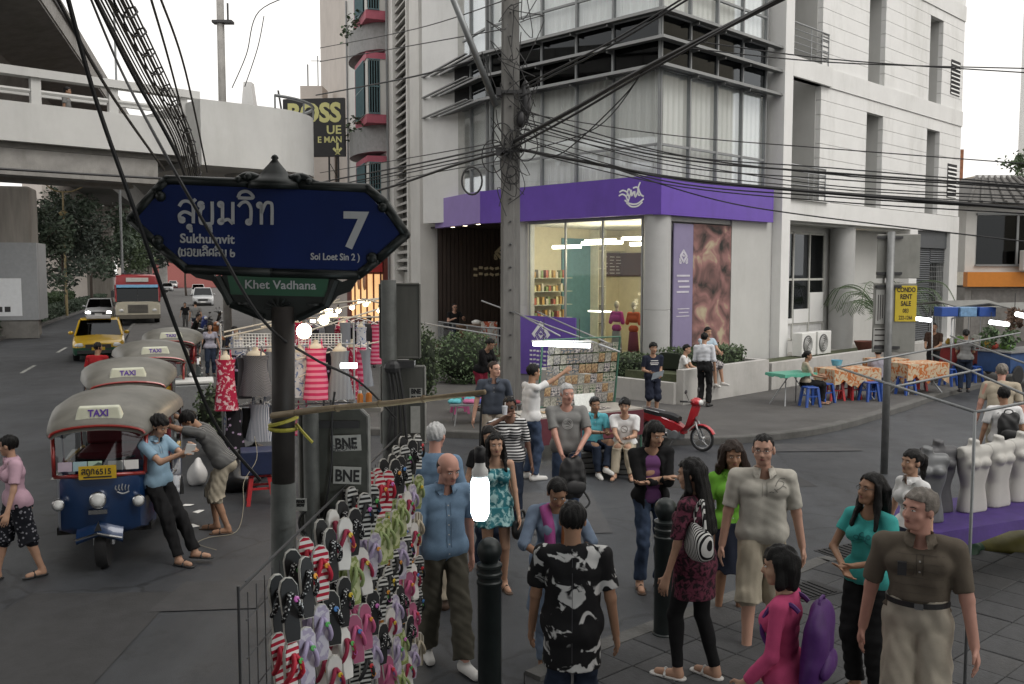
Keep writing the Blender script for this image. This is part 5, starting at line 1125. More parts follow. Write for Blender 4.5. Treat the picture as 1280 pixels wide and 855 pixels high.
J['polo'] = person('man in slate polo shirt and glasses looking off to the right', at_head(617, 452, 1.78), 5, 1.78, 'crew', HAIRN, 'fair', build=1.05, hy=40, hp=0, top=dict(mat=DPOLO, sleeve=.75, hem=.0, collar=True), bottom=dict(kind='pants', mat=TANP), shoes=('shoe', SHOEBR), glasses='clear')
p, h_ = at_feet(664, 599, 455)
J['point'] = person('young man in white tee and jeans pointing with a raised arm', p, 118, h_, 'short', HAIRB, 'tan', build=.95, hr=(-.06, -.31, .93), er=(-.3, 0, -1), hl=(.13, -.1, .5), top=dict(mat=WHC, sleeve=.6, hem=-.01), bottom=dict(kind='pants', mat=JEAN), shoes=('shoe', SHOEW), curl=.15)
J['drink'] = person('woman in black and white striped top and sunglasses drinking from a cup', at_head(637, 496, 1.66), 0, 1.66, 'bun', HAIRB, 'dark', True, 1.05, hr=(-.035, -.12, .86), er=(-1, .1, -.6), hl=(.17, -.06, .47), top=dict(mat=BWS, sleeve=.9, hem=-.03), bottom=dict(kind='pants', mat=JEAND), shoes=('sandal', SHOEB), glasses='sun')
J['hidden'] = person('dark haired woman mostly hidden behind the woman in turquoise', at_head(610, 533, 1.56), 15, 1.56, 'bob', HAIRB, 'thai', True, top=dict(mat=BLK, sleeve=.5), bottom=dict(kind='pants', mat=JEAND), shoes=('sandal', SHOEB))
J['dress'] = person('long-haired woman in a strapless turquoise dress with bare shoulders', at_head(619, 542, 1.60), 10, 1.60, 'long', HAIRB, 'thai', True, .97, True, hl=(.13, -.10, .50), hr=(-.15, .02, .46), hp=0, top=dict(mat=DRESS, sleeve=0, strap=False, hem=-.10, name='dress_bodice'), bottom=dict(kind='skirt', mat=DRESS, len=.55, rad=.135), shoes=('sandal', SHOEBR))
J['greytee'] = person('white-haired man in grey printed tee holding a black backpack', at_head(708, 480, 1.79), 5, 1.79, 'short', HAIRG, 'pink', build=1.04, hl=(.07, -.16, .56), hr=(-.05, -.16, .50), el=(1, .3, -.3), er=(-1, .3, -.3), hy=12, hp=2, top=dict(mat=GREYT, sleeve=.8, hem=-.03, loose=.022), bottom=dict(kind='pants', mat=JEAN), shoes=('shoe', SHOEBR))
p = G(745, 596); p2 = G(784, 598)
J['sit1'] = person('young man in turquoise polo sitting with crossed legs at the kerb', (p.x-.02, p.y+.35, 0), 15, 1.70, 'short', HAIRB, 'tan', pel=(0, .02, .25), lean=(0, -.12), fl=(.02, -.30, .10), fr=(-.03, -.24, .045), kl=(.3, -1, .6), hl=(.06, -.24, .40), hr=(-.02, -.26, .42), top=dict(mat=TURQ, sleeve=.75, hem=.04, collar=True), bottom=dict(kind='pants', mat=JEAND), shoes=('shoe', SHOEW))
J['sit2'] = person('young man in white tee and beige trousers sitting beside the scooter', (p2.x, p2.y+.35, 0), -12, 1.70, 'thick', HAIRB, 'thai', pel=(0, .02, .25), lean=(0, -.15), fl=(.08, -.24, .045), fr=(-.07, -.26, .045), hl=(.05, -.24, .38), hr=(-.03, -.26, .36), top=dict(mat=WHC, sleeve=.7, hem=.04), bottom=dict(kind='pants', mat=BEIGE), shoes=('sandal', SHOEB))
p, h_ = at_feet(556, 830, 562)
J['blue'] = person('balding man in blue shirt and loose brown trousers walking past the slipper rack', p, 25, h_, 'bald', HAIRN, 'pink', near=True, hp=18, hy=10, fl=(.05, -.12, .045), fr=(-.05, .12, .05), hr=(-.16, -.03, .43), hl=(.16, .06, .47), top=dict(mat=CHAM, sleeve=.8, hem=-.03, collar=True, loose=.022), bottom=dict(kind='pants', mat=PANTB, loose=.02, flare=.03), shoes=('shoe', SHOEW))
J['greyback'] = person('white-haired man in pale blue shirt seen from behind, walking away', at_head(543, 530, 1.78), 165, 1.78, 'short', HAIRG, 'pink', near=True, build=1.05, top=dict(mat=CHAM, sleeve=.8, hem=-.03), bottom=dict(kind='pants', mat=BEIGE), shoes=('shoe', SHOEBR))
J['shawl'] = person('woman in blue tunic with a pink shawl looking down at her hands', at_head(694, 592, 1.60), 8, 1.60, 'bun', HAIRB, 'tan', True, 1.12, True, hp=30, hl=(.06, -.15, .60), hr=(-.06, -.15, .60), el=(1, .2, -.2), er=(-1, .2, -.2), top=dict(mat=KAM, sleeve=1.15, hem=-.22, flare=.03, loose=.02), bottom=dict(kind='pants', mat=KAM), shoes=('sandal', SHOEBR))
J['floral'] = person('short-haired person in black and white splashed shirt with their back turned', at_head(716, 630, 1.66, W12), 176, 1.66, 'short', HAIRB, 'tan', near=True, build=1.0, hl=(.16, -.08, .46), hr=(-.17, -.04, .46), top=dict(mat=FLOR, sleeve=.75, hem=-.14, loose=.026, flare=.01), bottom=dict(kind='pants', mat=JEAND), shoes=('shoe', SHOEB))
p, h_ = at_feet(812, 735, 524)
J['cardigan'] = person('slim young person in purple tee and black cardigan with folded arms', p, 8, h_, 'bob', HAIRB, 'thai', near=True, build=.88, hy=18, hp=18, hl=(-.055, -.115, .655), hr=(.055, -.10, .675), el=(1, .2, -.6), er=(-1, .2, -.6), top=dict(mat=BLK, sleeve=1.95, hem=-.04, open=True, loose=.022, name='cardigan'), bottom=dict(kind='pants', mat=JEAN), shoes=('sandal', SHOEBR))
j = J['cardigan']; Fx = Field([-.3, -.3, .6], [.3, .3, 1.6], .0085); Hh = j['h']
for (a_, b_, c_) in ((.043, .056, .225), (.026, .056, .11), (.03, .055, .165)): Fx.cone(j['T'](-a_*.88, -.004, c_), j['T'](a_*.88, -.004, c_), b_*Hh*.88+.010, b_*Hh*.88+.010, .022, (j['f'], .9))
Fx.cone(j['pel']+Vector((.05, 0, .05)), j['pel']+Vector((-.05, 0, .05)), .052*Hh*.88+.014, .052*Hh*.88+.014, .02); Fx.fold(5, .005, 30); Fx.plane(j['pel']+Vector((0, 0, -.02)), (0, 0, -1)); link('tee', Fx.mesh('tee', PURT), j['root'])
p, h_ = at_feet(866, 847, 573, W12)
J['maroon'] = person('woman in maroon patterned top and black leggings with very long black hair', (p.x, p.y, W12), -128, h_, 'long', HAIRB, 'thai', True, 1.02, True, hy=12, hl=(.16, -.06, .46), hr=(-.15, -.02, .47), fl=(.05, -.05, .045), fr=(-.06, .08, .045), top=dict(mat=MAR, sleeve=.85, hem=-.14, flare=.012, loose=.02), bottom=dict(kind='pants', mat=BLK, loose=.005, flare=.0), shoes=('sandal', SHOEW))
J['green'] = person('curly-haired woman in lime green shirt behind the big man', at_head(915, 553, 1.66), 0, 1.66, 'curly', HAIRN, 'tan', True, .97, True, hl=(.15, -.03, .46), hr=(-.13, -.05, .47), top=dict(mat=LIME, sleeve=.7, hem=.0, collar=True), bottom=dict(kind='skirt', mat=NAVY, len=1.0, rad=.10), shoes=('sandal', SHOEBR))
J['big'] = person('broad man in off-white polo and khaki shorts wearing thin glasses', at_head(955, 543, 1.86), -8, 1.86, 'crew', HAIRB, 'fair', near=True, build=1.06, hy=-14, hp=0, hl=(.185, .0, .45), hr=(-.185, -.02, .45), fl=(.06, .06, .045), fr=(-.07, -.10, .045), top=dict(mat=STONE, sleeve=.85, hem=-.02, collar=True, loose=.018), bottom=dict(kind='shorts', mat=KHAK, len=1.15, loose=.03, flare=.03), shoes=('shoe', SHOEB), glasses='clear')
J['pink'] = person('girl in hot pink long-sleeved top carrying a purple backpack', at_head(983, 685, 1.55, W12), -122, 1.55, 'bob', HAIRB, 'thai', True, .93, True, hy=15, hl=(.13, -.10, .52), hr=(-.14, -.08, .48), top=dict(mat=HOT, sleeve=1.92, hem=-.03), bottom=dict(kind='pants', mat=JEAND), shoes=('shoe', SHOEB))
J['teal'] = person('woman in teal tee and black trousers with clasped hands gazing left', at_head(1090, 593, 1.64, W12), -52, 1.64, 'long', HAIRB, 'tan', True, .97, True, hy=-18, hp=-8, hl=(.02, -.14, .62), hr=(-.03, -.15, .60), el=(1, .3, -.4), er=(-1, .3, -.4), top=dict(mat=TEAL, sleeve=.5, hem=-.02), bottom=dict(kind='pants', mat=BLK, flare=.02), shoes=('sandal', SHOEB), glasses='clear')
J['pony'] = person('girl with a ponytail in a white blouse in profile beside the torso forms', at_head(1142, 563, 1.6), -72, 1.6, 'pony', HAIRB, 'thai', True, .92, True, hp=-4, top=dict(mat=WHC, sleeve=.6, collar=True), bottom=dict(kind='skirt', mat=NAVY, len=1.0), shoes=('shoe', SHOEB))
J['old'] = person('older man in checked brown polo and pale shorts turning his head to the left', at_head(1152, 612, 1.78, W12), -22, 1.78, 'short', HAIRD, 'pink', near=True, build=1.08, hy=-45, hp=-2, hl=(.18, -.06, .46), hr=(-.18, .02, .45), top=dict(mat=BRN, sleeve=.85, hem=.06, collar=True, loose=.014), bottom=dict(kind='shorts', mat=LSHORT, len=1.1, loose=.03, flare=.03), shoes=('shoe', SHOEB))
# across the junction
p = G(815, 522, W12)
J['boy'] = person('teenage boy in dark printed tee holding a paper in front of the hedge', (p.x, p.y, W12), 10, 1.60, 'thick', HAIRB, 'thai', hl=(.06, -.14, .58), hr=(-.08, -.14, .62), top=dict(mat=NAVY, sleeve=.75, hem=-.04), bottom=dict(kind='shorts', mat=NAVY, len=1.05, loose=.03, flare=.03), shoes=('sandal', SHOEB))
p = G(880, 508, W12)
J['wshirt'] = person('man in white long-sleeved shirt and black trousers standing with his back turned', (p.x, p.y, W12), 150, 1.70, 'short', HAIRB, 'thai', hl=(.10, -.14, .58), hr=(-.13, -.05, .5), lean=(.06, -.05), top=dict(mat=WSLV, sleeve=1.95, hem=.08), bottom=dict(kind='pants', mat=BLK), shoes=('shoe', SHOEB))
p = P(886, 470, 22.3)
J['plaid'] = person('young man in blue and white shirt and plaid shorts perched on the planter wall', (p.x, p.y, .55), 25, 1.70, 'short', HAIRB, 'thai', pel=(0, .06, .30), fl=(.09, -.20, .0), fr=(.0, -.16, -.02), hl=(.05, -.2, .42), hr=(-.05, -.18, .42), top=dict(mat=BLW, sleeve=.7, hem=.03), bottom=dict(kind='shorts', mat=PLAID, len=1.05, loose=.02, flare=.03), shoes=('shoe', SHOEW))
p = P(856, 480, 21.9)
J['whiteback'] = person('person in white tee and dark shorts seated on the planter behind the standing man', (p.x, p.y, .2), 70, 1.62, 'short', HAIRB, 'thai', pel=(0, .05, .32), lean=(0, -.15), fl=(.06, -.2, .045), fr=(-.06, -.18, .045), hl=(.05, -.22, .42), hr=(-.05, -.2, .42), top=dict(mat=WHC, sleeve=.6, hem=.03), bottom=dict(kind='shorts', mat=NAVY, len=1.0), shoes=('sandal', SHOEB))
p = G(1017, 506, W12)
J['beigew'] = person('dark-haired woman in beige top sitting on a blue stool at the green table', (p.x-.1, p.y+.2, W12), 78, 1.60, 'bun', HAIRB, 'tan', True, 1.05, pel=(0, .02, .30), fl=(.06, -.24, .045), fr=(-.06, -.2, .045), hl=(.05, -.2, .42), hr=(-.05, -.2, .40), top=dict(mat=BEIGE, sleeve=.9, hem=.02), bottom=dict(kind='pants', mat=BLK), shoes=('sandal', SHOEB))
J['cook'] = person('food vendor in brown shirt and cap serving at the stall', at_head(1168, 404, 1.66, W12), -40, 1.66, 'crew', HAIRB, 'tan', hl=(.08, -.18, .6), hr=(-.08, -.18, .6), top=dict(mat=cloth('dark_brown', (.05, .03, .022)), sleeve=.7), bottom=dict(kind='pants', mat=BLK), shoes=('shoe', SHOEB), hy=15)
J['apron'] = person('vendor in grey top working behind the food cart', at_head(1208, 412, 1.62, W12), 160, 1.62, 'bun', HAIRB, 'tan', True, top=dict(mat=GREYT, sleeve=.8), bottom=dict(kind='pants', mat=JEAND), shoes=('shoe', SHOEB), hl=(.1, -.18, .58), hr=(-.1, -.18, .58))
p = G(1096, 497, W12)
J['diner'] = person('diner in pale grey sitting behind the sign post at the orange table', (p.x, p.y, W12), 165, 1.60, 'short', HAIRB, 'thai', pel=(0, .02, .29), fl=(.06, -.2, .045), fr=(-.06, -.2, .045), hl=(.06, -.2, .45), hr=(-.06, -.2, .45), top=dict(mat=cloth('lilac_grey', (.30, .29, .34)), sleeve=.6, hem=.03), bottom=dict(kind='pants', mat=JEAND), shoes=('sandal', SHOEB))
J['greyman'] = person('grey-haired man in beige shirt bending at the right edge', at_head(1252, 463, 1.68), 150, 1.78, 'short', HAIRD, 'pink', lean=(0, -.2), build=1.1, top=dict(mat=BEIGE, sleeve=.8), bottom=dict(kind='pants', mat=KHAK), shoes=('shoe', SHOEB))
J['bagkid'] = person('person in white tee wearing a small black backpack at the right edge', at_head(1256, 486, 1.60), 172, 1.62, 'short', HAIRB, 'tan', near=False, top=dict(mat=WHC, sleeve=.7), bottom=dict(kind='shorts', mat=NAVY, len=1.0), shoes=('shoe', SHOEW))
fbm = Matrix.Translation((fbo.x, fbo.y, 0)) @ Matrix.Rotation(FB, 4, 'Z')
J['bridge'] = person('boy crossing the white footbridge above the avenue', fbm @ Vector((2.05, 1.2, 6.7)), 100, 1.68, 'short', HAIRB, 'tan', grid=.018, top=dict(mat=GREYT), bottom=dict(kind='pants', mat=JEAND), shoes=('shoe', SHOEB))

# ------------------------------------------------------------------ what they carry
def softbag(name, label, cat, W, size, mat, straps=None, group='bags', handle=None, pocket=True):
 """rounded bag; W places it, size = (width, depth, height)"""
 t = thing(name, label, cat, (0, 0, 0), 0, group); t.matrix_world = W
 w, d, hh = size; F_ = Field([-w*.75, -d*.9, -hh*.2], [w*.75, d*.9, hh*1.25], .010)
 for z_, f_ in ((.16, .88), (.34, 1), (.52, 1), (.70, .92), (.84, .74)): F_.cone((-w*.24*f_, 0, hh*z_), (w*.24*f_, 0, hh*z_), w*.26, w*.26, .03, ((0, 1, 0), d/w*1.75*f_))
 F_.fold(len(label), .010, 34); link('bag_body', F_.mesh('bag_body', mat), t)
 if pocket:
  F2 = Field([-w*.6, -d, 0], [w*.6, 0, hh], .010); F2.cone((-w*.18, -d*.42, hh*.3), (w*.18, -d*.42, hh*.3), hh*.17, hh*.17, .03, ((0, 1, 0), .45)); F2.fold(3, .006, 30); link('pocket', F2.mesh('pocket', mat), t)
 q = MB(); q.tube(catmull([(-.06, 0, hh*.96), (-.04, 0, hh*1.10), (.04, 0, hh*1.10), (.06, 0, hh*.96)], 4), .009, 6); q.build('handle', mat, t)
 for st in straps or []: q = MB(); q.tube(catmull(st, 5), .014, 6); q.build('strap', mat, t)
 return t
def WM(j, pos, rz=0, rx=0): return j['W'] @ Matrix.Translation(Vector(pos)) @ Matrix.Rotation(R(rz), 4, 'Z') @ Matrix.Rotation(R(rx), 4, 'X')
j = J['greytee']; softbag('backpack', 'black backpack hanging from the hands of the man in grey tee', 'backpack', WM(j, (.03, -.34, .40), 15), (.34, .2, .50), M('black_nylon', (.012, .012, .013), .6, var=.2, scale=20), [[(.1, .05, .5), (.2, .1, .35), (.2, .06, .1), (.1, .05, .05)], [(.12, -.05, .1), (.2, -.08, -.05), (.14, -.1, -.12)]])
PURN = M('purple_nylon', (.07, .014, .13), .6, var=.2, scale=12, bump=.2)
j = J['pink']; softbag('backpack', 'purple backpack worn by the girl in hot pink', 'backpack', WM(j, (0, .165, .80), 180, 4), (.33, .16, .45), PURN, [[(-.1, .09, .42), (-.10, .15, .45), (-.10, .25, .40), (-.11, .275, .25), (-.12, .14, .1)], [(.1, .09, .42), (.10, .15, .45), (.10, .25, .40), (.11, .275, .25), (.12, .14, .1)]])
j = J['bagkid']; softbag('backpack', 'small black backpack on the white tee at the right edge', 'backpack', WM(j, (0, .17, .88), 180), (.28, .16, .40), M('black_nylon', (.012, .012, .013)), [[(-.1, .08, .38), (-.1, .2, .36), (-.11, .22, .2), (-.11, .1, .05)], [(.1, .08, .38), (.1, .2, .36), (.11, .22, .2), (.11, .1, .05)]])
j = J['maroon']; ZEB = pattern('zebra_print', 'stripe', (.012, .012, .013), (.62, .62, .6), 14, .6, .5, 'X')
softbag('handbag', 'black and white zebra striped handbag on the arm of the woman in maroon', 'handbag', WM(j, (.17, .12, 1.0), 60), (.26, .14, .20), ZEB, [[(-.08, 0, .18), (-.05, 0, .34), (0, .02, .42), (.05, 0, .34), (.08, 0, .18)]], pocket=False)
j = J['dress']; softbag('handbag', 'small black handbag held low by the woman in turquoise', 'handbag', WM(j, (.24, -.13, .58), 30), (.20, .12, .16), M('black_vinyl', (.014, .014, .015), .35, var=.2), [[(-.06, 0, .15), (-.03, 0, .24), (.03, 0, .24), (.06, 0, .15)]], pocket=False)
j = J['shawl']; softbag('handbag', 'dark purse at the waist of the woman with the pink shawl', 'handbag', WM(j, (.0, -.28, .80), 5), (.22, .10, .15), M('dark_purse', (.03, .025, .03), .5, var=.2), pocket=False)
# shawl over the shoulders
SHW = M('cloth_magenta_shawl', (.36, .07, .26), .85, var=.15, scale=10); ORS = M('cloth_orange_shawl', (.42, .16, .06), .85, var=.2, scale=10)
for s_, mt in ((-1, SHW), (1, ORS)):
 q = MB(); T_ = j['T']; path = [T_(.03*s_, -.05, .31), T_(.055*s_, .0, .318), T_(.055*s_, .055, .285), T_(.045*s_, .085, .22), T_(.04*s_, .088, .12), T_(.035*s_, .092, .03)]
 pp = catmull(path, 4); q.loft([[p_+j['r']*.045+j['f']*.004, p_+j['f']*.014, p_-j['r']*.045+j['f']*.004, p_-j['f']*.006] for p_ in pp]); q.build('shawl', mt, j['root'], smooth=True)
# cup, papers, chest prints, belt, phone
j = J['drink']; q = thing('drink_cup', 'clear plastic cup at the lips of the woman in stripes', 'cup', j['W'] @ (j['haR']+Vector((.0, -.05, .04)))); m_ = MB(); m_.lathe([(.028, 0), (.034, .10), (.036, .105), (.03, .106)], 12); m_.build('cup', M('cup_plastic', (.6, .62, .66), .3), q); m_ = MB(); m_.cyl((0, 0, .02), (.005, .02, .15), .004, n=6); m_.build('straw', WHITEP, q)
j = J['boy']; q = MB(); q.loft([[(-.12, 0, -.09), (.12, .02, -.02), (.12, .02, -.018), (-.12, 0, -.088)], [(-.10, -.08, .06), (.14, -.05, .12), (.14, -.05, .122), (-.10, -.08, .062)]]); tag(q.build('paper_sheet', M('pale_blue_paper', (.45, .52, .58), .7), None, loc=j['W'] @ (j['haL']+Vector((-.1, -.08, .0)))), 'pale blue paper in the hands of the boy in dark tee', 'paper')
for i, (w_, z_) in enumerate(((.20, .235), (.24, .205), (.2, .185))):
 q = MB(); q.loft([[j['T'](a_, .072-.25*a_*a_*10*.1, z_), j['T'](a_, .0735-.25*a_*a_, z_), j['T'](a_, .0735-.25*a_*a_, z_+.010), j['T'](a_, .072-.25*a_*a_, z_+.010)] for a_ in (-w_/4, -w_/8, 0, w_/8, w_/4)]); q.build('chest_print', WHC, j['root'])
j = J['old']; q = MB(); T_ = j['T']; rg = []
for i in range(25):
 a_ = 2*math.pi*i/24; c_ = T_(math.cos(a_)*.100, math.sin(a_)*.078, .092); rg.append([c_+j['u']*.016, c_-j['u']*.016, c_-j['u']*.016+(c_-T_(0, 0, .092)).normalized()*.006, c_+j['u']*.016+(c_-T_(0, 0, .092)).normalized()*.006])
q.loft(rg, cap=False); q.build('belt', SHOEB, j['root']); q = MB(); c_ = T_(0, .083, .092); q.cbox(c_, (.05, .02, .036)); q.build('buckle', CHROME, j['root'])
q = MB(); c_ = T_(-.055, .078, .215); q.cbox(c_, (.05, .025, .08)); q.build('pocket_item', BLACKP, j['root'])
for nm, lab in (('leaner', 'small folded note between the hands of the man in light blue'), ('stripe', 'folded white tissue in the raised hand of the man in stripes')):
 j = J[nm]; q = MB(); q.box(-.05, -.004, -.05, .05, .004, .07); tag(q.build('paper_note', WHITEP, None, loc=j['W'] @ (j['haR']+Vector((0, -.09, .04))), rot=(.3, .2, R(30))), lab, 'paper')

# ------------------------------------------------------------------ prints, plackets and buttons laid on the cloth
from mathutils.bvhtree import BVHTree
def on_cloth(key, polys, mat, w, name, part_='shirt', back=False, lift=.002):
 """strokes in (sideways, up) heights pressed onto the front of a garment"""
 j = J[key]; o = [c for c in j['root'].children if c.name.split('.')[0] == part_][0]; bv = BVHTree.FromPolygons([v.co[:] for v in o.data.vertices], [p.vertices[:] for p in o.data.polygons]); q = MB(); d = -j['f'] if not back else j['f']; hh = j['h']
 def hit(a, c):
  p = bv.ray_cast(j['T'](a, -.3 if back else .3, c), d)[0]; return None if p is None else p-d*lift
 for pl in polys:
  pts = catmull([(x, y, 0) for x, y in pl], 4) if len(pl) > 2 else [Vector((*pl[0], 0)).lerp(Vector((*pl[1], 0)), i/6) for i in range(7)]; rg = []
  for i, p in enumerate(pts):
   t = (pts[min(i+1, len(pts)-1)]-pts[max(i-1, 0)]); t = t.normalized() if t.length > 1e-9 else Vector((1, 0, 0)); n_ = Vector((-t.y, t.x, 0))*w/2; a, b = hit(p.x+n_.x, p.y+n_.y), hit(p.x-n_.x, p.y-n_.y)
   if a is None or b is None: continue
   rg.append([a, b, b-d*.002, a-d*.002])
  if len(rg) > 1: q.loft(rg)
 if q.v: q.build(name, mat, j['root'])
circ = lambda x, y, r: [(x+r*math.cos(a), y+r*math.sin(a)) for a in [2*math.pi*i/12 for i in range(13)]]
PRW = M('print_pale', (.45, .45, .44), .8, var=.1); PRD = M('print_dark', (.06, .06, .065), .8); SEAM = M('seam_shadow', (.10, .095, .085), .9, var=.1)
on_cloth('greytee', [circ(0, .195, .036), circ(0, .195, .027), [(-.02, .2), (0, .21), (.02, .19)], [(-.018, .185), (.015, .18)]], PRW, .005, 'round_print')
def polo(k, mat, z0=.18, n=3, full=False):
 on_cloth(k, [[(-.010, .292), (-.010, z0)], [(.010, .292), (.010, z0)]], mat, .0022, 'placket'); on_cloth(k, [[(-.003, z), (.003, z)] for z in [lerp(.275, z0+.012, i/(n-1)) for i in range(n)]], PRW, .005, 'shirt_buttons')
for k, m_, z0, n in (('big', M('stone_seam', (.27, .26, .23), .9), .20, 3), ('old', M('brown_seam', (.06, .05, .04), .9), .19, 3), ('blue', M('chambray_seam', (.09, .14, .21), .9), .0, 7), ('leaner', M('blue_seam', (.14, .22, .30), .9), .20, 3), ('pinkw', M('pink_seam', (.33, .2, .26), .9), .20, 3), ('polo', PRD, .19, 3), ('sit1', M('turq_seam', (.05, .22, .27), .9), .2, 3), ('green', M('lime_seam', (.09, .25, .03), .9), .05, 6)): polo(k, m_, z0, n)
on_cloth('big', [[(.045, .25), (.06, .27), (.085, .262), (.07, .245), (.05, .235)], [(.05, .26), (.07, .28), (.09, .28)], [(.06, .24), (.08, .25), (.095, .24)], [(.04, .24), (.055, .225)], [(-.01+.03, .222), (.03, .226), (.04, .222)]], M('print_grey', (.22, .21, .19), .9), .004, 'shoulder_print')
on_cloth('old', [[(-.075, .26-.026*i), (.075, .26-.026*i)] for i in range(7)], M('brown_check', (.085, .07, .055), .9), .0016, 'check_lines'); on_cloth('old', [[(-.05, .225), (-.05, .19), (-.02, .19), (-.02, .225), (-.05, .225)]], M('brown_check', (.085, .07, .055), .9), .0022, 'pocket')
on_cloth('teal', [circ(-.02+.02*i, .2+.012*(i % 2), .009) for i in range(4)]+[[(-.04, .18), (0, .19), (.04, .18)]], M('teal_print', (.02, .17, .18), .8), .004, 'chest_print')
on_cloth('sit2', [circ(0, .19, .03), [(-.02, .2), (.02, .18)]], M('print_grey', (.22, .21, .19), .9), .006, 'chest_print')
on_cloth('floral', [[(0, .28), (0, -.1)]], PRD, .002, 'back_seam', back=True)
# ------------------------------------------------------------------ street name sign
def loop(cx, cy, r): return [(cx+r*math.cos(a), cy+r*math.sin(a)) for a in [2*math.pi*i/8 for i in range(9)]]
THAI = {'ส': [loop(.19, .14, .09), [(.10, .14), (.08, .36), (.25, .50), (.45, .48), (.70, .34)], [(.07, .76), (.20, .95), (.40, 1.), (.60, .92), (.70, .72), (.70, 0)], [(.60, .88), (.82, 1.1)]],
 'ข': [loop(.15, .86, .09), [(.24, .84), (.24, .70), (.13, .58), (.12, .1), (.22, 0), (.56, 0), (.66, .1), (.66, 1.)]],
 'ม': [loop(.15, .88, .09), [(.23, .9), (.23, .5), (.23, .1)], loop(.15, .10, .09), [(.22, .10), (.48, .2), (.70, .0)], [(.70, 0), (.70, 1.)]],
 'ว': [loop(.52, .10, .09), [(.61, .1), (.62, .72), (.45, 1.), (.22, .98), (.05, .80)]], 'ท': [loop(.12, .88, .09), [(.2, .9), (.2, 0)], [(.2, .5), (.38, .95), (.58, 1.), (.68, .85), (.68, 0)]],
 'ซ': [loop(.17, .80, .08), [(.24, .76), (.13, .58), (.12, .05), (.2, 0), (.56, 0), (.64, .1), (.64, .6), (.5, .78), (.70, 1.04)]], 'อ': [loop(.2, .45, .09), [(.11, .45), (.08, .15), (.25, 0), (.5, 0), (.66, .15), (.66, .75), (.5, 1.), (.2, 1.), (.06, .82)]],
 'ย': [loop(.16, .88, .08), [(.1, .8), (.18, .6), (.3, .55)], [(.2, .56), (.1, .3), (.12, .05), (.3, 0), (.56, 0), (.66, .1), (.66, 1.)]], 'เ': [loop(.2, .10, .09), [(.11, .12), (.11, 1.)]], 'ล': [loop(.19, .14, .09), [(.10, .14), (.08, .36), (.25, .50), (.45, .48), (.70, .34)], [(.07, .76), (.20, .95), (.40, 1.), (.60, .92), (.70, .72), (.70, 0)]],
 'ศ': [loop(.32, .34, .09), [(.34, .43), (.5, .42)], [(.1, 0), (.1, .72), (.3, 1.), (.55, .95), (.68, .75), (.68, 0)], [(.58, .9), (.8, 1.1)]], 'น': [loop(.12, .88, .09), [(.2, .9), (.2, .05)], [(.2, .06), (.45, .14), (.6, .05)], loop(.64, .1, .08), [(.70, .12), (.68, 1.)]], '๒': [loop(.35, .5, .09), [(.1, .9), (.1, .15), (.25, 0), (.5, 0), (.62, .2), (.6, .5), (.4, .62)], [(.1, .9), (.2, 1.05)]], '(': [[(.4, 1.15), (.2, .5), (.4, -.2)]], ')': [[(.1, 1.15), (.3, .5), (.1, -.2)]], ' ': [],
 'ก': [[(.08, .72), (.2, .95), (.42, 1.), (.62, .88), (.66, .7), (.66, 0)], [(.12, 0), (.12, .55), (.22, .62), (.1, .72)]], 'ฎ': [loop(.3, .1, .08), [(.1, .1), (.12, .7), (.3, 1.), (.55, .95), (.66, .7), (.66, -.2), (.3, -.25)]]}
ABOVE = {'ิ': [[(.02, 1.2), (.12, 1.42), (.35, 1.5), (.58, 1.42), (.68, 1.2), (.02, 1.2)]], 'ุ': [loop(.5, -.17, .07), [(.57, -.17), (.57, -.42)]]}
def thai(txt, size, T, mat, parent, w, name='lettering'):
 x = 0; pl = []
 for c in txt:
  src = ABOVE.get(c); off = x
  if src is not None: off = x-.88
  else: src = THAI[c]
  for st in src: pl.append([((p[0]+off)*size, p[1]*size) for p in st])
  if c not in ABOVE: x += {'เ': .42, '(': .5, ' ': .4}.get(c, .90)
 return strokes(name, pl, mat, parent, T, w)
SG = .003913
sgp = P(337, 283, 4.5)
sign = thing('street_name_sign', 'blue ornate street name sign for Sukhumvit 7 on its grey post', 'street sign', (sgp.x, sgp.y, 0)); sign.rotation_euler = (0, R(1.0), R(2)); sign.location.x -= .058
def SX(px, py, d=0): return ((px-337)*SG, -d, sgp.z-(py-283)*SG)
FRM = M('sign_frame_green_black', (.014, .018, .017), .45, .3, var=.3, scale=10); SBLU = M('sign_blue', (.004, .017, .10), .5, spec=.25, var=.12, scale=3, dirt=.15); SGRN = M('sign_green', (.01, .085, .04), .35, var=.1, scale=4); SWH = M('sign_white', (.50, .51, .52), .5, var=.06)
bp = [(213, 231), (454, 236), (503, 290), (446, 339), (237, 336), (171, 278)]
q = MB(); q.loft([[SX(*p_, -.02) for p_ in bp], [SX(*p_, .02) for p_ in bp]]); q.build('name_plate', SBLU, sign)
q = MB(); ring = [(212, 229), (340, 231), (457, 234), (479, 252), (505, 290), (470, 322), (447, 341), (340, 340), (235, 337), (205, 312), (168, 277), (198, 243)]
for a_, b_ in zip(ring, ring[1:]+ring[:1]): q.tube([SX(*a_, .012), SX(*b_, .012)], .024, 8)
for c_ in ring: q.sph(SX(*c_, .012), .025, 8, 6)
for (px, py, r_) in ((205, 249, .026), (201, 303, .028), (477, 257, .026), (464, 320, .03), (300, 227, .02), (312, 224, .024), (372, 224, .024), (386, 228, .02)): q.sph(SX(px, py, .02), (r_, .03, r_), 8, 6)
q.build('frame', FRM, sign, smooth=True)
q = MB(); q.lathe([(.13, -.02), (.125, .01), (.085, .03), (.066, .055), (.052, .075), (.030, .10), (.013, .122), (.019, .13), (.012, .142), (.0, .148)], 14, SX(343, 232, .0)); q.build('finial', FRM, sign, smooth=True)
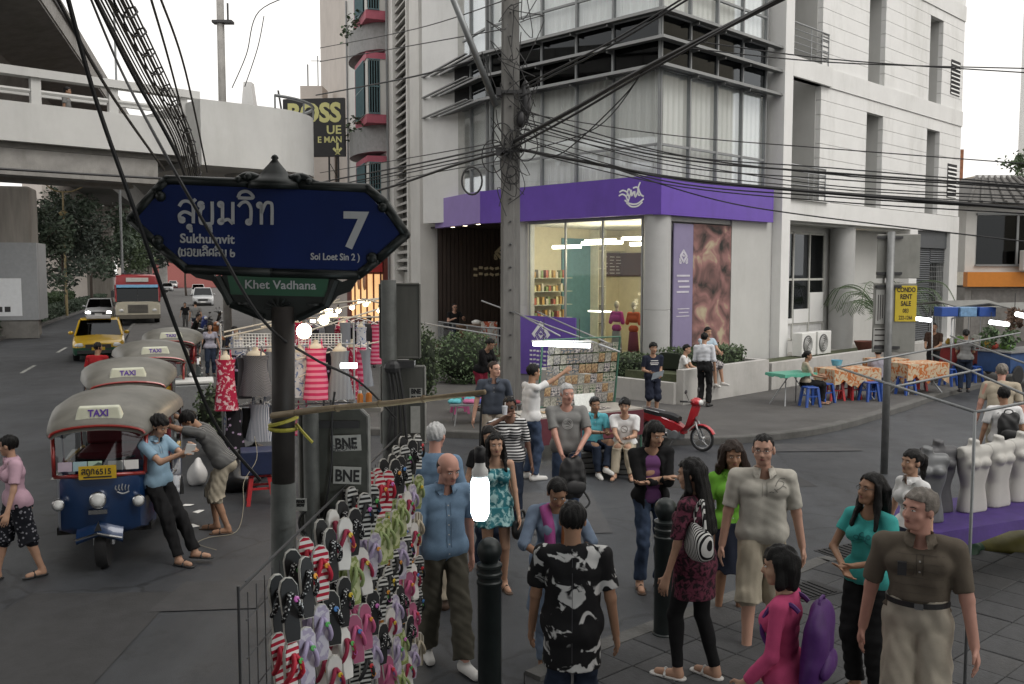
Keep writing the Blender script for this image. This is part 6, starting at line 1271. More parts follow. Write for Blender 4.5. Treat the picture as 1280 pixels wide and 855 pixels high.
for s_ in (-1, 1):
 q = MB(); q.tube(catmull([SX(343+s_*20, 226, .01), SX(343+s_*34, 222, .01), SX(343+s_*50, 229, .01), SX(343+s_*70, 231, .01)], 4), [.028-.0015*i for i in range(13)], 8); q.build('scroll', FRM, sign, smooth=True)
gp = [(284, 340), (411, 341), (407, 369), (289, 368)]
q = MB(); q.loft([[SX(*p_, -.012) for p_ in gp], [SX(*p_, .012) for p_ in gp]]); q.build('district_plate', SGRN, sign)
br = [(232, 338), (262, 338), (272, 349), (284, 341), (289, 368), (407, 369), (411, 342), (426, 350), (448, 342), (436, 362), (420, 368), (408, 384), (386, 389), (370, 400), (334, 400), (318, 390), (292, 386), (280, 372), (266, 352), (246, 348)]
q = MB(); q.loft([[SX(*p_, -.03) for p_ in br], [SX(*p_, .008) for p_ in br]])
for (a_, b_) in (((272, 346), (289, 380)), ((418, 348), (406, 380)), ((289, 380), (330, 396)), ((406, 380), (372, 397))): q.tube([SX(*a_, .01), SX(*b_, .01)], .02, 6)
for px in (306, 392): q.lathe([(.028, 0), (.028, .01), (.014, .012)], 10, SX(px, 380, .03))
for a_ in range(7): th_ = math.pi*(a_/6); q.tube([SX(348, 384, .03), SX(348+16*math.cos(th_), 384-13*math.sin(th_), .025)], .006, 5)
q.build('bracket', FRM, sign, smooth=40)
TX = lambda px, py: (lambda a, b, e: ((px-337)*SG+a, -.0225-e, sgp.z-(py-283)*SG+b))
thai('สุขุมวิท', .105, TX(226, 281), SWH, sign, .0145)
text('Sukhumvit', .062, SWH, sign, TX(228, 305)(0, 0, 0), bold=.0014, align='LEFT', ext=.001, sx=1.0)
thai('(ซอยเลิศสิน ๒', .033, TX(225, 321), SWH, sign, .006)
text('7', .245, SWH, sign, TX(427, 307)(0, 0, 0), bold=.006, align='LEFT', ext=.001, sx=1.0)
text('Soi Loet Sin 2 )', .046, SWH, sign, TX(388, 323)(0, 0, 0), bold=.001, align='LEFT', ext=.001, sx=.84)
text('Khet Vadhana', .058, SWH, sign, (SX(306, 360)[0], -.0145, SX(306, 360)[2]), bold=.0008, align='LEFT', ext=.001, sx=1.06)
POSTM = M('weathered_post', (.095, .10, .095), .6, .3, var=.3, scale=7, dirt=.5, bump=.2)
q = MB(); c_ = SX(353, 395); q.cyl((c_[0], 0, -.02), (c_[0], 0, 2.16), .062, n=20); q.build('lower_post', POSTM, sign, smooth=True); q = MB(); q.cyl((c_[0], 0, 2.15), (c_[0], 0, c_[2]+.05), .056, n=20); q.build('upper_post', M('post_upper', (.035, .03, .027), .6, .2, var=.3, scale=6), sign, smooth=True)
YT = M('yellow_tape', (.40, .36, .05), .6, var=.2)
q = MB(); z_ = SX(0, 536)[2]
for i, (dz, t_) in enumerate(((0, 0), (.035, .02))): q.tube([(c_[0]+.066*math.cos(a_), .066*math.sin(a_), z_+dz+t_*math.cos(a_)) for a_ in [2*math.pi*i_/16 for i_ in range(17)]], .010, 5)
q.tube(catmull([(c_[0]+.066, 0, z_+.02), (c_[0]+.10, -.06, z_+.0), (c_[0]+.16, -.10, z_-.05)], 3), .008, 5); q.build('tape', YT, sign)
# bamboo pole lashed to the post with the hanging bulb
bpA, bpB = P(345, 519, 4.38), P(606, 490, 3.55)
bam = thing('bamboo_pole', 'pale bamboo pole lashed to the sign post, carrying the bare bulb', 'pole', bpA)
q = MB(); d_ = bpB-bpA; q.tube([d_*(-.02), d_*.3+Vector((0, 0, .004)), d_*.6-Vector((0, 0, .003)), d_], [.016, .0145, .013, .0105], 10); bo = q.build('cane', M('bamboo', (.30, .23, .14), .6, var=.25, scale=12), bam, smooth=True)
for t_ in (.12, .34, .55, .75): q = MB(); q.cyl(d_*t_-d_.normalized()*.004, d_*t_+d_.normalized()*.004, .0165, n=10); q.build('node', M('bamboo_node', (.2, .15, .09), .7), bo)
lp = P(600, 620, 3.57)
lamp = thing('hanging_bulb', 'glowing energy-saving bulb hanging from the end of the bamboo pole', 'lamp', lp)
q = MB(); q.lathe([(.0, -.098), (.026, -.094), (.036, -.07), (.0375, 0), (.0365, .055), (.028, .078), (.0, .08)], 16); q.build('glass_bulb', M('bulb_glow', (.80, .95, 1), emit=5), lamp, smooth=True)
q = MB(); q.lathe([(.029, .076), (.033, .085), (.032, .105), (.022, .118), (.019, .14)], 14); q.build('bulb_base', WHITEP, lamp, smooth=True); q = MB(); q.lathe([(.021, .135), (.022, .19), (.012, .20)], 12); q.build('socket', BLACKP, lamp, smooth=True)
q = MB(); q.tube([(0, 0, .19), (.003, 0, .30), (.012, -.01, bpB.z-lp.z)], .0045, 6); q.build('cord', CABLE, lamp)
_pl = bpy.data.lights.new('bulb_light', 'POINT'); _pl.energy = 9; _pl.color = (.82, .95, 1); _pl.shadow_soft_size = .04; pl_ = bpy.data.objects.new('bulb_light', _pl); COL.objects.link(pl_); pl_.parent = lamp; pl_.location = (0, 0, -.13)
# ------------------------------------------------------------------ sign backs behind the post
SBK = M('sign_back_green_grey', (.085, .088, .075), .6, .2, var=.3, scale=5, dirt=.4); EDG = M('sign_edge', (.30, .30, .28), .5, .3, var=.2); STK = M('sticker_paper', (.45, .45, .42), .7, var=.15, scale=20); STKB = M('sticker_ink', (.02, .02, .02), .6, var=.1)
Yb = 5.2; k_ = Yb/1150
sb = thing('road_sign_back', 'back of a dark road sign plastered with BNE stickers behind the post', 'road sign', P(420, 590, Yb))
X_ = lambda px, py: ((px-420)*k_, (590-py)*k_)
x0, z0 = X_(375, 672); x1, z1 = X_(462, 508)
q = MB(); pts = [(x0, z0+.02), (x0+.02, z0), (x1-.05, z0), (x1, z0+.05), (x1, z1-.05), (x1-.05, z1), (x0+.05, z1), (x0, z1-.04)]
q.prism(pts, -.01, .01); q.build('plate', SBK, sb); q = MB(); 
for a_, b_ in zip(pts, pts[1:]+pts[:1]): q.cyl((a_[0], -.006, a_[1]), (b_[0], -.006, b_[1]), .012, n=6)
q.build('rim', EDG, sb); q = MB(); q.cyl(((392-420)*k_, -.06, -2.0), ((392-420)*k_, -.06, z1-.02), .045, n=16); q.build('post', POSTM, sb, smooth=True)
for zz in (.28, -.22): q = MB(); q.box(x0+.03, -.04, zz-.02, x1-.05, -.011, zz+.02); q.build('clamp_bar', DARKM, sb)
def sticker(px, py, w, h, txt, lab, parent, sz, yy=-.014, rot=0):
 a_, b_ = X_(px, py) if parent is sb else X2(px, py)
 q = MB(); q.box(-w/2*k_, -.002, -h/2*k_, w/2*k_, 0, h/2*k_); o = q.build('sticker', STK, parent, loc=(a_, yy, b_), rot=(0, rot, 0))
 for i, t_ in enumerate(txt.split('\n')): text(t_, sz, STKB, o, (0, -.004, (.28*h*k_ if '\n' in txt else 0)-sz*.36-i*sz*1.1), bold=.003, ext=.001, sx=.8)
sticker(435, 551, 38, 20, 'BNE', '', sb, .085, -.045, R(-2)); sticker(436, 592, 35, 22, 'BNE', '', sb, .095, -.045, R(2)); sticker(440, 628, 19, 36, 'BNE\n1', '', sb, .065, -.045)
a_, b_ = X_(432, 556); text('GLOW', .05, M('sticker_grey_ink', (.1, .1, .1), .6), sb, (a_, -.052, b_-.02), ext=.001, rot=(math.pi/2, R(-4), 0))
sticker(380, 626, 16, 16, 'PEACE\nNOW', '', sb, .02, -.107)
q = MB(); jb = X_(418, 645); q.box(jb[0]-.03, -.07, jb[1]-.03, jb[0]+.03, -.046, jb[1]+.03); q.build('junction_box', M('beige_plastic', (.35, .33, .28), .6), sb)
q = MB(); q.tube(catmull([(jb[0], -.06, jb[1]), (jb[0]-.02, -.08, jb[1]-.14), (jb[0]-.12, -.09, jb[1]-.25)], 4), .007, 6); q.tube(catmull([(jb[0]+.02, -.06, z1+.1), (jb[0]+.0, -.05, z1-.05), (jb[0]-.01, -.055, jb[1]+.25), (jb[0]-.10, -.06, jb[1]-.2)], 5), .006, 6); q.tube(loop3 := [Vector((X_(390, 650)[0]+.06*math.cos(t_), -.09, X_(390, 650)[1]+.07*math.sin(t_))) for t_ in [2*math.pi*i/16 for i in range(17)]], .008, 6); q.build('cable', CABLE, sb)
Yc = 7.0; k2 = Yc/1150
sc_ = thing('tall_sign_back', 'tall pair of grey sign backs on a thick pole left of the terrace', 'road sign', P(500, 440, Yc))
X2 = lambda px, py: ((px-500)*k2, (440-py)*k2)
SB2 = M('sign_back_dark', (.12, .12, .108), .55, .3, var=.25, scale=3, stretch=(3, 3, .4), dirt=.35)
for (xa, ya, xb, yb, nm) in ((476, 355, 525, 447, 'upper_plate'), (476, 458, 531, 555, 'lower_plate')):
 a_, b_ = X2(xa, yb), X2(xb, ya); q = MB(); q.box(a_[0], -.012, a_[1], b_[0], .012, b_[1]); q.build(nm, SB2, sc_); q = MB(); 
 for p_, r__ in (((a_[0], a_[1]), (a_[0], b_[1])), ((b_[0], a_[1]), (b_[0], b_[1])), ((a_[0], b_[1]), (b_[0], b_[1])), ((a_[0], a_[1]), (b_[0], a_[1]))): q.cyl((p_[0], -.01, p_[1]), (r__[0], -.01, r__[1]), .011, n=6)
 q.build('rim', EDG if nm[0] == 'l' else SB2, sc_)
q = MB(); q.cyl(((488-500)*k2, -.07, -3.0), ((488-500)*k2, -.07, X2(0, 350)[1]), .058, n=18); q.build('pole', POSTM, sc_, smooth=True)
q = MB(); b_ = X2(500, 453); q.box(-.05, -.13, b_[1]-.03, .12, -.02, b_[1]+.02); q.sph((-.04, -.12, b_[1]-.03), (.07, .05, .06), 10, 6); q.build('clamp', DARKM, sc_)
k_ = k2
sticker(520, 494, 16, 18, 'BNE\nBNE', '', sc_, .05, -.02); sticker(519, 525, 12, 34, '', '', sc_, .01, -.02)
q = MB()
for j_ in range(4): q.tube(catmull([((488-500+j_*4)*k2, -.14, X2(0, 455)[1]), ((492-500+j_*5)*k2, -.15, X2(0, 500)[1]), ((486-500+j_*9)*k2, -.14, X2(0, 560+j_*14)[1])], 5), .012, 6)
q.build('cable', CABLE, sc_)
# ------------------------------------------------------------------ slipper rack
RA, RB = Vector((-1.03, 3.62, 0)), Vector((-.83, 6.9, 0)); rd = (RB-RA).normalized(); rn2 = Vector((rd.y, -rd.x, 0)); RL = (RB-RA).length; rang = math.atan2(rd.y, rd.x)
rack = thing('wire_rack', 'tall black wire mesh rack hung with flip-flops beside the sign post', 'rack', RA, rang)
q = MB()
for i in range(int(RL/.10)+2): q.cyl((i*.10-.1, 0, .15), (i*.10-.1, 0, 1.95), .0025, n=4)
for i in range(13): q.cyl((-.12, .0, .15+i*.154), (RL+.02, .0, .15+i*.154), .003, n=4)
q.build('mesh_panel', DARKM, rack); q = MB()
for x_ in (-.12, RL*.5, RL+.02): q.cyl((x_, .03, 0), (x_, .03, 1.98), .006, n=8)
for z_ in (.15, 2.02): q.cyl((-.12, .03, z_-.06), (RL+.02, .03, z_-.06), .005, n=8)
q.build('rack_frame', DARKM, rack)
def sole_mesh(mat):
 out = [(-.030, -.125), (.030, -.125), (.036, -.08), (.034, -.02), (.040, .05), (.042, .09), (.030, .125), (.008, .138), (-.018, .132), (-.038, .10), (-.040, .05), (-.033, -.02), (-.036, -.08)]
 q = MB(); q.cur = 0; q.prism(out, -.009, .004); q.cur = 1; q.prism([(x*.93, z*.97) for x, z in out], .003, .008, 'y'); return q
foot = [M('footbed_white', (.62, .60, .57), .8, var=.08), pattern('footbed_stripe_dark', 'stripe', (.02, .02, .02), (.5, .5, .48), 12, .8, .5, 'Z'), pattern('footbed_green', 'noise', (.20, .24, .08), (.42, .44, .26), 22, .8, .5), pattern('footbed_lilac', 'noise', (.34, .30, .40), (.5, .47, .52), 22), pattern('footbed_red_stripe', 'stripe', (.34, .015, .035), (.6, .57, .54), 10, .8, .5, 'Z'), pattern('footbed_cream', 'stripe', (.2, .17, .12), (.5, .47, .4), 14, .8, .5, 'X'), M('footbed_black', (.015, .015, .016), .8), M('footbed_pink', (.36, .10, .18), .8, var=.1)]
strap = [M('strap_crimson', (.26, .012, .045), .7, var=.15), M('strap_black', (.014, .014, .015), .7), M('strap_green', (.24, .30, .12), .7, var=.2), M('strap_lilac', (.36, .30, .44), .7, var=.2), M('strap_red', (.40, .01, .03), .7), M('strap_cream', (.42, .37, .28), .7, var=.2), pattern('strap_dotted', 'dots', (.5, .5, .5), (.015, .015, .016), 90, .7, .35), M('strap_rose', (.5, .10, .22), .7, var=.2)]
BUT = [M('button_%d' % i, c, .3, var=0) for i, c in enumerate([(.55, .03, .04), (.60, .42, .03), (.05, .18, .45), (.08, .35, .08), (.5, .12, .4), (.6, .25, .03)])]
EDGE = M('foam_edge', (.5, .48, .44), .8)
sm_ = [sole_mesh(0).mesh('sole', [EDGE, foot[i]]) for i in range(8)]
def strap_mesh(i):
 q = MB()
 for s_ in (-1, 1): q.tube(catmull([(.0, .008, .075), (.018*s_, .034, .045), (.034*s_, .030, .0), (.040*s_, .004, -.035)], 4), [.005]+[.011]*11+[.008], 6)
 return q.mesh('strap', strap[i], True)
st_ = [strap_mesh(i) for i in range(8)]
def but_mesh(i): q = MB(); q.lathe([(.012, 0), (.0135, .003), (.011, .006), (.004, .0045)], 10); return q.mesh('button', BUT[i], True)
bt_ = [but_mesh(i) for i in range(6)]
ORD = ['first', 'second', 'third', 'fourth', 'fifth', 'sixth', 'seventh', 'eighth', 'ninth', 'tenth', 'eleventh', 'twelfth', 'thirteenth', 'fourteenth', 'fifteenth', 'sixteenth', 'seventeenth', 'eighteenth', 'nineteenth', 'twentieth']
CN = ['white crimson-strap', 'black-striped', 'green', 'lilac', 'red-striped', 'cream', 'black dotted', 'rose pink']
rr = random.Random(21); ncol = 15
def vis(x_, z_):
 w_ = RA+rd*x_; v_ = 340+(3.2-z_)*1150/w_.y; return v_ < 900
flops = []
for ci in range(ncol):
 for ri in range(6):
  x_ = .08+ci*(RL-.12)/(ncol-1); z_ = 1.84-ri*.30+rr.uniform(-.02, .02)
  if not vis(x_, z_-.13): continue
  if ri == 0: k_i = rr.choice([0, 1, 0, 6, 4])
  elif ri == 1: k_i = rr.choice([0, 0, 2, 3, 6])
  else: k_i = rr.choice([0, 0, 2, 3, 5, 6, 7, 1])
  if ci == 0 and ri == 1: k_i = 4
  for s_ in (-1, 1):
   lab = '%s flip-flop, %s row from the top, %s pair from the near end, %s one' % (CN[k_i], ORD[ri], ORD[ci], 'near' if s_ < 0 else 'far')
   t_ = thing('flip_flop', lab, 'flip-flop', (0, 0, 0), 0, 'flip-flops on the wire rack')
   t_.matrix_world = Matrix.Translation(RA+rd*(x_+s_*.045)+rn2*(.075+rr.uniform(0, .012)+(.045 if s_ < 0 else -.03))+Vector((0, 0, z_+rr.uniform(-.012, .012)))) @ Matrix.Rotation(rang, 4, 'Z') @ Matrix.Rotation(math.pi+R(rr.uniform(-52, -34)), 4, 'Z') @ Matrix.Rotation(R(rr.uniform(-6, 6)+s_*3), 4, 'Y') @ Matrix.Rotation(R(rr.uniform(-4, 12)), 4, 'X') @ Matrix.Rotation(R(rr.uniform(-14, 14)), 4, 'Z')
   link('sole', sm_[k_i], t_); sp = link('strap', st_[k_i], t_)
   for bi in range(rr.choice([1, 2, 3]) if k_i in (0, 1, 4, 7) else rr.choice([0, 0, 1])): link('button', bt_[rr.randrange(6)], sp, (-.012+.012*bi*s_, .038-.004*bi, .05-.026*bi), rot=(-math.pi/2, 0, 0))
# ------------------------------------------------------------------ bollards
bq = MB(); bq.lathe([(.100, 0), (.100, .05), (.090, .06), (.090, .86), (.097, .87), (.097, .89), (.088, .90), (.088, .925), (.097, .935), (.097, .955), (.088, .965), (.088, .99), (.097, 1.0), (.097, 1.02), (.080, 1.03), (.062, 1.04), (.078, 1.06), (.092, 1.10), (.094, 1.13), (.084, 1.17), (.060, 1.20), (.03, 1.216), (.0, 1.22)], 24)
bmesh_ = bq.mesh('bollard', M('bollard_green_black', (.016, .022, .022), .4, .2, var=.25, scale=8, dirt=.2), 40)
p1 = P(612, 800, 6.75); p2_ = G(830, 792, .12)
for p_, lb in ((p1, 'tall dark round-topped bollard beneath the hanging bulb'), (p2_, 'dark bollard beside the woman in the maroon top')): t_ = thing('bollard', lb, 'bollard', (p_.x, p_.y, .0 if p_ is p1 else .08), 0, 'bollards'); link('shaft', bmesh_, t_)
# ------------------------------------------------------------------ utility pole and overhead cables
UP = Vector((P(638, 340, 18.6).x, 18.6, 0))
up = thing('utility_pole', 'concrete utility pole with tangled cables in front of the purple shop', 'utility pole', UP)
q = MB(); rg = []
for z_, r__ in ((0, .21), (6, .185), (13.5, .15)): rg.append([(r__*a_*1.0, r__*b_, z_) for a_, b_ in ((-1, -.55), (-.7, -1), (.35, -1), (.45, -.7), (1, -.6), (1, .6), (.4, 1), (-.6, 1), (-1, .6))])
q.loft(rg); q.build('shaft', M('pole_concrete', (.16, .157, .15), .85, var=.2, scale=3, stretch=(3, 3, .5), bump=.3, dirt=.4), up)
q = MB()
for z_ in np.arange(1.5, 12, .45): q.cyl((-.02, -.22, z_), (.02, -.22, z_), .02, n=6)
q.build('bolts', DARKM, up)
q = MB(); a_ = P(563, -10, 17.4)-UP; b_ = P(620, 132, 18.45)-UP; q.cyl(a_, b_, .062, n=10); q.build('brace_pipe', GREYM, up, smooth=True)
q = MB(); q.sph((.30, -.15, 6.55), (.11, .16, .42), 12, 8); q.sph((.22, -.2, 6.2), (.10, .10, .18), 10, 6); q.build('cable_closure', BLACKP, up, smooth=True)
for z_ in (6.7, 5.55, 9.0): q = MB(); q.box(-.24, -.24, z_, .24, -.2, z_+.06); q.box(-.28, -.3, z_-.05, -.18, -.1, z_+.1); q.build('bracket', DARKM, up)
rr = random.Random(5)
for i in range(7):   # coils of slack cable
 c_ = Vector((rr.uniform(-.35, .35), -.26, rr.uniform(5.1, 5.9))); r__ = rr.uniform(.12, .3); q = MB(); q.tube([c_+Vector((r__*.8*math.cos(t_), .05*math.sin(t_*2), r__*math.sin(t_)*1.1)) for t_ in [2*math.pi*k/18 for k in range(19)]], .012, 5); q.build('slack_coil', CABLE, up)
q = MB(); c_ = P(590, 226, 18.4)-UP; q.tube([c_+Vector((.20*math.cos(t_), 0, .27*math.sin(t_))) for t_ in [2*math.pi*k/20 for k in range(21)]], .022, 6); q.build('slack_coil', CABLE, up)
for i in range(26):
 c_ = Vector((rr.uniform(-.3, .3), -.27+rr.uniform(-.1, .05), rr.uniform(5.0, 8.6))); q = MB(); q.tube(catmull([c_, c_+Vector((rr.uniform(-.3, .3), rr.uniform(-.1, .1), rr.uniform(-.5, .1))), c_+Vector((rr.uniform(-.5, .5), 0, rr.uniform(-.8, .8))), c_+Vector((rr.uniform(-.3, .3), 0, rr.uniform(-1.2, .6)))], 5), .009, 4); q.build('loose_wire', CABLE, up)
def cable(pts, r_, lab, grp='overhead cables', n=6):
 q = MB(); q.tube(catmull([P(*p_) for p_ in pts], 8), r_, n); return tag(q.build('overhead_cable', CABLE), lab, 'cable', grp)
rr = random.Random(9)
for i, (y0, y1, y2, y3, rad) in enumerate([(135, 190, 218, 236, .014), (146, 192, 210, 232, .012), (150, 196, 216, 234, .018), (152, 205, 224, 240, .012), (160, 200, 232, 246, .011), (170, 222, 240, 256, .011), (172, 226, 246, 262, .014), (140, 168, 186, 206, .010), (186, 230, 252, 268, .012), (166, 212, 236, 250, .010)]):
 cable([(646, y0, 18.4), (830, y1, 17.2), (1040, y2, 16), (1300, y3, 14.5)], rad, 'thin black cable sagging from pole across white facade, %s from the top' % ORD[sorted([186, 210, 216, 218, 224, 232, 236, 240, 246, 252]).index(y2)])
cable([(646, 186, 18.4), (740, 204, 17.8), (840, 222, 17.2), (1000, 238, 16.2), (1300, 262, 14.5)], .034, 'thickest bundled cable sagging right from the utility pole past the purple fascia')
cable([(760, 208, 18), (880, 246, 17), (1000, 268, 16), (1300, 304, 14.5)], .013, 'lone cable running lowest over the purple fascia to the right edge')
cable([(640, 178, 18.4), (720, 135, 17), (805, 86, 15.5), (990, -8, 13)], .040, 'thick twisted cable bundle climbing from the pole to the upper right'); cable([(640, 186, 18.4), (720, 142, 17), (805, 92, 15.5), (975, -2, 13)], .022, 'second cable climbing beside the thick bundle to the upper right')
for i, dy in enumerate((0, 5)): cable([(652, 108+dy, 18.4), (760, 54+dy, 17.2), (860, -6+dy, 16)], .018, 'pale steel wire from pole up across the louvres, %s of two' % ('upper' if i == 0 else 'lower'))
for i, (a_, b_, c_) in enumerate(((50, 74, 92), (60, 78, 86))): cable([(860, a_, 20), (1040, b_, 19), (1300, c_, 18)], .013, 'straight thin cable high across the white siding, %s one' % ('upper' if i == 0 else 'lower'))
cable([(805, 86, 15.5), (780, 120, 16), (720, 178, 17.6), (690, 195, 18), (648, 186, 18.4)], .012, 'loose cable looping down from the thick bundle in front of the windows'); cable([(805, 88, 15.5), (745, 160, 17), (650, 190, 18.4)], .010, 'second loose cable dropping from the thick bundle to the pole')
for i, (y0, y1, y2, rad) in enumerate([(0, 36, 60, .012), (36, 56, 77, .013), (180, 205, 228, .022), (186, 210, 236, .018), (190, 214, 238, .014), (176, 196, 216, .012), (200, 220, 244, .012)]): cable([(632, y0, 18.4), (520, y1, 24), (400, y2, 32)], rad, 'thin cable from the pole leftwards along the house row, %s from the top' % ORD[sorted([36, 56, 205, 210, 214, 196, 220]).index(y1)])
cable([(636, 188, 18.3), (570, 206, 20), (480, 236, 25), (400, 256, 32)], .03, 'thick drooping cable bundle left of the utility pole'); cable([(600, 72, 22), (520, 95, 25), (395, 119, 32)], .022, 'heavier cable crossing the concrete louvre strip')
# cables over the avenue, left
for i in range(9):
 o_ = i*5.2; cable([(118+o_, -6, 9.2), (172+o_*.85, 95, 13), (216+o_*.6, 172, 18), (232+o_*.45, 222, 24)], .012 if i % 3 else .022, 'dark strand of the thick bundle descending behind the sign, %s from the left' % ORD[i], 'bundle above the street sign')
q = MB(); pts = catmull([P(150, -6, 9.1), P(198, 95, 12.9), P(236, 172, 17.9), P(248, 222, 23.9)], 30); q.tube([p_+Vector((math.cos(i*.9)*.10, 0, math.sin(i*.9)*.10)) for i, p_ in enumerate(pts)], .012, 5); tag(q.build('overhead_cable', CABLE), 'wire spiralling around the thick cable bundle above the sign', 'cable', 'bundle above the street sign')
for i, (u0, u1, u2) in enumerate(((188, 215, 247), (200, 232, 259))): cable([(u0, -4, 11), (u1, 90, 14), (u2, 215, 20)], .016, 'single cable right of the thick bundle, %s one' % ('left' if i == 0 else 'right'))
cable([(112, -5, 5.6), (150, 85, 5.4), (205, 190, 4.2), (268, 300, 4.15), (330, 402, 4.2), (392, 448, 4.9), (450, 478, 5.6), (495, 523, 6.6)], .0075, 'black cable crossing the face of the blue street sign'); cable([(84, -5, 3.9), (120, 125, 4.1), (170, 268, 4.3), (226, 425, 4.8), (272, 535, 5.4), (325, 600, 6)], .011, 'heavy black cable slanting past the left tip of the street sign')
cable([(70, -5, 9), (135, 112, 11), (205, 212, 15)], .02, 'cable slanting over the footbridge from the upper left corner'); cable([(118, -5, 7), (165, 90, 8), (222, 195, 9), (240, 250, 10)], .02, 'heavy cable just left of the bundle above the sign')
pp = thing('slim_pole', 'slim pale pole rising behind the footbridge', 'utility pole', (P(283, 340, 38).x, 38, 0)); q = MB(); q.cyl((0, 0, 0), (0, 0, 17), .17, .14, 10); q.build('shaft', CONC, pp, smooth=True)
q = MB(); q.box(-.3, -.2, 13.2, .5, .2, 13.3); q.cyl((.3, 0, 13.3), (.3, 0, 14.0), .04); q.build('crossarm', DARKM, pp)
for i, (u, v) in enumerate(((320, 30), (352, -4))): cable([(290, 105 if i else 110, 37), (308, 68, 37), (324, 14, 36), (385, -12, 34)], .02, 'thin drop wire beside the slim pale pole, %s one' % ('first' if i == 0 else 'second')) if i == 0 else cable([(306, 108, 37), (322, 60, 36), (330, 20, 36)], .02, 'thin drop wire beside the slim pale pole, second one')
p153 = thing('flag_pole', 'thin grey pole standing behind the footbridge railing', 'pole', (P(153, 340, 68).x, 68, 0)); q = MB(); q.cyl((0, 0, 0), (0, 0, 24), .1, .08, 8); q.build('shaft', GREYM, p153)
# white slanted post beyond bridge
wp = thing('chimney_stack', 'pale stubby stacks on a roof behind the rounded bridge end', 'stack', P(310, 145, 46)); q = MB(); q.loft([[(-.5, -.3, -2), (.7, -.3, -2), (.7, .3, -2), (-.5, .3, -2)], [(-.1, -.3, 1.6), (.25, -.3, 1.6), (.25, .3, 1.6), (-.1, .3, 1.6)]]); q.build('shaft', WHITE, wp); q = MB(); q.box(-1.3, -.3, -2, -.6, .3, .2); q.build('base', WHITE, wp)
rt = thing('roof_hut', 'small pale rooftop hut with antennas behind the BOSS billboard', 'building', P(383, 128, 55)); q = MB(); q.box(-1.3, 0, -9, 1.6, 2, .2); q.box(-.4, .2, .2, .9, 1.8, 1.0); q.build('wall', BEIG, rt); q = MB(); q.cyl((0, .5, 1), (0, .5, 2.3), .04, n=5); q.cyl((.6, .5, 1), (.6, .5, 2.8), .03, n=5); q.cyl((.2, .5, 2.5), (1, .5, 2.5), .02, n=5); q.build('antenna', DARKM, rt)
# ------------------------------------------------------------------ vehicles
HEADL = M('headlamp_lit', (1, .97, .9), emit=22); TAILL = M('tail_lamp_lit', (1, .05, .03), emit=6); LENS = M('lamp_lens', (.62, .63, .62), .15, var=.05, coat=.6); TAILOFF = M('tail_lens', (.3, .01, .01), .2, var=.1)
CARG = glassmat('car_glass', (.05, .055, .055), .025)
def wheel(parent, x, y, r, w, nm='wheel', spokes=True):
 q = MB(); q.T = Matrix.Rotation(math.pi/2, 4, 'Y'); q.lathe([(r*.62, -w/2), (r*.95, -w/2), (r, -w/2+.02), (r, w/2-.02), (r*.95, w/2), (r*.62, w/2)], 22); wo = q.build(nm, BLACKR, parent, smooth=35, loc=(x, y, r))
 q = MB(); q.T = Matrix.Rotation(math.pi/2, 4, 'Y'); q.lathe([(.03, -w*.3), (r*.62, -w*.48), (r*.62, w*.48), (.03, w*.3)], 20); q.build('rim', STEEL, wo, smooth=35); return wo
def paint(name, col): return M(name, col, .28, .1, var=.05, coat=.5, scale=3, dirt=.1)
SROT = math.atan2(SD.y, SD.x)-math.pi/2      # local -y heads towards the camera along the avenue
CANV = M('grey_vinyl', (.13, .125, .108), .45, var=.25, scale=3, bump=.2, dirt=.35)
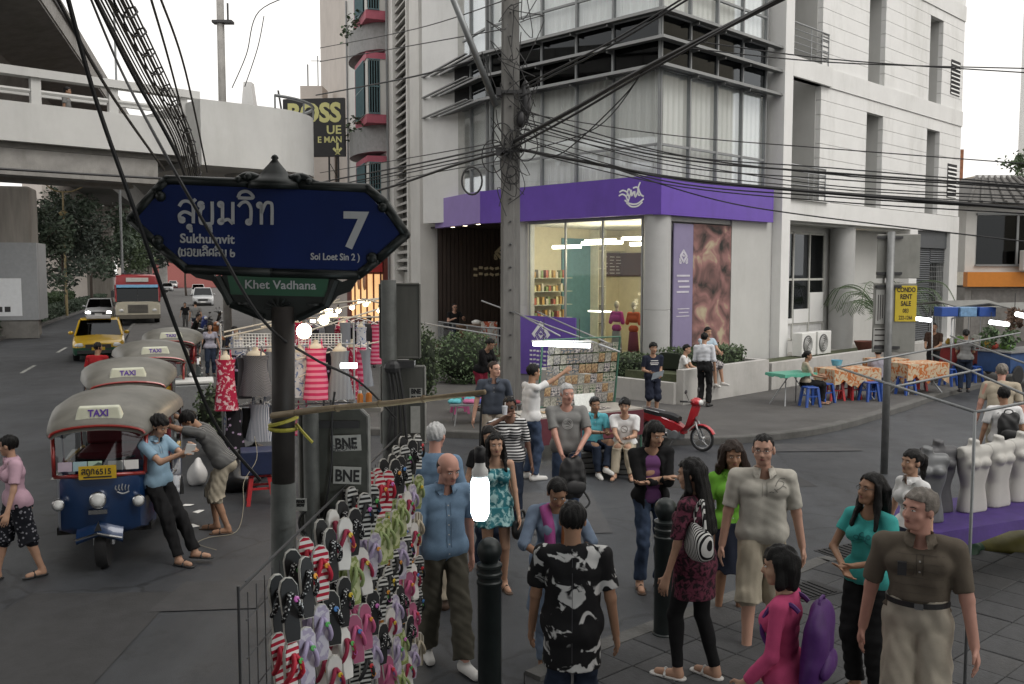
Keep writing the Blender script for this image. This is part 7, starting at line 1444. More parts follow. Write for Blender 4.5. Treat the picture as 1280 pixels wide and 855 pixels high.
def tuktuk(label, loc, rz, bodycol, full=True, bodyname='blue'):
 t = thing('auto_rickshaw', label, 'auto rickshaw', loc, rz, 'three-wheeled taxis parked in line'); BP = paint('tuk_'+bodyname, bodycol); RP = paint('tuk_red', (.26, .025, .02)); YP = paint('tuk_yellow', (.55, .33, .02)); DK = M('tuk_interior', (.025, .024, .024), .8, var=.2)
 # cowl
 q = MB(); rg = []
 for (y, w, z0, z1) in ((-.16, .32, .52, 1.02), (-.10, .43, .46, 1.06), (.06, .49, .42, 1.08), (.42, .54, .40, 1.06)): rg.append([(-w, y, z0), (-w*.6, y-.02, z0-.05), (0, y-.04, z0-.08), (w*.6, y-.02, z0-.05), (w, y, z0), (w, y, z1-.08), (w*.92, y, z1), (0, y-.03, z1+.01), (-w*.92, y, z1), (-w, y, z1-.08)])
 q.loft(rg); cw = q.build('front_cowl', BP, t, smooth=40)
 q = MB(); q.tube([(-.49, -.06, 1.03), (-.25, -.16, 1.045), (0, -.19, 1.05), (.25, -.16, 1.045), (.49, -.06, 1.03)], .022, 8); q.tube([(-.49, -.06, 1.03), (-.51, .0, 1.46)], .024, 6); q.tube([(.49, -.06, 1.03), (.51, .0, 1.46)], .024, 6); q.build('windscreen_frame', RP, t, smooth=True)
 q = MB(); q.loft([[(-.47, -.06, 1.06), (-.25, -.15, 1.07), (0, -.18, 1.075), (.25, -.15, 1.07), (.47, -.06, 1.06)], [(-.49, .0, 1.47), (-.25, -.07, 1.50), (0, -.09, 1.51), (.25, -.07, 1.50), (.49, .0, 1.47)]], cap=False, close=False); q.build('windscreen', glassmat('tuk_screen', (.5, .52, .52), .05) if 'tuk_screen' not in _mats else _mats['tuk_screen'], t)
 # floor, rear tub, seat, posts
 q = MB(); q.box(-.52, .1, .36, .52, 1.1, .44); q.build('floor', DK, t)
 q = MB(); q.loft([[(-.64, y, .34), (.64, y, .34), (.66, y, z1), (-.66, y, z1)] for y, z1 in ((1.05, .62), (1.3, .86), (2.45, .92), (2.5, .6))]); q.build('rear_body', BP, t, bevel=.03)
 q = MB(); q.box(-.66, 1.28, .88, -.62, 2.4, .95); q.box(.62, 1.28, .88, .66, 2.4, .95); q.build('side_trim', YP, t)
 q = MB(); q.box(-.56, 1.55, .86, .56, 2.3, .99); q.box(-.56, 2.2, .99, .56, 2.4, 1.42); q.build('passenger_seat', M('tuk_seat', (.16, .02, .03), .5), t, bevel=.04)
 q = MB(); q.box(-.26, .72, .44, .26, 1.02, .82); q.build('driver_seat', M('tuk_seat', (.16, .02, .03), .5), t, bevel=.04)
 q = MB()
 for s_ in (-1, 1):
  q.tube([(.51*s_, .0, 1.44), (.58*s_, .3, 1.5), (.68*s_, 1.2, 1.5), (.68*s_, 2.4, 1.42)], .02, 6); q.cyl((.66*s_, 1.25, .8), (.68*s_, 1.2, 1.5), .02, n=6); q.cyl((.66*s_, 2.4, .8), (.68*s_, 2.4, 1.42), .02, n=6); q.tube([(.55*s_, .45, .95), (.66*s_, .9, .78), (.70*s_, 1.25, .78)], .016, 6)
 q.build('side_rails', CHROME, t)
 # canopy
 q = MB(); rg = []
 for (y, w, z, cr) in ((-.14, .50, 1.47, .09), (-.10, .55, 1.48, .15), (.25, .62, 1.50, .24), (.8, .70, 1.52, .30), (1.5, .74, 1.50, .31), (2.2, .73, 1.46, .28), (2.55, .70, 1.40, .22), (2.62, .66, 1.3, .14)):
  rg.append([(w*math.cos(a_), y+(.012*math.sin(a_*9) if y > .1 else 0), z+cr*math.sin(a_)**.8) for a_ in [math.pi*i/14 for i in range(15)]]+[(w*.96*math.cos(a_), y, z-.03+cr*.93*math.sin(a_)) for a_ in [math.pi*(14-i)/14 for i in range(15)]])
 q.loft(rg); q.build('canopy', CANV, t, smooth=50)
 q = MB(); q.tube([(w*1.0, y, 1.475+.1*math.sin(a_)) for (w, y, a_) in [(.51*math.cos(math.pi*i/12), -.15, math.pi*i/12) for i in range(13)]], .016, 6); q.build('canopy_edge', RP, t)
 # wheels, fork, fender
 wheel(t, 0, .02, .255, .13); wheel(t, -.58, 1.95, .26, .14); wheel(t, .58, 1.95, .26, .14)
 q = MB(); 
 for s_ in (-1, 1): q.cyl((.09*s_, .04, .24), (.10*s_, .12, .62), .028, n=8)
 q.build('fork', STEEL, t)
 q = MB(); rg = []
 for i in range(9): a_ = R(20+i*17); rg.append([(x, .02-.32*math.cos(a_)*(1-abs(x)*.4), .34+.30*math.sin(a_)-abs(x)*.35) for x in (-.25, -.15, 0, .15, .25)]+[(x, .02-.30*math.cos(a_)*(1-abs(x)*.4), .32+.28*math.sin(a_)-abs(x)*.35) for x in (.25, .15, 0, -.15, -.25)])
 q.loft(rg); fd = q.build('front_fender', BP, t, smooth=40); q = MB(); q.tube([(-.25, -.29, .39), (-.12, -.325, .43), (0, -.33, .46), (.12, -.325, .43), (.25, -.29, .39)], .014, 6); q.add([(-.04, -.31, .48), (.04, -.31, .48), (.0, -.27, .58)], [(0, 1, 2)]); q.build('fender_trim', CHROME, fd)
 for s_ in (-1, 1):
  q = MB(); rg = []
  for i in range(9): a_ = R(i*22.5); rg.append([(x, 1.95-.33*math.cos(a_), .26+.33*math.sin(a_)) for x in (.50*s_, .70*s_)]+[(x, 1.95-.31*math.cos(a_), .26+.31*math.sin(a_)) for x in (.70*s_, .50*s_)])
  q.loft(rg); q.build('rear_fender', CHROME if full else BP, t, smooth=40)
 # lamps
 def lampo(x, y, z, r, nm):
  q = MB(); q.T = Matrix.Translation((x, y, z)) @ Matrix.Rotation(math.pi/2, 4, 'X'); q.lathe([(r*.5, -.08), (r, -.02), (r*1.08, .0), (r*1.08, .02), (r*.95, .025)], 18); o = q.build(nm, CHROME, t, smooth=35)
  q = MB(); q.T = Matrix.Translation((x, y-.022, z)) @ Matrix.Rotation(math.pi/2, 4, 'X'); q.lathe([(r*.95, 0), (r*.7, .018), (0, .026)], 18); q.build('lens', LENS, o, smooth=True)
 lampo(0, -.24, .80, .085, 'headlight'); lampo(-.43, -.19, .76, .062, 'side_lamp'); lampo(.43, -.19, .76, .062, 'side_lamp')
 if full:
  q = MB(); q.box(-.2, -.225, 1.02, .2, -.21, 1.16); npl = q.build('number_plate', M('plate_yellow', (.55, .36, .02), .5, var=.1), t)
  thai('สฎก', .055, lambda a, b, e: (-.17+a, -.227-e, 1.075+b), M('plate_ink', (.02, .02, .02), .6), npl, .009); text('6515', .085, M('plate_ink', (.02, .02, .02), .6), npl, (-.02, -.228, 1.07), align='LEFT', ext=.001, bold=.002, sx=1.0)
  q = MB(); q.box(-.15, -.228, 1.035, .15, -.226, 1.05); q.build('plate_line', M('plate_ink', (.02, .02, .02), .6), npl)
  for i, x in enumerate((-.43, -.27, -.11)): q = MB(); q.box(x, -.13-.03*(1-abs(x)), 1.10, x+.15, -.128-.03*(1-abs(x)), 1.20); q.build('windscreen_notice', M('notice_%d' % i, [(.5, .42, .5), (.35, .5, .55), (.4, .55, .45)][i], .6), t)
  for (x, z, h_) in ((.10, 1.09, .10), (.27, 1.09, .10)): q = MB(); q.box(x, -.13, z, x+.16, -.128, z+h_); q.build('windscreen_notice', WHITEP, t)
  for i in range(5): q = MB(); q.tube(catmull([(.20+.03*i, -.20, .88), (.20+.035*i-.02, -.205, .905), (.19+.035*i, -.20, .95-.008*abs(i-2))], 3), .008, 5); q.build('crest', STEEL, cw)
  q = MB(); q.tube(catmull([(.20, -.20, .865), (.265, -.21, .845), (.33, -.20, .865)], 4), .01, 5); q.build('crest', STEEL, cw)
  q = MB(); q.box(-.10, -.28, .655, .10, -.2, .70); q.build('lamp_bracket', CHROME, t)
 q = MB(); q.loft([[(-.26, -.06, 1.60), (.26, -.06, 1.60), (.26, .08, 1.66), (-.26, .08, 1.66)], [(-.22, -.03, 1.76), (.22, -.03, 1.76), (.22, .06, 1.77), (-.22, .06, 1.77)]]); tx = q.build('taxi_sign', M('taxi_box', (.52, .53, .42), .4), t, bevel=.015)
 text('TAXI', .10, M('taxi_purple', (.10, .04, .30), .5), tx, (0, -.055, 1.665), rot=(R(79), 0, 0), ext=.002, bold=.003)
 q = MB(); 
 for s_ in (-1, 1): q.tube([(.35*s_, .15, 1.18), (.2*s_, .25, 1.14), (0, .3, 1.12)], .015, 6)
 q.cyl((0, .3, 1.12), (0, .12, .6), .025, n=6); q.build('handlebar', DARKM, t)
 return t
p = G(119, 709); tk = tuktuk('blue three-wheeled taxi with yellow plate and grey canopy, foremost of the line', (p.x+.1, p.y, 0), SROT-R(4), (.008, .032, .10), True, 'blue'); tk.scale = (.92, .96, 1)
tk2 = tuktuk('second three-wheeler in the line, only its grey canopy showing', (-5.75, 13.7, 0), SROT+R(3), (.05, .06, .06), False, 'dark')
tk3 = tuktuk('third three-wheeler in the line, with a yellow rear body', (-6.85, 17.6, 0), SROT+R(6), (.50, .30, .02), False, 'yellow')
tk4 = tuktuk('farthest three-wheeler of the line near the pavement', (-8.1, 21.8, 0), SROT, (.05, .06, .06), False, 'dark')
def car(name, label, cat, loc, rz, upper, lower=None, L=4.4, W=1.72, H=1.45, lit=None, suv=False, taxi=False, tail=False, group='cars on the avenue', detail=True):
 t = thing(name, label, cat, loc, rz, group); up_, lo_ = upper, lower or upper; l, w = L/2, W/2; hb = .62*H; 
 def ring(y, ww, z0, z1, c=.10): return [(-ww+.05, y, z0), (ww-.05, y, z0), (ww, y, z0+.12), (ww, y, z1-c), (ww-.06, y, z1-.02), (0, y, z1+.015), (-ww+.06, y, z1-.02), (-ww, y, z1-c), (-ww, y, z0+.12)]
 zb = .55*H
 q = MB(); q.loft([ring(-l, w*.80, .34, zb*.82), ring(-l+.12, w*.93, .24, zb*.92), ring(-l+.5, w, .20, zb*.98), ring(-l+1.15, w, .20, hb), ring(.2, w, .20, hb+.02), ring(l-.9, w, .20, hb+.04), ring(l-.15, w*.95, .24, hb), ring(l, w*.85, .34, hb*.9)]); q.cur = 0; bo_ = q.build('body', up_, t, smooth=38)
 if lower is not None:
  q = MB(); q.loft([[(a*1.006, y*1.0-(.012 if y < 0 else -.012)*(abs(y) > l-.2), z) for (a, y, z) in ring(yy, ww, z0, zb*.66, .02)] for yy, ww, z0 in ((-l, w*.80, .33), (-l+.12, w*.93, .23), (-l+.5, w, .19), (0, w, .19), (l-.5, w, .19), (l-.12, w*.94, .23), (l, w*.85, .33))]); q.build('lower_body', lo_, t, smooth=38)
 # cabin
 f0, f1, r1, r0 = (-l+1.1, -l+1.85, l-1.05 if not suv else l-.35, l-.45 if not suv else l-.12)
 q = MB(); q.loft([[(-w*.93, f0, hb-.02), (w*.93, f0, hb-.02), (w*.93, r0, hb-.02), (-w*.93, r0, hb-.02)], [(-w*.76, f1, H-.04), (w*.76, f1, H-.04), (w*.76, r1, H-.04), (-w*.76, r1, H-.04)]]); q.build('glasshouse', CARG, t)
 q = MB(); q.loft([[(-w*.78, f1-.04, H-.07), (w*.78, f1-.04, H-.07), (w*.78, r1+.05, H-.07), (-w*.78, r1+.05, H-.07)], [(-w*.70, f1+.08, H), (w*.70, f1+.08, H), (w*.70, r1-.08, H), (-w*.70, r1-.08, H)]]); q.build('roof', up_, t, bevel=.03)
 q = MB()
 for s_ in (-1, 1):
  for (ya, yb) in ((f0, f1), (r0, r1)): q.cyl((w*.93*s_, ya, hb-.02), (w*.765*s_, yb, H-.05), .035, n=6)
  q.cyl((w*.93*s_, .25, hb), (w*.765*s_, .3, H-.05), .035, n=6)
 q.build('pillars', up_, t)
 for s_ in (-1, 1):
  for y in (-l+.85, l-.85): wheel(t, (w-.10)*s_, y, .31, .2)
  q = MB(); q.sph(((w+.09)*s_, f0+.45, hb+.06), (.10, .06, .07), 8, 6); q.build('mirror', up_, t, smooth=True)
  q = MB(); q.sph((w*.68*s_, -l+.06, zb*.74), (.19, .08, .09), 10, 6); hlp = q.build('headlight', HEADL if lit else LENS, t, smooth=True)
  q = MB(); q.sph((w*.78*s_, l-.02, hb*.82), (.13, .06, .11), 8, 6); q.build('tail_light', TAILL if tail else TAILOFF, t, smooth=True)
 q = MB(); q.box(-.42, -l-.02, zb*.60, .42, -l+.1, zb*.78); g_ = q.build('grille', DARKM, t)
 q = MB(); q.box(-w*.8, -l-.04, .30, w*.8, -l+.1, .42); q.build('bumper_intake', DARKM, t)
 q = MB(); q.box(-.22, -l-.05, .42, .22, -l-.035, .53); q.build('number_plate', WHITEP if not taxi else M('plate_yellow', (.55, .36, .02), .5), t)
 if taxi: q = MB(); q.box(-.42, -.45, H, .42, -.25, H+.13); q.build('roof_sign', M('roof_sign_silver', (.5, .5, .5), .3, .3), t, bevel=.02)
 return t
YEL = paint('taxi_yellow', (.58, .36, .015)); GRN = paint('taxi_green', (.008, .07, .035)); SIL = paint('car_silver', (.42, .43, .44)); WHT = paint('car_white', (.62, .62, .61)); DRK = paint('car_dark', (.04, .04, .045)); RDC = paint('car_red', (.35, .02, .02)); GRC = paint('car_grey', (.16, .17, .18))
p = G(118, 452); car('taxi', 'yellow and green taxi driving towards the camera', 'taxi', (p.x-.68, p.y+2, 0), SROT+R(4), YEL, GRN, taxi=True)
p = G(122, 402); car('sedan_car', 'silver car with bright headlights beside the bus', 'car', (p.x-.68, p.y+2, 0), SROT+R(2), SIL, lit=True)
p = G(254, 384); car('pickup_car', 'large silver car parked on the right side of the avenue', 'car', (p.x-.68, p.y+2, 0), SROT, SIL, H=1.75, W=1.82, suv=True)
p = G(248, 371); car('parked_car', 'pale car parked behind the large silver one', 'car', (p.x-.68, p.y+2, 0), SROT, WHT, H=1.6, suv=True)
for i, (u, v, m_, lb) in enumerate(((209, 365, SIL, 'small silver car approaching behind the bus'), (216, 360, WHT, 'tiny white car farther up the avenue'), (222, 357, GRC, 'tiny dark grey car at the far end of the avenue'))): p = G(u, v); car('far_car', lb, 'car', (p.x-.68, p.y+2, 0), SROT, m_, group='far cars')
for i, (u, v, m_, lb) in enumerate(((60, 375, WHT, 'white car beyond the median facing away'), (84, 372, SIL, 'silver car beyond the median between tree trunks'), (99, 369, RDC, 'red car with lit tail lights beyond the median'), (76, 366, RDC, 'dark red car queueing beyond the median'), (50, 380, RDC, 'red car with a glowing tail light by the broad pier'))): p = G(u, v); car('queueing_car', lb, 'car', (p.x, p.y, 0), SROT+math.pi, m_, tail=m_ is RDC, group='cars beyond the median')
# bus
p = G(169, 407); bus = thing('city_bus', 'old red and cream city bus heading towards the camera', 'bus', (p.x+.2, p.y, 0), SROT+R(3)); BRED = paint('bus_red', (.34, .03, .035)); BCR = paint('bus_cream', (.50, .47, .38)); BGR = paint('bus_green', (.06, .09, .04))
w = 1.25
def bring(y, ww, z0, z1): return [(-ww, y, z0), (ww, y, z0), (ww, y, z1-.25), (ww-.10, y, z1-.06), (ww*.6, y, z1), (-ww*.6, y, z1), (-ww+.10, y, z1-.06), (-ww, y, z1-.25)]
q = MB(); q.loft([bring(0, w-.06, .45, 1.42), bring(.08, w, .42, 1.46), bring(10, w, .42, 1.46)]); q.build('lower_body', BCR, bus, smooth=35)
q = MB(); q.loft([bring(.22, w-.08, 2.42, 2.98), bring(.35, w, 2.40, 3.05), bring(10, w, 2.40, 3.02)]); q.build('roof', BRED, bus, smooth=35)
q = MB(); q.box(-w-.004, .1, 1.38, w+.004, 10, 1.52); q.build('waist_stripe', BGR, bus); q = MB(); q.box(-w-.006, .4, 1.52, w+.006, 10, 1.62); q.build('red_stripe', BRED, bus)
q = MB(); q.loft([[(-w+.04, .04, 1.44), (w-.04, .04, 1.44), (w-.04, 9.95, 1.44), (-w+.04, 9.95, 1.44)], [(-w+.06, .24, 2.44), (w-.06, .24, 2.44), (w-.06, 9.95, 2.44), (-w+.06, 9.95, 2.44)]]); q.build('windscreen', CARG, bus)
for x in (-w+.05, -.0, w-.05): q = MB(); q.cyl((x, .02, 1.44), (x, .22, 2.44), .05 if x else .02, n=6); q.build('windscreen_post', BRED if x else DARKM, bus)
for i in range(9):
 for s_ in (-1, 1): q = MB(); q.box(w*s_-.03, .5+i*1.05, 1.5, w*s_+.03, .58+i*1.05, 2.45); q.build('window_post', BRED, bus)
q = MB(); q.loft([[(-w+.1, .0, 2.28), (w-.1, .0, 2.28), (w-.1, .1, 2.44), (-w+.1, .1, 2.44)], [(-w+.1, .14, 2.30), (w-.1, .14, 2.30), (w-.1, .24, 2.45), (-w+.1, .24, 2.45)]]); q.build('sun_strip', M('bus_blue_strip', (.10, .28, .45), .5), bus)
q = MB(); q.box(-.62, .14, 2.62, .62, .24, 2.86); q.build('route_board', M('route_white', (.55, .55, .52), .5), bus)
for i in range(7): q = MB(); q.box(-.55, -.03, .78+i*.07, .55, .02, .815+i*.07); q.build('grille_bar', DARKM, bus)
q = MB(); q.box(-.58, -.01, .74, .58, .03, 1.28); q.build('grille', M('grille_cream', (.35, .33, .28), .5), bus)
for x in (-.92, .92): q = MB(); q.sph((x, -.0, .92), (.16, .05, .10), 10, 6); q.build('headlight', LENS, bus, smooth=True); q = MB(); q.box(x-.22, -.02, .8, x+.22, .03, 1.04); q.build('headlight_panel', BCR, bus)
q = MB(); q.box(-w, -.08, .42, w, .08, .66); q.build('bumper', M('bus_bumper', (.12, .11, .09), .6), bus)
for x in (-1, 1):
 for y in (1.6, 7.5): wheel(bus, 1.06*x, y, .48, .3)
 q = MB(); q.box((w+.12)*x-.09, -.1, 1.7, (w+.12)*x+.09, -.05, 2.1); q.cyl((w*x, .1, 2.2), ((w+.12)*x, -.07, 2.1), .02, n=5); q.build('mirror', DARKM, bus)
q = MB()
for i in range(6): q.box(-.9+i*.36, 1.2, 3.03, -.7+i*.36, 1.5, 3.14)
q.build('roof_vents', DARKM, bus)
# red scooter
def scooter(label, loc, rz, col, grp='motorbikes', dark=False):
 t = thing('motor_scooter', label, 'motorbike', loc, rz, grp); PT = paint('scooter_'+col[0], col[1])
 for y, nm in ((-.60, 'front_wheel'), (.60, 'rear_wheel')):
  q = MB(); q.T = Matrix.Translation((0, y, .275)) @ Matrix.Rotation(math.pi/2, 4, 'Y'); q.tube([(.245*math.cos(a_), .245*math.sin(a_), 0) for a_ in [2*math.pi*i/26 for i in range(27)]], .03, 8); wo = q.build(nm, BLACKR, t, smooth=35)
  q = MB(); q.T = Matrix.Translation((0, y, .275)) @ Matrix.Rotation(math.pi/2, 4, 'Y'); q.tube([(.212*math.cos(a_), .212*math.sin(a_), 0) for a_ in [2*math.pi*i/26 for i in range(27)]], .014, 6); q.cyl((0, 0, -.06), (0, 0, .06), .04)
  for i in range(14): a_ = 2*math.pi*i/14; q.cyl((.035*math.cos(a_), .035*math.sin(a_), (-1)**i*.03), (.21*math.cos(a_+.35*(-1)**i), .21*math.sin(a_+.35*(-1)**i), 0), .004, n=4)
  q.build('spokes', CHROME, wo)
 q = MB()
 for s_ in (-1, 1): q.cyl((.075*s_, -.60, .275), (.06*s_, -.47, .62), .022, n=8)
 q.cyl((0, -.47, .60), (0, -.38, .98), .03, n=8); q.build('fork', STEEL, t, smooth=True)
 q = MB(); rg = []
 for i in range(8): a_ = R(25+i*18); rg.append([(x, -.60-.31*math.cos(a_), .275+.31*math.sin(a_)-abs(x)*.3) for x in (-.055, 0, .055)]+[(x, -.60-.295*math.cos(a_), .275+.295*math.sin(a_)-abs(x)*.3) for x in (.055, 0, -.055)])
 q.loft(rg); q.build('front_fender', PT, t, smooth=40)
 q = MB(); rg = []
 for (y, z, ww, d_) in ((-.52, .98, .10, .10), (-.50, .86, .15, .10), (-.44, .70, .17, .08), (-.36, .52, .16, .07), (-.22, .38, .12, .08)): rg.append([(-ww, y+d_, z), (-ww*.6, y, z+.01), (0, y-.03, z+.02), (ww*.6, y, z+.01), (ww, y+d_, z), (ww*.6, y+.05, z-.01), (0, y+.03, z), (-ww*.6, y+.05, z-.01)])
 q.loft(rg); q.build('leg_shield', PT, t, smooth=45)
 q = MB(); q.sph((0, -.46, 1.02), (.14, .13, .10), 12, 8); hd = q.build('handlebar_cowl', PT, t, smooth=True); q = MB(); q.sph((0, -.56, 1.02), (.085, .05, .065), 10, 6); q.build('headlight', LENS, hd, smooth=True)
 q = MB(); q.tube([(-.34, -.30, 1.06), (-.2, -.40, 1.04), (0, -.42, 1.03), (.2, -.40, 1.04), (.34, -.30, 1.06)], .014, 6); hb_ = q.build('handlebar', DARKM, t)
 for s_ in (-1, 1): q = MB(); q.cyl((.24*s_, -.385, 1.05), (.36*s_, -.28, 1.06), .02, n=8); q.build('grip', BLACKR, hb_); q = MB(); q.cyl((.2*s_, -.4, 1.05), (.26*s_, -.36, 1.22), .006, n=5); q.sph((.27*s_, -.36, 1.25), (.06, .015, .045), 8, 5); q.build('mirror', BLACKP, hb_)
 q = MB(); rg = []
 for (y, z0, z1, ww) in ((-.22, .32, .46, .09), (.0, .36, .58, .11), (.3, .44, .66, .13), (.7, .52, .70, .10), (.9, .60, .70, .05)): rg.append([(-ww, y, z0), (ww, y, z0), (ww, y, z1), (-ww, y, z1)])
 q.loft(rg); q.build('rear_body', PT if not dark else BLACKP, t, bevel=.02)
 q = MB(); rg = []
 for (y, z, ww) in ((-.08, .64, .08), (.1, .70, .12), (.4, .72, .13), (.75, .76, .10)): rg.append([(-ww, y, z-.06), (ww, y, z-.06), (ww, y, z+.02), (0, y, z+.05), (-ww, y, z+.02)])
 q.loft(rg); q.build('seat', M('seat_vinyl', (.016, .016, .017), .5), t, smooth=40)
 q = MB(); q.box(-.10, -.15, .20, .10, .18, .40); q.cyl((-.13, -.02, .3), (.13, -.02, .3), .10, n=14); q.build('engine', GREYM, t, bevel=.02)
 q = MB(); q.tube(catmull([(.08, -.1, .24), (.12, .2, .22), (.15, .5, .28), (.16, .95, .36)], 4), [.02]*5+[.045]*8, 10); q.build('exhaust', CHROME, t, smooth=True)
 q = MB(); q.box(-.10, .80, .46, .10, .96, .60); q.sph((0, .93, .66), (.07, .04, .05), 8, 5); q.build('tail_light', TAILOFF, t)
 q = MB(); q.tube([(-.13, .35, .74), (-.14, .85, .80), (.14, .85, .80), (.13, .35, .74)], .012, 6); q.build('grab_rail', CHROME, t); q = MB(); q.cyl((-.08, 0, .22), (-.28, .05, .02), .012); q.build('side_stand', DARKM, t)
 return t
p = G(842, 560); scooter('red motor scooter parked at the kerb in front of the planter', (p.x+.05, p.y, 0), R(50), ('red', (.40, .012, .02)), 'motorbikes').scale = (.86, .86, .86)
for i, (u, v, c_, lb) in enumerate(((252, 425, ('blue', (.03, .05, .2)), 'dark blue motorbike parked farthest up the pavement'), (262, 436, ('orange', (.3, .1, .03)), 'orange motorbike parked between the blue and black ones'), (246, 448, ('black', (.02, .02, .02)), 'black motorbike parked nearest to the three-wheelers'), (264, 415, ('black', (.02, .02, .02)), 'black motorbike behind the orange one'))): p = G(u, v, .12); scooter(lb, (p.x, p.y, .12), R(40+17*i), c_, dark=True)
# ------------------------------------------------------------------ planters, hedges, bushes by the building
pw = thing('planter_wall', 'low white planter wall curving round the corner of the purple shop', 'wall', BO, BA)
q = MB(); q.box(-1.9, -2.1, .1, 1.9, -1.9, .93); q.box(1.7, -1.9, .1, 1.9, -.2, .93); q.build('high_wall', M('planter_render', (.46, .45, .43), .8, var=.12, scale=1.5, dirt=.4), pw); q = MB(); q.box(-2.0, -1.9, .1, -1.8, 2.7, .62); q.box(-1.8, 2.5, .1, .1, 2.7, .62); q.build('low_wall', M('planter_render', (.46, .45, .43)), pw); q = MB(); q.box(2.05, -2.1, .1, 13, -1.9, .82); q.build('side_wall', M('planter_render', (.46, .45, .43)), pw)
q = MB(); q.box(-1.8, -1.9, .1, 1.7, -.3, .8); q.box(-1.8, -.3, .1, -.3, 2.5, .55); q.box(2.05, -1.9, .1, 13, -.15, .60); q.build('soil', M('planter_soil', (.06, .07, .035), .95, var=.4, scale=8), pw)
hedge('planter_hedge', 'dense clipped hedge on the planter wall below the mural', B(-1.2, -1.2), B(1.5, -1.2), .9, .42, 41, .85, 1, 700, .045, 'shop hedges'); hedge('corner_hedge', 'clipped hedge behind the boy in the dark tee', B(-1.2, -.6), B(-1.2, 2.4), .9, .55, 42, .55, 1, 700, .045, 'shop hedges')
def bush(label, p, r, seed, lm=2, n=1500, ls=.05):
 rr = random.Random(seed); t = thing('round_bush', label, 'bush', p, 0, 'bushes'); q = MB(); q.cyl((0, 0, 0), (0, 0, r[2]*.9), .03, n=6); q.build('stem', BARK, t); q = MB(); q.sph((0, 0, r[2]*.9), (r[0]*.8, r[1]*.8, r[2]*.8), 12, 8); q.build('branches', M('hedge_core', (.015, .022, .012), .95), t)
 q = MB(); pts = []
 for i in range(n): d = Vector((rr.gauss(0, 1), rr.gauss(0, 1), rr.gauss(0, 1))).normalized()*(.82+.25*rr.random()); pts.append((d.x*r[0], d.y*r[1], max(.02, r[2]*.9+d.z*r[2])))
 leaves(q, pts, ls, rr); q.build('leaves', LEAF[lm], t)
p = P(582, 470, 25.5); bush('round green bush below the shop terrace', (p.x, p.y, .12), (1.0, .8, .75), 51, 2, 2200); p = P(530, 425, 22); bush('glossy green shrub beside the tall grey sign backs', (p.x, p.y, .12), (.35, .35, .95), 52, 1, 900); p = P(268, 432, 16); bush('low palm-like shrub behind the floral dress', (p.x, p.y, .1), (.4, .4, .6), 53, 1, 600)
# potted palm
p = B(11.2, -1.0); pm = thing('garden_palm', 'feathery palm in front of the recessed shop window', 'palm', (p.x, p.y, .6)); rr = random.Random(61)
q = MB(); q.cyl((0, 0, 0), (0, 0, .75), .16, .12, 9); q.build('trunk', BARK, pm)
q = MB()
for i in range(26):
 a_ = i*2.4; ln = rr.uniform(1.1, 1.7); up_ = rr.uniform(.5, 1.3); pth = catmull([(0, 0, .7), (math.cos(a_)*ln*.4, math.sin(a_)*ln*.4, .7+up_*.7), (math.cos(a_)*ln*.8, math.sin(a_)*ln*.8, .7+up_*.75), (math.cos(a_)*ln, math.sin(a_)*ln, .7+up_*.35)], 7)
 q.tube(pth, .01, 4)
 for k in range(3, len(pth)-1):
  t_ = (pth[k+1]-pth[k-1]).normalized(); sd = t_.cross(Vector((0, 0, 1))).normalized()
  for s_ in (-1, 1): d_ = (sd*s_+t_*.7-Vector((0, 0, .25))).normalized()*rr.uniform(.22, .34); q.quad(pth[k]-t_*.012, pth[k]+d_*.5-t_*.012, pth[k]+d_, pth[k]+d_*.5+t_*.012)
q.build('crown', LEAF[2], pm); pm.scale = (1.35, 1.35, 1.35)
p = B(9.3, -1.3); pt = thing('clay_pot', 'empty reddish clay pot lying on the grass near the palm', 'pot', (p.x, p.y, .62)); q = MB(); q.lathe([(.2, 0), (.36, .32), (.38, .36), (.33, .36), (.2, .1)], 16); q.build('pot_wall', M('terracotta', (.16, .06, .045), .8, var=.2), pt, smooth=35)
for i, x in enumerate((6.75, 7.75)):
 p = B(x, -.5); a = thing('outdoor_unit', 'white air conditioner outdoor unit on the ledge, %s the corner fin' % ('next to' if i == 0 else 'farther from'), 'air conditioner', (p.x, p.y, .62), BA, 'outdoor units'); q = MB(); q.box(-.44, -.17, 0, .44, .17, .72); q.build('casing', WHITEP, a, bevel=.02)
 q = MB(); q.T = Matrix.Translation((-.1, -.18, .36)) @ Matrix.Rotation(math.pi/2, 4, 'X'); q.lathe([(.28, -.01), (.28, .012), (.24, .014), (.05, .02)], 20); q.build('fan_guard', M('fan_shadow', (.12, .12, .12), .7), a)
 for k in range(4): q = MB(); q.T = Matrix.Translation((-.1, -.20, .36)) @ Matrix.Rotation(math.pi/2, 4, 'X'); r_ = .06+.055*k; q.tube([(r_*math.cos(t_), r_*math.sin(t_), 0) for t_ in [2*math.pi*i_/18 for i_ in range(19)]], .006, 4); q.build('guard_ring', WHITEP, a)
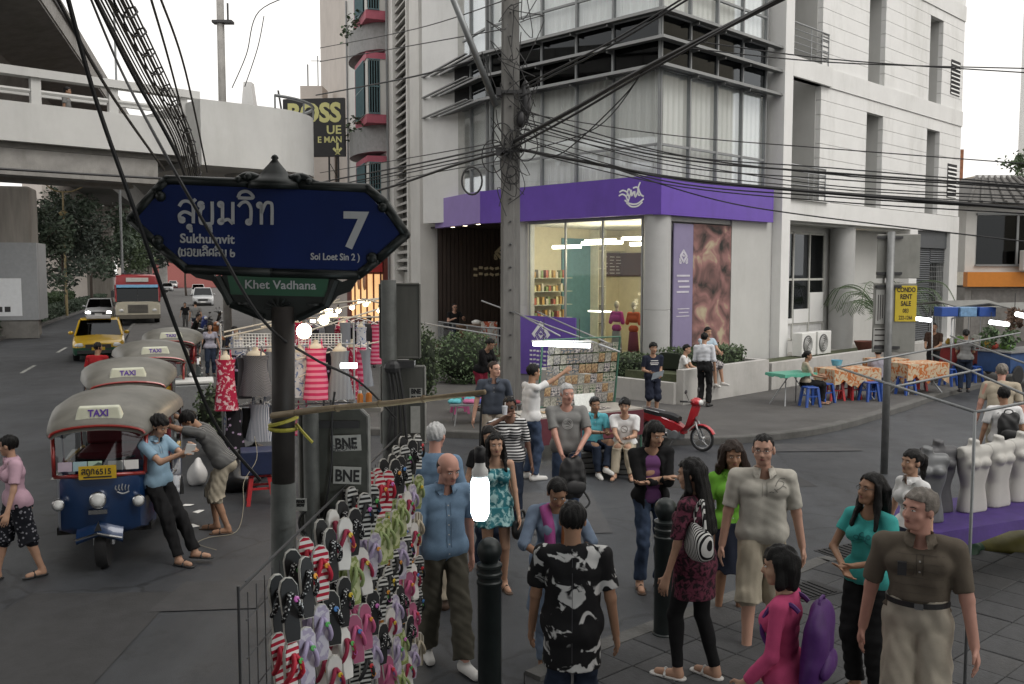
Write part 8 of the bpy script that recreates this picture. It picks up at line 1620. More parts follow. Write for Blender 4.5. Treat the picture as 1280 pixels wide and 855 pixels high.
# ------------------------------------------------------------------ stools and tables
def stool(label, loc, mat, h=.45, rz=0):
 t = thing('plastic_stool', label, 'stool', loc, rz, 'plastic stools'); q = MB(); q.box(-.145, -.145, h-.035, .145, .145, h); q.build('seat', mat, t, bevel=.015)
 for sx in (-1, 1):
  for sy in (-1, 1): q = MB(); q.loft([[(sx*.17-.025, sy*.17-.025, 0), (sx*.17+.025, sy*.17-.025, 0), (sx*.17+.025, sy*.17+.025, 0), (sx*.17-.025, sy*.17+.025, 0)], [(sx*.12-.03, sy*.12-.03, h-.036), (sx*.12+.03, sy*.12-.03, h-.036), (sx*.12+.03, sy*.12+.03, h-.036), (sx*.12-.03, sy*.12+.03, h-.036)]]); q.build('leg', mat, t)
 q = MB(); q.box(-.14, -.15, h*.5, .14, -.13, h*.5+.03); q.box(-.14, .13, h*.5, .14, .15, h*.5+.03); q.build('rung', mat, t)
for (u, v, m_, lb, rz) in ((1012, 508, BLUEP, 'blue stool under the woman in beige', .2), (1030, 503, BLUEP, 'blue stool between the green table and the orange cloth', .5), (1043, 500, REDP, 'red stool, left one under the first orange tablecloth', .1), (1063, 499, REDP, 'red stool, right one under the first orange tablecloth', .6), (1086, 501, BLUEP, 'blue stool in front of the orange tables', .3), (1097, 500, BLUEP, 'blue stool under the diner behind the sign post', .8), (1132, 493, BLUEP, 'blue stool beside the sign post plates', .4), (1146, 488, REDP, 'red stool under the second orange tablecloth', .2), (1200, 476, BLUEP, 'blue stool by the food cart, left one', .2), (1217, 478, BLUEP, 'blue stool by the food cart, right one', .5), (1185, 482, BLUEP, 'blue stool between the tables and the food cart', .7)):
 p = G(u, v, W12); stool(lb, (p.x, p.y, W12), m_, .46, rz)
p = G(575, 523, .0); stool('pink plastic stool beside the folding table of cloths', (p.x, p.y, 0.01), PINKP, .48, .3); p = G(326, 628); stool('red stool beneath the blue box under the dress stall', (p.x, p.y, 0), REDP, .42, .3)
q = MB(); q.box(-.26, -.2, 0, .26, .2, .33); bxo = q.build('crate_wall', M('navy_crate', (.012, .02, .06), .5, var=.2), tag(link('blue_box', None, None, (p.x, p.y, .425), .3), 'dark blue box standing on the red stool by the sign post', 'box'), bevel=.015)
ORC = pattern('orange_floral_cloth', 'noise', (.48, .40, .28), (.40, .12, .03), 9, .7, .52, soft=.05)
def draped(label, loc, rz, w, d, h, mat, drop, name='cloth_table'):
 t = thing(name, label, 'table', loc, rz, 'street tables'); q = MB(); q.box(-w/2, -d/2, h-.025, w/2, d/2, h); q.build('tabletop', GREYM, t)
 for sx in (-1, 1):
  q = MB(); q.tube([(sx*w*.42, -d*.4, 0), (sx*w*.1, d*.1, h-.03)], .014, 6); q.build('leg', STEEL, t); q = MB(); q.tube([(sx*w*.42, d*.4, 0), (sx*w*.1, -d*.1, h-.03)], .014, 6); q.build('leg', STEEL, t)
 n = 48; rg0, rg1, rg2 = [], [], []
 for i in range(n):
  a_ = 2*math.pi*i/n; c_, s_ = math.cos(a_), math.sin(a_); m_ = max(abs(c_), abs(s_)); x, y = c_/m_*w/2*1.01, s_/m_*d/2*1.01; f_ = 1+.05*math.sin(i*2.1)+.03*math.sin(i*1.3)
  rg0.append((x, y, h+.006)); rg1.append((x*1.012, y*1.012, h-.015)); rg2.append((x*(1.02+.05*f_-.05), y*(1.02+.06*f_-.06), h-drop*(1+.18*math.sin(i*.9+w)+.12*math.sin(i*2.3))))
 q = MB(); q.loft([rg2, rg1, rg0], cap=False); q.add(rg0, [tuple(range(n))]); q.build('tablecloth', mat, t, smooth=50); return t
GRNC = M('green_plastic_cloth', (.08, .34, .24), .35, var=.15, scale=10)
p = G(988, 505, W12); draped('small folding table under a green plastic cloth', (p.x, p.y, W12), .5, 1.0, .62, .74, GRNC, .07)
p = G(1062, 500, W12); draped('table with an orange patterned cloth left of the sign post', (p.x, p.y+.2, W12), .35, 1.35, .75, .76, ORC, .36); p = G(1150, 492, W12); draped('table with an orange patterned cloth right of the sign post', (p.x, p.y+.2, W12), .35, 1.3, .75, .78, ORC, .42); p = G(1118, 488, W12); draped('table with an orange cloth half hidden behind the sign post', (p.x, p.y+.6, W12), .35, .9, .7, .78, ORC, .3)
p = G(1045, 498, W12); bt = thing('blue_tub', 'small light blue tub on the orange tablecloth', 'tub', (p.x+.1, p.y+.3, W12+.775)); q = MB(); q.lathe([(.10, 0), (.13, .14), (.14, .14), (.11, .015)], 14); q.build('tub_wall', M('sky_plastic', (.10, .35, .50), .4), bt, smooth=35)
CLO = [M('cloth_pile_%d' % i, c, .85, var=.2, scale=12) for i, c in enumerate([(.10, .40, .45), (.45, .12, .25), (.10, .12, .40), (.5, .45, .4), (.30, .06, .08), (.05, .25, .2)])]
p = G(640, 560, 0); ft = G(622, 538, .0)
t = thing('cloth_table', 'low folding table heaped with folded bright cloths beside the pink stool', 'table', (ft.x-.25, ft.y+.2, .0), .15, 'street tables'); q = MB(); q.box(-.75, -.35, .52, .75, .35, .55); q.build('tabletop', GREYM, t)
for sx in (-1, 1):
 for sy in (-1, 1): q = MB(); q.cyl((sx*.68, sy*.3, 0), (sx*.6, sy*.28, .52), .015, n=6); q.build('leg', STEEL, t)
rr = random.Random(71)
for i in range(9):
 x, y = -.62+(i % 5)*.3, -.16+(i//5)*.3; o = MB(); n_ = 10; o.loft([[(x+.13*math.cos(a_)*s_, y+.12*math.sin(a_)*s_, .555+z_+.01*math.sin(a_*3)) for a_ in [2*math.pi*k/n_ for k in range(n_)]] for s_, z_ in ((1, 0), (1.08, .03), (.95, .06), (.5, .075))]); tag(o.build('folded_cloth', CLO[i % 6], None, loc=(ft.x-.25, ft.y+.2, 0), smooth=True), ['turquoise', 'rose', 'navy', 'cream', 'maroon', 'dark green'][i % 6]+' folded cloth on the low table, '+['far left', 'left', 'middle', 'right', 'far right', 'back left', 'back second', 'back middle', 'back right'][i]+' one', 'cloth', 'cloths on the low table')
# ------------------------------------------------------------------ DVD stall with tube lamp
dl = P(688, 470, 16.2); dr = P(776, 476, 17.0); dv = (dr-dl); dvl = dv.xy.length; da = math.atan2(dv.y, dv.x)
st = thing('disc_stall', 'market stall with a sloping wire panel of discs under a bright tube', 'stall', (dl.x, dl.y, 0.02), da)
q = MB()
for x in (-.1, dvl+.05): q.cyl((x, .35, 0), (x, .1, 1.98), .02, n=8); q.cyl((x, -.55, 0), (x, -.5, .72), .02, n=8)
for z in (.75, 1.98): q.cyl((-.1, .28 if z < 1 else .1, z), (dvl+.05, .28 if z < 1 else .1, z), .016, n=6)
q.build('stall_frame', M('stall_green', (.04, .12, .08), .5, var=.2), st); q = MB(); q.box(-.9, -.6, .70, dvl+.05, .25, .73); q.build('tabletop', M('board_grey', (.3, .28, .25), .7), st); q = MB(); q.box(-.9, -.62, .25, dvl+.05, -.6, .70); q.build('skirt', M('stall_skirt', (.10, .02, .03), .8), st)
CV = [pattern('cover_%d' % i, 'cells' if i % 2 else 'noise', a_, b_, 34, .4, .5, soft=.2) for i, (a_, b_) in enumerate([((.05, .05, .06), (.4, .38, .34)), ((.3, .25, .2), (.06, .08, .1)), ((.10, .03, .02), (.45, .35, .2)), ((.06, .06, .07), (.42, .38, .36)), ((.4, .38, .33), (.1, .1, .08)), ((.05, .09, .05), (.38, .36, .3))])]
ncx, nrz = 11, 6; q = MB(); cw_ = dvl/ncx; q.box(-cw_*.44, -.006, -.082, cw_*.44, .006, .082); cms = [q.mesh('cover', c_) for c_ in CV]
for i in range(ncx):
 for j in range(nrz):
  z = .84+j*.192; y = .275-(z-.75)*.15-.03; w_ = Matrix.Translation((dl.x, dl.y, .02)) @ Matrix.Rotation(da, 4, 'Z') @ Matrix.Translation((cw_*(i+.5), y, z)) @ Matrix.Rotation(R(8), 4, 'X') @ Matrix.Rotation(R(rr.uniform(-2, 2)), 4, 'Y')
  o = link('disc_case', rr.choice(cms)); o.matrix_world = w_; tag(o, 'disc case, %s row from the top, %s from the left on the panel' % (ORD[nrz-1-j], ORD[i]), 'disc case', 'discs on the stall panel')
for i in range(12):
 o = link('disc_case', rr.choice(cms)); o.matrix_world = Matrix.Translation((dl.x, dl.y, .02)) @ Matrix.Rotation(da, 4, 'Z') @ Matrix.Translation((-.75+i*.16, -.30+rr.uniform(-.15, .1), .745)) @ Matrix.Rotation(R(90), 4, 'X'); tag(o, 'disc case lying flat on the stall table, %s from the left' % ORD[i], 'disc case', 'discs lying on the table')
q = MB(); q.box(-.22, -.006, 0, .22, .006, .32); tag(q.build('price_board', M('price_card', (.55, .55, .52), .6, var=.15, scale=25), None, loc=dl+Vector((.62, -.22, .0)), rot=(R(-14), 0, da)), 'pale hand-lettered card propped on the disc stall', 'sign').location.z = .76
tp = P(702, 430, 15.4); tl = thing('tube_lamp', 'bright fluorescent tube hanging over the disc stall', 'lamp', tp, R(-4)); q = MB(); q.cyl((-.48, 0, 0), (.48, 0, -.03), .034, n=10); q.build('tube', TUBEW, tl, smooth=True); q = MB(); q.box(-.5, -.03, .03, .5, .03, .06); q.build('fitting', WHITEP, tl)
for s_ in (-.3, .3): q = MB(); q.cyl((s_, 0, .05), (s_, .1, .42), .006, n=5); q.build('hanger', CABLE, tl)
_al = bpy.data.lights.new('tube_light', 'POINT'); _al.energy = 22; _al.color = (.92, .97, 1); _al.shadow_soft_size = .2; o = bpy.data.objects.new('tube_light', _al); COL.objects.link(o); o.parent = tl; o.location = (0, -.1, -.15)
def pipes(name, label, segs, r=.016, mat=STEEL, cat='frame', grp='stall frames'):
 t = thing(name, label, cat, Vector(segs[0][0]), 0, grp); o_ = Vector(segs[0][0])
 for a_, b_ in segs: q = MB(); q.cyl(Vector(a_)-o_, Vector(b_)-o_, r, n=8); q.build('pipe', mat, t, smooth=True)
 return t
pipes('stall_frame', 'bare steel pipes slanting over the disc stall from the utility pole', [(P(602, 376, 19), P(775, 440, 16.5)), (P(636, 386, 18.6), P(700, 420, 16.8)), (P(672, 390, 19.5), P(776, 436, 17.2)), (P(524, 403, 21), P(626, 420, 18.8))], .016)
# seats of the two seated men
for nm, lb in (('sit1', 'dark low crate under the seated man in turquoise'), ('sit2', 'dark low crate under the seated man in white')):
 w_ = J[nm]['W'] @ Vector((0, .05, 0)); o = thing('low_crate', lb, 'crate', w_, J[nm]['root'].rotation_euler.z, 'low crates'); 
 for k in range(4): q = MB(); q.box(-.24, -.2+.001*k, .02+k*.085, .24, .2-.001*k, .085+k*.085); q.build('slat', M('crate_grey', (.07, .07, .068), .8), o)
# ------------------------------------------------------------------ dress stall
q = MB(); Yd = 14.0; dk = Yd/1150
dz = lambda py: 3.2-(py-340)*dk; dx = lambda px: (px-640)*dk
ds = thing('dress_stall', 'clothes stall of white mesh panels and pale poles behind the sign post', 'stall', (dx(370), Yd, 0))
def L_(px, py, dy=0): return (dx(px)-dx(370), dy, dz(py))
q = MB(); 
for px in (272, 338, 440): q.cyl((L_(px, 0)[0], .12, 0), L_(px, 405, .12), .016, n=6)
q.cyl(L_(272, 437, .1), L_(440, 430, .1), .014, n=6); q.cyl(L_(276, 510, .1), L_(440, 505, .1), .014, n=6); q.build('rail_frame', STEEL, ds)
for (xa, ya, xb, yb) in ((288, 418, 338, 437), (370, 418, 424, 434)):
 q = MB(); a_, b_ = L_(xa, yb), L_(xb, ya); nx = 13
 for i in range(nx+1): x = lerp(a_[0], b_[0], i/nx); q.cyl((x, .14, a_[2]), (x, .14, b_[2]), .005, n=4)
 for i in range(6): z = lerp(a_[2], b_[2], i/5); q.cyl((a_[0], .14, z), (b_[0], .14, z), .005, n=4)
 q.build('mesh_panel', WHITEP, ds)
for i, (a_, b_) in enumerate((((284, 414), (338, 402)), ((284, 420), (338, 408)), ((330, 408), (470, 374)), ((390, 412), (478, 384)), ((456, 373), (478, 388)), ((372, 448), (462, 436)), ((376, 470), (436, 440)))): q = MB(); q.cyl(L_(*a_, -.2), L_(*b_, .8+.2*i), .013, n=6); q.build('canopy_pole', M('pale_pole', (.42, .38, .31), .6, var=.1), ds)
SKIN = M('form_cream', (.50, .44, .34), .6, var=.08)
def dress(label, px, ptop, pbot, w, mat, dy=0, form=True, straps=True, flare=1.5, seed=1):
 c_ = Vector((dx(px), Yd+dy, 0)); z1, z0 = dz(ptop), dz(pbot); t = thing('hanging_dress', label, 'dress', (c_.x, c_.y, z0), rnd.uniform(-.3, .3), 'clothes on the stall'); Hh = z1-z0; n = 26; q = MB(); rr_ = random.Random(seed); ph = rr_.random()*6; rg = []
 for i in range(9):
  f_ = i/8; z = Hh*(1-f_)*.98; ww = w*(1.0 if f_ < .12 else (.86 if f_ < .35 else lerp(.86, flare, (f_-.35)/.65))); fo = .10*max(0, f_-.3)
  rg.append([(ww*math.cos(a_)*(1+fo*math.sin(a_*9+ph)), ww*.52*math.sin(a_)*(1+fo*math.sin(a_*9+ph+1)), z) for a_ in [2*math.pi*k/n for k in range(n)]])
 q.loft(rg); q.build('cloth', mat, t, smooth=60)
 if straps:
  for s_ in (-1, 1): q = MB(); q.tube([(s_*w*.55, -w*.3, Hh*.97), (s_*w*.5, -w*.05, Hh+.12), (s_*w*.55, w*.3, Hh*.97)], .012, 5); q.build('strap', mat, t)
 if form:
  q = MB(); q.lathe([(w*.8, -.06), (w*.85, .0), (w*.6, .04), (w*.28, .06), (w*.24, .105), (w*.25, .11), (0, .112)], 16, (0, 0, Hh)); o = q.build('bust_form', SKIN, t, smooth=True); o.scale = (.85, .55, 1); o.location = (0, 0, Hh*.0)
 else: q = MB(); q.tube([(-w, 0, Hh), (0, 0, Hh+.07), (w, 0, Hh)], .008, 5); q.build('hanger', WHITEP, t)
REDF = pattern('red_floral', 'noise', (.34, .015, .05), (.62, .45, .47), 16, .8, .56, soft=.04); GRYD = pattern('grey_gingham', 'check', (.10, .10, .11), (.15, .15, .16), 60); PNKS = pattern('pink_red_stripe', 'stripe', (.48, .03, .10), (.60, .22, .30), 3.6, .8, .5, 'Z'); GRYS = pattern('grey_pinstripe', 'stripe', (.10, .11, .13), (.30, .31, .33), 16, .8, .5, 'X'); BKF = pattern('black_lilac_floral', 'dots', (.35, .26, .38), (.012, .012, .015), 14, .8, .30); STB = pattern('blue_stripe', 'stripe', (.10, .12, .17), (.42, .43, .46), 14, .8, .5, 'X'); WHF = pattern('white_floral', 'noise', (.55, .55, .58), (.12, .18, .36), 16, .8, .58)
dress('red and white floral dress at the left end of the clothes stall', 284, 447, 512, .15, REDF, -.15, True, True, 1.15, 2); dress('grey checked smock on a bust form left of the sign post', 318, 443, 495, .22, GRYD, 0, True, True, 1.25, 3); dress('pink and red striped dress right of the sign post', 394, 434, 500, .17, PNKS, 0, True, True, 1.2, 4); dress('grey pinstriped dress beside the pink striped one', 423, 438, 500, .15, GRYS, .05, True, False, 1.4, 5)
dress('pale floral dress half hidden by the sign post', 372, 440, 498, .14, WHF, .1, True, True, 1.2, 6); dress('black and lilac floral dress hanging low under the red one', 290, 512, 562, .12, BKF, -.05, False, True, 1.3, 7); dress('blue striped dress hanging low left of the sign post', 322, 505, 552, .17, STB, 0, False, True, 1.4, 8); dress('dark grey dress beside the red floral one', 300, 447, 500, .10, M('cloth_charcoal', (.05, .05, .055)), .12, False, False, 1.2, 9); dress('black shirt hanging low between the floral and striped dresses', 306, 512, 550, .12, BLACKC, .1, False, False, 1.2, 10); dress('cream bust form with white top hung above the mesh', 290, 425, 445, .12, WHF, .2, True, True, 1.1, 11)
DN = [('lilac print', BKF), ('white floral', WHF), ('red floral', REDF), ('grey striped', GRYS), ('blue striped', STB), ('charcoal', M('cloth_charcoal')), ('pink striped', PNKS)]
for i in range(9):
 a_ = (i*3+1) % 7; dress('%s garment on the low front rail, %s from the left' % (DN[a_][0], ORD[i]), [279, 298, 314, 331, 372, 388, 404, 420, 436][i], 508+(i*5) % 7, 548+(i*7) % 14, .10+.015*(i % 3), DN[a_][1], .2+.1*(i % 2), False, i % 2 == 0, 1.25, 50+i)
for i in range(14):
 px = [276, 292, 308, 326, 338, 366, 380, 400, 416, 432, 446, 300, 330, 440][i]; a_ = i % 7; dress('%s garment on the rear rail of the clothes stall, %s from the left' % (DN[a_][0], ORD[sorted([276, 292, 308, 326, 338, 366, 380, 400, 416, 432, 446, 300, 330, 440]).index(px)]), px, 436+(i*5) % 9, 486+(i*7) % 22, .09+.02*(i % 3), DN[a_][1], .5+.15*(i % 3), i % 3 == 0, i % 2 == 0, 1.3, 20+i)
for i, (u, v, Y_, r_, lb) in enumerate(((380, 414, 13.2, .11, 'large round bulb glowing just right of the sign post'), (405, 400, 15.5, .085, 'small round bulb glowing above the pink striped dress'))):
 b_ = P(u, v, Y_); t = thing('round_bulb', lb, 'lamp', b_, 0, 'bare bulbs'); q = MB(); q.sph((0, 0, 0), r_, 14, 10); q.build('glass_bulb', M('warm_bulb', (1, .80, .52), emit=12), t, smooth=True); q = MB(); q.cyl((0, 0, r_*.9), (0, 0, r_*1.8), .022, n=8); q.build('socket', BLACKP, t); q = MB(); q.cyl((0, 0, r_*1.8), (.05, .1, .55), .006, n=5); q.build('cord', CABLE, t)
 pl = bpy.data.lights.new('bulb_light', 'POINT'); pl.energy = 14; pl.color = (1, .72, .42); pl.shadow_soft_size = .08; o = bpy.data.objects.new('bulb_light', pl); COL.objects.link(o); o.parent = t; o.location = (0, -.16, -.05)
tq = P(436, 457, 12.2); t = thing('clip_tube', 'short white tube lamp hung beside the striped dresses', 'lamp', tq, .1); q = MB(); q.cyl((-.11, 0, 0), (.11, 0, 0), .035, n=10); q.build('tube', TUBEW, t, smooth=True)
for i, (u, v) in enumerate(((396, 402, ), (408, 389), (414, 395), (455, 377), (488, 376))): b_ = P(u, v, 24); t = thing('far_lamp', 'small lit lamp under the restaurant awning, %s from the left' % ORD[i], 'lamp', b_, 0, 'awning lamps'); q = MB(); q.cyl((-.16, 0, 0), (.16, 0, .02), .05, n=8); q.build('tube', M('warm_bulb2', (1, .85, .6), emit=6), t)
for i, (u, v) in enumerate(((450, 490), (461, 489))):
 b_ = P(u, v+8, 6.0); t = thing('orange_bottle', 'small orange bottle with white cap above the sign plate, %s one' % ('left' if i == 0 else 'right'), 'bottle', b_, 0, 'orange bottles'); q = MB(); q.lathe([(.02, -.035), (.021, .02), (.013, .035)], 12); q.build('bottle_wall', M('orange_juice', (.65, .2, .02), .4), t, smooth=35); q = MB(); q.cyl((0, 0, .035), (0, 0, .05), .013, n=10); q.build('cap', WHITEP, t)
bx_ = P(455, 512, 6.06); t = thing('bottle_shelf', 'small pale shelf holding the two orange bottles', 'shelf', bx_); q = MB(); q.box(-.10, -.06, -.01, .12, .06, .02); q.build('board', M('board_grey', (.3, .28, .25)), t); q = MB(); q.cyl((0, 0, -bx_.z), (0, 0, -.01), .02, n=8); q.build('support', GREYM, t)
Yd = 20.5; dk = Yd/1150
for i in range(16): a_ = (i*4+2) % 7; dress('%s garment on the distant rack before the restaurant, %s from the left' % (DN[a_][0], ORD[i]), 372+i*6.6, 402+(i*5) % 9, 446+(i*7) % 16, .13+.03*(i % 3), DN[a_][1], .2*(i % 3), i % 4 == 0, i % 2 == 0, 1.2, 80+i)
ra_ = P(364, 398, 20.8); rb_ = P(484, 396, 21.2); pipes('garment_rail', 'pale pole rack of clothes in front of the lit restaurant', [(ra_, rb_), (ra_, (ra_.x, ra_.y, .12)), (rb_, (rb_.x, rb_.y, .12)), (P(360, 385, 19.5), P(486, 372, 19.5)), (P(360, 385, 19.5), P(376, 378, 23)), (P(486, 372, 19.5), P(488, 370, 24)), (P(410, 380, 19.5), P(424, 374, 23))], .02, M('pale_pole'))
for i in range(7): b_ = P(372+i*17, 388-(i % 3)*4, 19.8+i*.3); t = thing('string_bulb', 'small warm bulb strung above the distant clothes rack, %s from the left' % ORD[i], 'lamp', b_, 0, 'string of bulbs'); q = MB(); q.sph((0, 0, 0), .06, 10, 8); q.build('glass_bulb', M('warm_bulb'), t, smooth=True); q = MB(); q.cyl((0, 0, .05), (0, 0, .13), .02, n=6); q.build('socket', BLACKP, t)
J['shop1'] = person('shopper in white blouse looking through the distant clothes rack', at_head(420, 400, 1.6, W12), 170, 1.6, 'long', HAIRB, 'thai', True, grid=.02, top=dict(mat=WHC), bottom=dict(kind='pants', mat=JEAND), shoes=('shoe', SHOEB), hl=(.12, -.2, .6))
J['shop2'] = person('man in dark tee walking behind the clothes stall', at_head(292, 408, 1.68, W12), 60, 1.68, 'short', HAIRB, 'tan', grid=.02, top=dict(mat=NAVY), bottom=dict(kind='pants', mat=JEAN), shoes=('shoe', SHOEB))
J['shop3'] = person('woman in lilac tee beside the parked motorbikes', at_head(262, 404, 1.58, W12), 20, 1.58, 'bob', HAIRB, 'thai', True, grid=.02, top=dict(mat=M('cloth_lilac_grey')), bottom=dict(kind='pants', mat=JEAND), shoes=('shoe', SHOEB))
# bags of rubbish under the stall, litter
RUB = M('black_bin_bag', (.012, .012, .013), .3, var=.2); WBG = M('white_bag', (.55, .55, .55), .4, var=.05)
for i, (u, v, m_, r_, lb) in enumerate(((247, 600, WBG, (.16, .14, .2), 'white plastic bag on the asphalt by the man in stripes'), (297, 606, RUB, (.35, .3, .22), 'black rubbish bag under the clothes stall, left one'), (318, 590, RUB, (.3, .3, .28), 'black rubbish bag under the clothes stall, right one'))):
 p = G(u, v+6); F_ = Field([-.5, -.5, -.02], [.5, .5, .6], .02); F_.ell((0, 0, r_[2]*.8), r_, None, .03); F_.cone((0, 0, r_[2]*1.5), (.02, 0, r_[2]*1.9), .05, .03, .06); F_.fold(i+60, .022, 16); F_.plane((0, 0, .0), (0, 0, -1)); tag(link('plastic_bag', F_.mesh('bag', m_), None, (p.x, p.y, 0)), lb, 'bag', 'bags on the ground')
ch = thing('ice_chest', 'steel vendor chest between the three-wheeler and the stall', 'chest', G(243, 545), SROT); q = MB(); q.box(-.35, -.3, .1, .35, .3, 1.05); q.build('chest_wall', STEEL, ch, bevel=.03); q = MB(); q.box(-.38, -.33, 1.055, .38, .33, 1.12); q.build('lid', M('lid_white', (.6, .6, .58), .4), ch, bevel=.02)
for sx in (-1, 1): q = MB(); q.T = Matrix.Translation((sx*.38, 0, .2)) @ Matrix.Rotation(math.pi/2, 4, 'Y'); q.lathe([(.18, -.02), (.2, 0), (.18, .02)], 16); q.build('wheel', BLACKR, ch)
for i, (u, v) in enumerate(((234, 632), (248, 640), (242, 658))):
 p = G(u, v); q = MB(); q.loft([[(-.07, -.04, .004), (.06, -.05, .012), (.07, -.045, .014), (-.06, -.035, .008)], [(-.05, .05, .006), (.08, .04, .004), (.08, .045, .008), (-.05, .055, .01)]]); tag(q.build('paper_scrap', WHITEP, None, loc=(p.x, p.y, 0), rz=i*1.3), 'scrap of white litter on the asphalt by the shorts-wearing man, %s' % ['farthest', 'middle', 'nearest'][i], 'litter', 'litter')
q = MB(); rr = random.Random(3); a_ = G(330, 640); q.tube(catmull([(a_.x+rr.uniform(-.2, .2)-.03*i, a_.y-.25*i, .02+max(0, 1.0-i*.25)) for i in range(8)], 5), .004, 5); tag(q.build('old_rope', M('rope', (.3, .27, .2), .9), None), 'frayed pale rope dangling left of the sign post', 'rope')
# ------------------------------------------------------------------ tall sign with CONDO card
p = G(1105, 592); cs = thing('sign_post', 'grey post with sign backs and a yellow CONDO RENT SALE card', 'sign post', (p.x, p.y, 0)); Yk = p.y; kk_ = Yk/1150
c3 = lambda px, py: ((px-1105)*kk_, EYE-(py-340)*kk_)
q = MB(); q.cyl((0, 0, 0), (0, 0, c3(0, 290)[1]), .058, n=14); q.build('post', M('sign_post_grey', (.20, .205, .205), .5, .4, var=.2, dirt=.3), cs, smooth=True); PB = M('sign_plate_back', (.24, .24, .22), .55, .2, var=.12, scale=4, dirt=.3)
for (xa, ya, xb, yb) in ((1090, 293, 1144, 348), (1087, 354, 1141, 441)):
 a_, b_ = c3(xa, yb), c3(xb, ya); q = MB(); q.box(a_[0], .065, a_[1], b_[0], .085, b_[1]); q.build('plate', PB, cs, bevel=.008)
 for zz in (a_[1]+.08, b_[1]-.05): q = MB(); q.box(-.2, .03, zz-.02, .2, .064, zz+.02); q.build('clamp', DARKM, cs)
a_, b_ = c3(1114, 402), c3(1141, 357); q = MB(); q.box(a_[0], .052, a_[1], b_[0], .062, b_[1]); yc = q.build('condo_card', M('card_yellow', (.58, .44, .03), .6, var=.05), cs)
for i, (t_, sz) in enumerate((('CONDO', .105), ('RENT', .105), ('SALE', .105), ('083', .09), ('222-1266', .085))): text(t_, sz, M('card_ink', (.03, .02, .02), .7), yc, ((a_[0]+b_[0])/2, .05, b_[1]-.10-i*.108), bold=.003 if i < 3 else .001, ext=.001, sx=.72 if i != 4 else .66)
a_, b_ = c3(1090, 405), c3(1101, 362); q = MB(); q.box(a_[0], .052, a_[1], b_[0], .062, b_[1]); wc = q.build('pale_notice', M('notice_white', (.42, .42, .40), .7, var=.1), cs)
for i in range(3): q = MB(); q.box(a_[0]+.03+i*.035, .049, a_[1]+.05+.02*i, a_[0]+.042+i*.035, .0515, b_[1]-.08); q.build('notice_line', M('card_ink', (.03, .02, .02)), wc)
a_, b_ = c3(1088, 438), c3(1106, 410); q = MB(); q.box(a_[0], .052, a_[1], b_[0], .062, b_[1]); wc = q.build('pale_notice', M('notice_white', (.42, .42, .40)), cs)
for i in range(4): q = MB(); q.box(a_[0]+.02, .049, b_[1]-.04-i*.085, b_[0]-.03, .0515, b_[1]-.02-i*.085); q.build('notice_line', M('card_ink', (.03, .02, .02)), wc)
# ------------------------------------------------------------------ food carts on the right
def cart(label, loc, rz, w, d, col, roof=True):
 t = thing('food_cart', label, 'food cart', loc, rz, 'food carts'); q = MB(); q.box(-w/2, -d/2, .3, w/2, d/2, .86); q.build('cart_body', col, t, bevel=.02); q = MB(); q.box(-w/2-.05, -d/2-.05, .865, w/2+.05, d/2+.05, .9); q.build('counter', STEEL, t)
 for sx in (-1, 1):
  for sy in (-1, 1): q = MB(); q.cyl((sx*(w/2-.04), sy*(d/2-.04), .9), (sx*(w/2-.04), sy*(d/2-.04), 2.1), .015, n=6); q.build('post', STEEL, t)
  q = MB(); q.T = Matrix.Translation((sx*w*.36, -d/2-.03, .26)) @ Matrix.Rotation(math.pi/2, 4, 'X'); q.lathe([(.2, -.02), (.26, 0), (.2, .02)], 18); q.build('wheel', BLACKR, t)
 if roof: q = MB(); q.loft([[(-w*.62, -d*.9, 2.02), (w*.62, -d*.9, 2.0), (w*.62, -d*.9, 2.03), (-w*.62, -d*.9, 2.05)], [(-w*.62, 0, 2.2), (w*.62, 0, 2.2), (w*.62, 0, 2.23), (-w*.62, 0, 2.23)], [(-w*.62, d*.9, 2.08), (w*.62, d*.9, 2.1), (w*.62, d*.9, 2.13), (-w*.62, d*.9, 2.11)]]); q.build('awning', M('awning_grey', (.16, .16, .15), .7, var=.2, dirt=.3), t)
 return t
c1 = G(1212, 470, W12); cart('steel food cart with grey awning and stacked produce', (c1.x, c1.y+.6, W12), .5, 1.9, .9, M('cart_red', (.25, .02, .02), .5, var=.2)); c2 = G(1272, 478, W12); cart('second food cart at the right edge hung with green bunches', (c2.x+.2, c2.y+.4, W12), .5, 2.2, 1.0, M('cart_blue', (.03, .07, .18), .5, var=.2))
rr = random.Random(88); FC = [M('food_%d' % i, c, .6, var=.3, scale=14) for i, c in enumerate([(.08, .25, .04), (.55, .55, .5), (.5, .3, .04), (.35, .05, .03), (.16, .30, .06)])]
FN = ['green leafy', 'white', 'orange', 'red', 'lime green']
for i in range(22):
 f_ = i/21; b_ = c1.lerp(c2, f_)+Vector((rr.uniform(-.4, .4)-.1, rr.uniform(.1, .9), .93)); r_ = rr.uniform(.07, .15); F_ = Field([-.3, -.3, -.1], [.3, .3, .4], .02); F_.ell((0, 0, r_*.7), (r_*rr.uniform(.9, 1.5), r_, r_), None, .02); F_.fold(i, .025, 30); tag(link('produce_bag', F_.mesh('bag', FC[i % 5]), None, b_), '%s bagged produce heaped on the carts, %s from the left' % (FN[i % 5], ORD[min(19, i)] if i < 20 else ['second last', 'last'][i-20]), 'produce', 'produce on the carts')
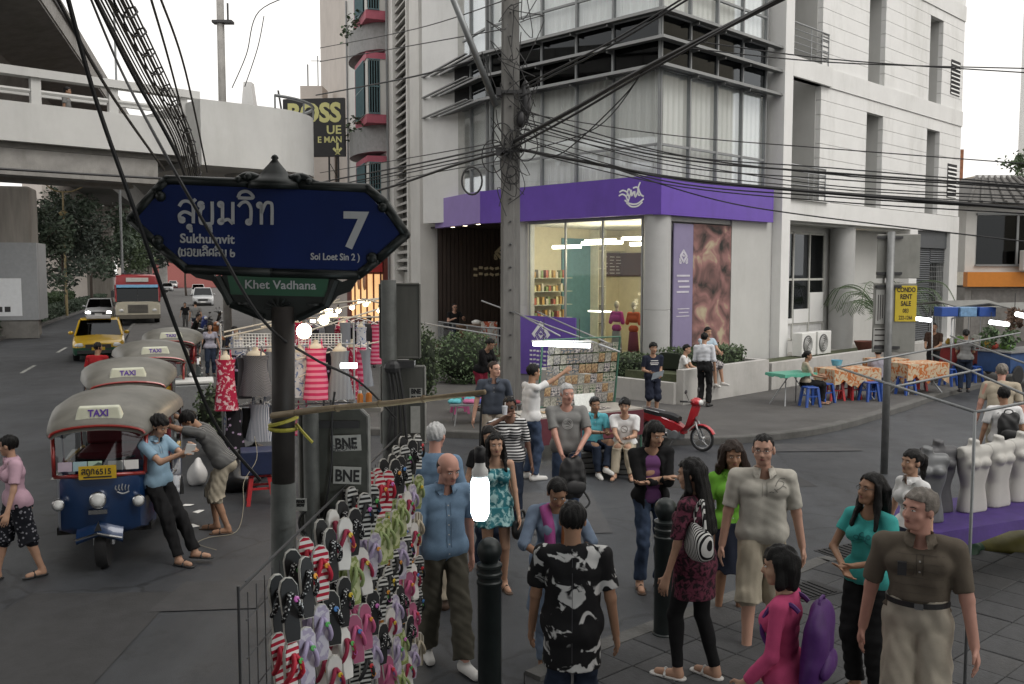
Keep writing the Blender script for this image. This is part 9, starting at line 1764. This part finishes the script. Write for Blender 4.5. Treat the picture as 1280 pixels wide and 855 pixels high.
for i, (u, v, Y_, ln, rz, lb) in enumerate(((1152, 399, 24, .5, .1, 'slim tube lamp beside the yellow card'), (1249, 404, 22, .45, 0, 'short tube lamp under the cart awning'), (1277, 394, 20, .4, .6, 'tube lamp cut by the right edge'))): b_ = P(u, v, Y_); t = thing('tube_lamp', lb, 'lamp', b_, rz, 'stall tube lamps'); q = MB(); q.cyl((-ln/2, 0, .03), (ln/2, 0, -.03), .05, n=8); q.build('tube', TUBEW, t)
p = P(1205, 390, 25.5); 
for i in range(3): t = thing('soda_crate', 'blue crate of drinks on top of the awning, %s one' % ['left', 'middle', 'right'][i], 'crate', p+Vector((-.5+i*.52, 0, 0)), .1, 'crates on the awning'); q = MB(); q.box(-.24, -.2, -.12, .24, .2, .14); q.build('crate_wall', BLUEP if i != 1 else M('crate_sky', (.15, .28, .45), .5, var=.3, scale=12), t, bevel=.015)
pipes('awning_support', 'tilted poles holding the awning crates above the food cart', [(P(1165, 395, 25), P(1165, 480, 25)), (P(1190, 398, 25.4), P(1226, 392, 25.6)), (P(1190, 398, 25.4), P(1188, 470, 25.4))], .02)
for i, (u, v, lb) in enumerate(((1193, 470, 'red bucket in front of the cart'), (1178, 455, 'white bucket on the ground by the vendor in brown'), (1228, 470, 'blue bucket under the cart counter'))): p = G(u, v, W12); t = thing('bucket', lb, 'bucket', (p.x, p.y+.3, W12), 0, 'buckets'); q = MB(); q.lathe([(.14, 0), (.18, .34), (.19, .35), (.16, .34), (.12, .02)], 16); q.build('bucket_wall', [REDP, WHITEP, BLUEP][i], t, smooth=35)
for i, (u, v, Y_) in enumerate(((1268, 398, 22), (1238, 420, 23), (1262, 422, 22.5))): b_ = P(u, v, Y_); t = thing('hanging_bunch', 'hanging bunch of herbs at the second cart, %s one' % ['upper', 'left', 'right'][i], 'herbs', b_, 0, 'hanging herbs'); q = MB(); leaves(q, blobs(rr, 160, (0, 0, 0), (.22, .2, .32)), .07, rr); q.build('leaves', LEAF[2] if i else M('dry_brown', (.10, .06, .04), .8), t); q = MB(); q.cyl((0, 0, .2), (0, 0, .6), .008, n=5); q.build('string', CABLE, t)
# ------------------------------------------------------------------ torso forms on the purple cloth, stall frame
fz = .78; fo = thing('display_table', 'long trestle table under a purple cloth carrying torso forms', 'table', (4.55, 9.15, 0), R(24), 'street tables'); PUC = M('purple_cloth', (.04, .015, .13), .7, var=.2, scale=6, bump=.2); q = MB(); q.box(-.95, -.42, fz-.04, 2.1, .42, fz-.012); q.build('tabletop', GREYM, fo)
q = MB(); n = 30; rg = [[], []]
for i in range(n):
 a_ = 2*math.pi*i/n; c_, s_ = math.cos(a_), math.sin(a_); m_ = max(abs(c_), abs(s_)); x, y = .575+c_/m_*1.55, s_/m_*.45; rg[1].append((x, y, fz)); rg[0].append((.575+(x-.575)*1.015, y*(1.06+.05*math.sin(i*2.2)), fz-.12-.05*math.sin(i*1.7)))
q.loft(rg, cap=False); q.add(rg[1], [tuple(range(n))]); q.build('cloth', PUC, fo, smooth=50)
for sx in (-.85, 2.0):
 for sy in (-.36, .36): q = MB(); q.cyl((sx, sy, 0), (sx, sy, fz-.05), .02, n=6); q.build('leg', STEEL, fo)
def torso_form(label, loc, rz, mat, sc=1):
 F_ = Field([-.32, -.26, -.02], [.32, .26, .85], .012); [F_.cone((-w_, 0, z), (w_, 0, z), r_, r_, .03, ((0, 1, 0), .8)) for w_, z, r_ in ((.075, .02, .105), (.07, .1, .10), (.058, .18, .095), (.05, .26, .092), (.06, .34, .098), (.08, .42, .106), (.09, .5, .108))]; F_.cone((-.16, 0, .60), (.16, 0, .60), .07, .07, .04); F_.cone((0, .01, .60), (0, 0, .74), .06, .052, .03)
 for s_ in (-1, 1): F_.ell((.075*s_, -.085, .50), (.07, .04, .05), None, .03)
 F_.plane((0, 0, 0), (0, 0, -1)); F_.plane((0, 0, .73), (0, -.2, 1)); F_.plane((.215, 0, .5), (1, 0, .1)); F_.plane((-.215, 0, .5), (-1, 0, .1)); tag(link('torso_form', F_.mesh('form', mat), None, loc, rz), label, 'mannequin', 'torso forms')
fm = Matrix.Translation((4.55, 9.15, 0)) @ Matrix.Rotation(R(24), 4, 'Z'); GF = M('form_grey', (.13, .135, .14), .45, .3, var=.15); WF = M('form_white', (.40, .39, .365), .5, var=.05); DF = M('form_dark', (.05, .05, .055), .5, var=.2)
for i, (x, y, m_, rz, lb) in enumerate(((-.62, -.1, GF, -10, 'grey metallic torso form at the left end of the purple table'), (-.22, .12, DF, 0, 'dark torso form directly behind the grey one'), (.14, .0, WF, 10, 'white torso form next to the dark one'), (.56, .05, WF, 15, 'white torso form third from the right'), (.98, .1, WF, 10, 'white torso form second from the right'), (1.42, .12, WF, 12, 'white torso form at the right edge'))): torso_form(lb, fm @ Vector((x, y, fz)), R(24+rz-10), m_)
z_ = 2.2; A1, A2, A3, A4 = G(1219, 515, z_), G(1046, 459, z_), G(1165, 443, z_), G(1290, 497, z_); A5, A6 = G(1188, 420, z_), G(1300, 461, z_)
pipes('stall_frame', 'bare grey pipe frame of an unroofed stall above the torso forms', [(A2, A1), (A3, A4), (A5, A6), (A2, G(1275, 416, z_)), (A1, G(1300, 500, z_)), (A1, (A1.x, A1.y, 0)), (G(1120, 483, z_), G(1225, 462, z_))], .012, GREYM)
for i, (u, v, m_, r_, lb) in enumerate(((1190, 700, M('green_sack', (.02, .06, .03), .6, var=.3), (.3, .25, .18), 'dark green sack under the purple table'), (1262, 695, M('olive_sack', (.10, .09, .02), .6, var=.3), (.35, .25, .16), 'olive plastic sack under the purple table'))):
 p = G(u, v); F_ = Field([-.6, -.5, -.02], [.6, .5, .5], .02); F_.ell((0, 0, r_[2]*.8), r_, None, .03); F_.fold(i+90, .03, 14); F_.plane((0, 0, 0), (0, 0, -1)); tag(link('sack', F_.mesh('sack', m_), None, (p.x, p.y, 0)), lb, 'sack', 'sacks')
# ------------------------------------------------------------------ terrace table, mannequins in the shop
p = P(590, 432, 30.8); t = thing('terrace_table', 'small wooden table on the terrace in front of the seated man', 'table', (p.x, p.y, .66), .2); q = MB(); q.box(-.5, -.35, .74, .5, .35, .78); q.build('tabletop', M('table_wood', (.16, .09, .05), .5, var=.2), t); q = MB(); q.box(-.48, -.3, .0, .48, -.27, .74); q.build('front_panel', M('table_wood2', (.13, .07, .04), .6, var=.2), t)
for sx in (-.45, .45): q = MB(); q.box(sx-.03, .25, 0, sx+.03, .31, .74); q.build('leg', M('table_wood2', (.13, .07, .04)), t)
q = MB(); q.lathe([(.13, 0), (.17, .1), (.05, .16)], 10); tag(q.build('napkin_pile', WHITEP, None, loc=(p.x+.15, p.y, 1.445), smooth=True), 'white bundle lying on the terrace table', 'bundle')
p = P(612, 402, 29.5); q = MB(); rgs = []
for z in (0, -.3, -.65, -.95): rgs.append([(-.28, 0, z), (-.1, .05, z), (.05, -.02, z), (.24, .02, z), (.24, .035, z), (.05, -.005, z), (-.1, .065, z), (-.28, .015, z)])
q.loft(rgs); tag(q.build('hung_towel', pattern('towel_print', 'noise', (.45, .43, .4), (.35, .09, .05), 8, .8, .55), None, loc=p), 'pale printed towel hung over the terrace rail', 'towel')
def manq(label, x, y, topm, skm):
 p = B(x, y, .9); t = thing('shop_mannequin', label, 'mannequin', p, BA-math.pi/2, 'shop mannequins'); F_ = Field([-.3, -.25, -.1], [.3, .25, 1.5], .016)
 F_.cone((-.06, 0, .72), (.06, 0, .72), .10, .10, .04, ((0, 1, 0), .8)); F_.cone((-.08, 0, 1.0), (.08, 0, 1.0), .11, .11, .05, ((0, 1, 0), .8)); F_.cone((-.15, 0, 1.14), (.15, 0, 1.14), .055, .055, .04)
 for s_ in (-1, 1): F_.cone((.16*s_, 0, 1.13), (.22*s_, 0, .88), .055, .06, .02)
 F_.plane((0, 0, .62), (0, 0, -1)); link('blouse', F_.mesh('blouse', topm), t); q = MB(); q.loft([[(w_*math.cos(a_)*(1+.06*math.sin(a_*8)), w_*.7*math.sin(a_), z) for a_ in [2*math.pi*k/20 for k in range(20)]] for w_, z in ((.2, -.4), (.17, .2), (.13, .64))]); q.build('skirt', skm, t, smooth=True); q = MB(); q.cyl((0, 0, 1.15), (0, 0, 1.28), .04, n=10); q.sph((0, 0, 1.38), (.07, .085, .11), 12, 8); q.build('form', SKIN, t, smooth=True)
manq('mannequin in a magenta blouse and grey skirt in the shop window', .75, 2.05, M('magenta_blouse', (.38, .04, .20), .8, var=.1), M('grey_skirt', (.22, .21, .2), .8, var=.1)); manq('mannequin in an orange blouse and maroon skirt in the shop window', .75, 1.45, M('orange_blouse', (.50, .09, .03), .8, var=.1), M('maroon_skirt', (.14, .02, .04), .8, var=.1))
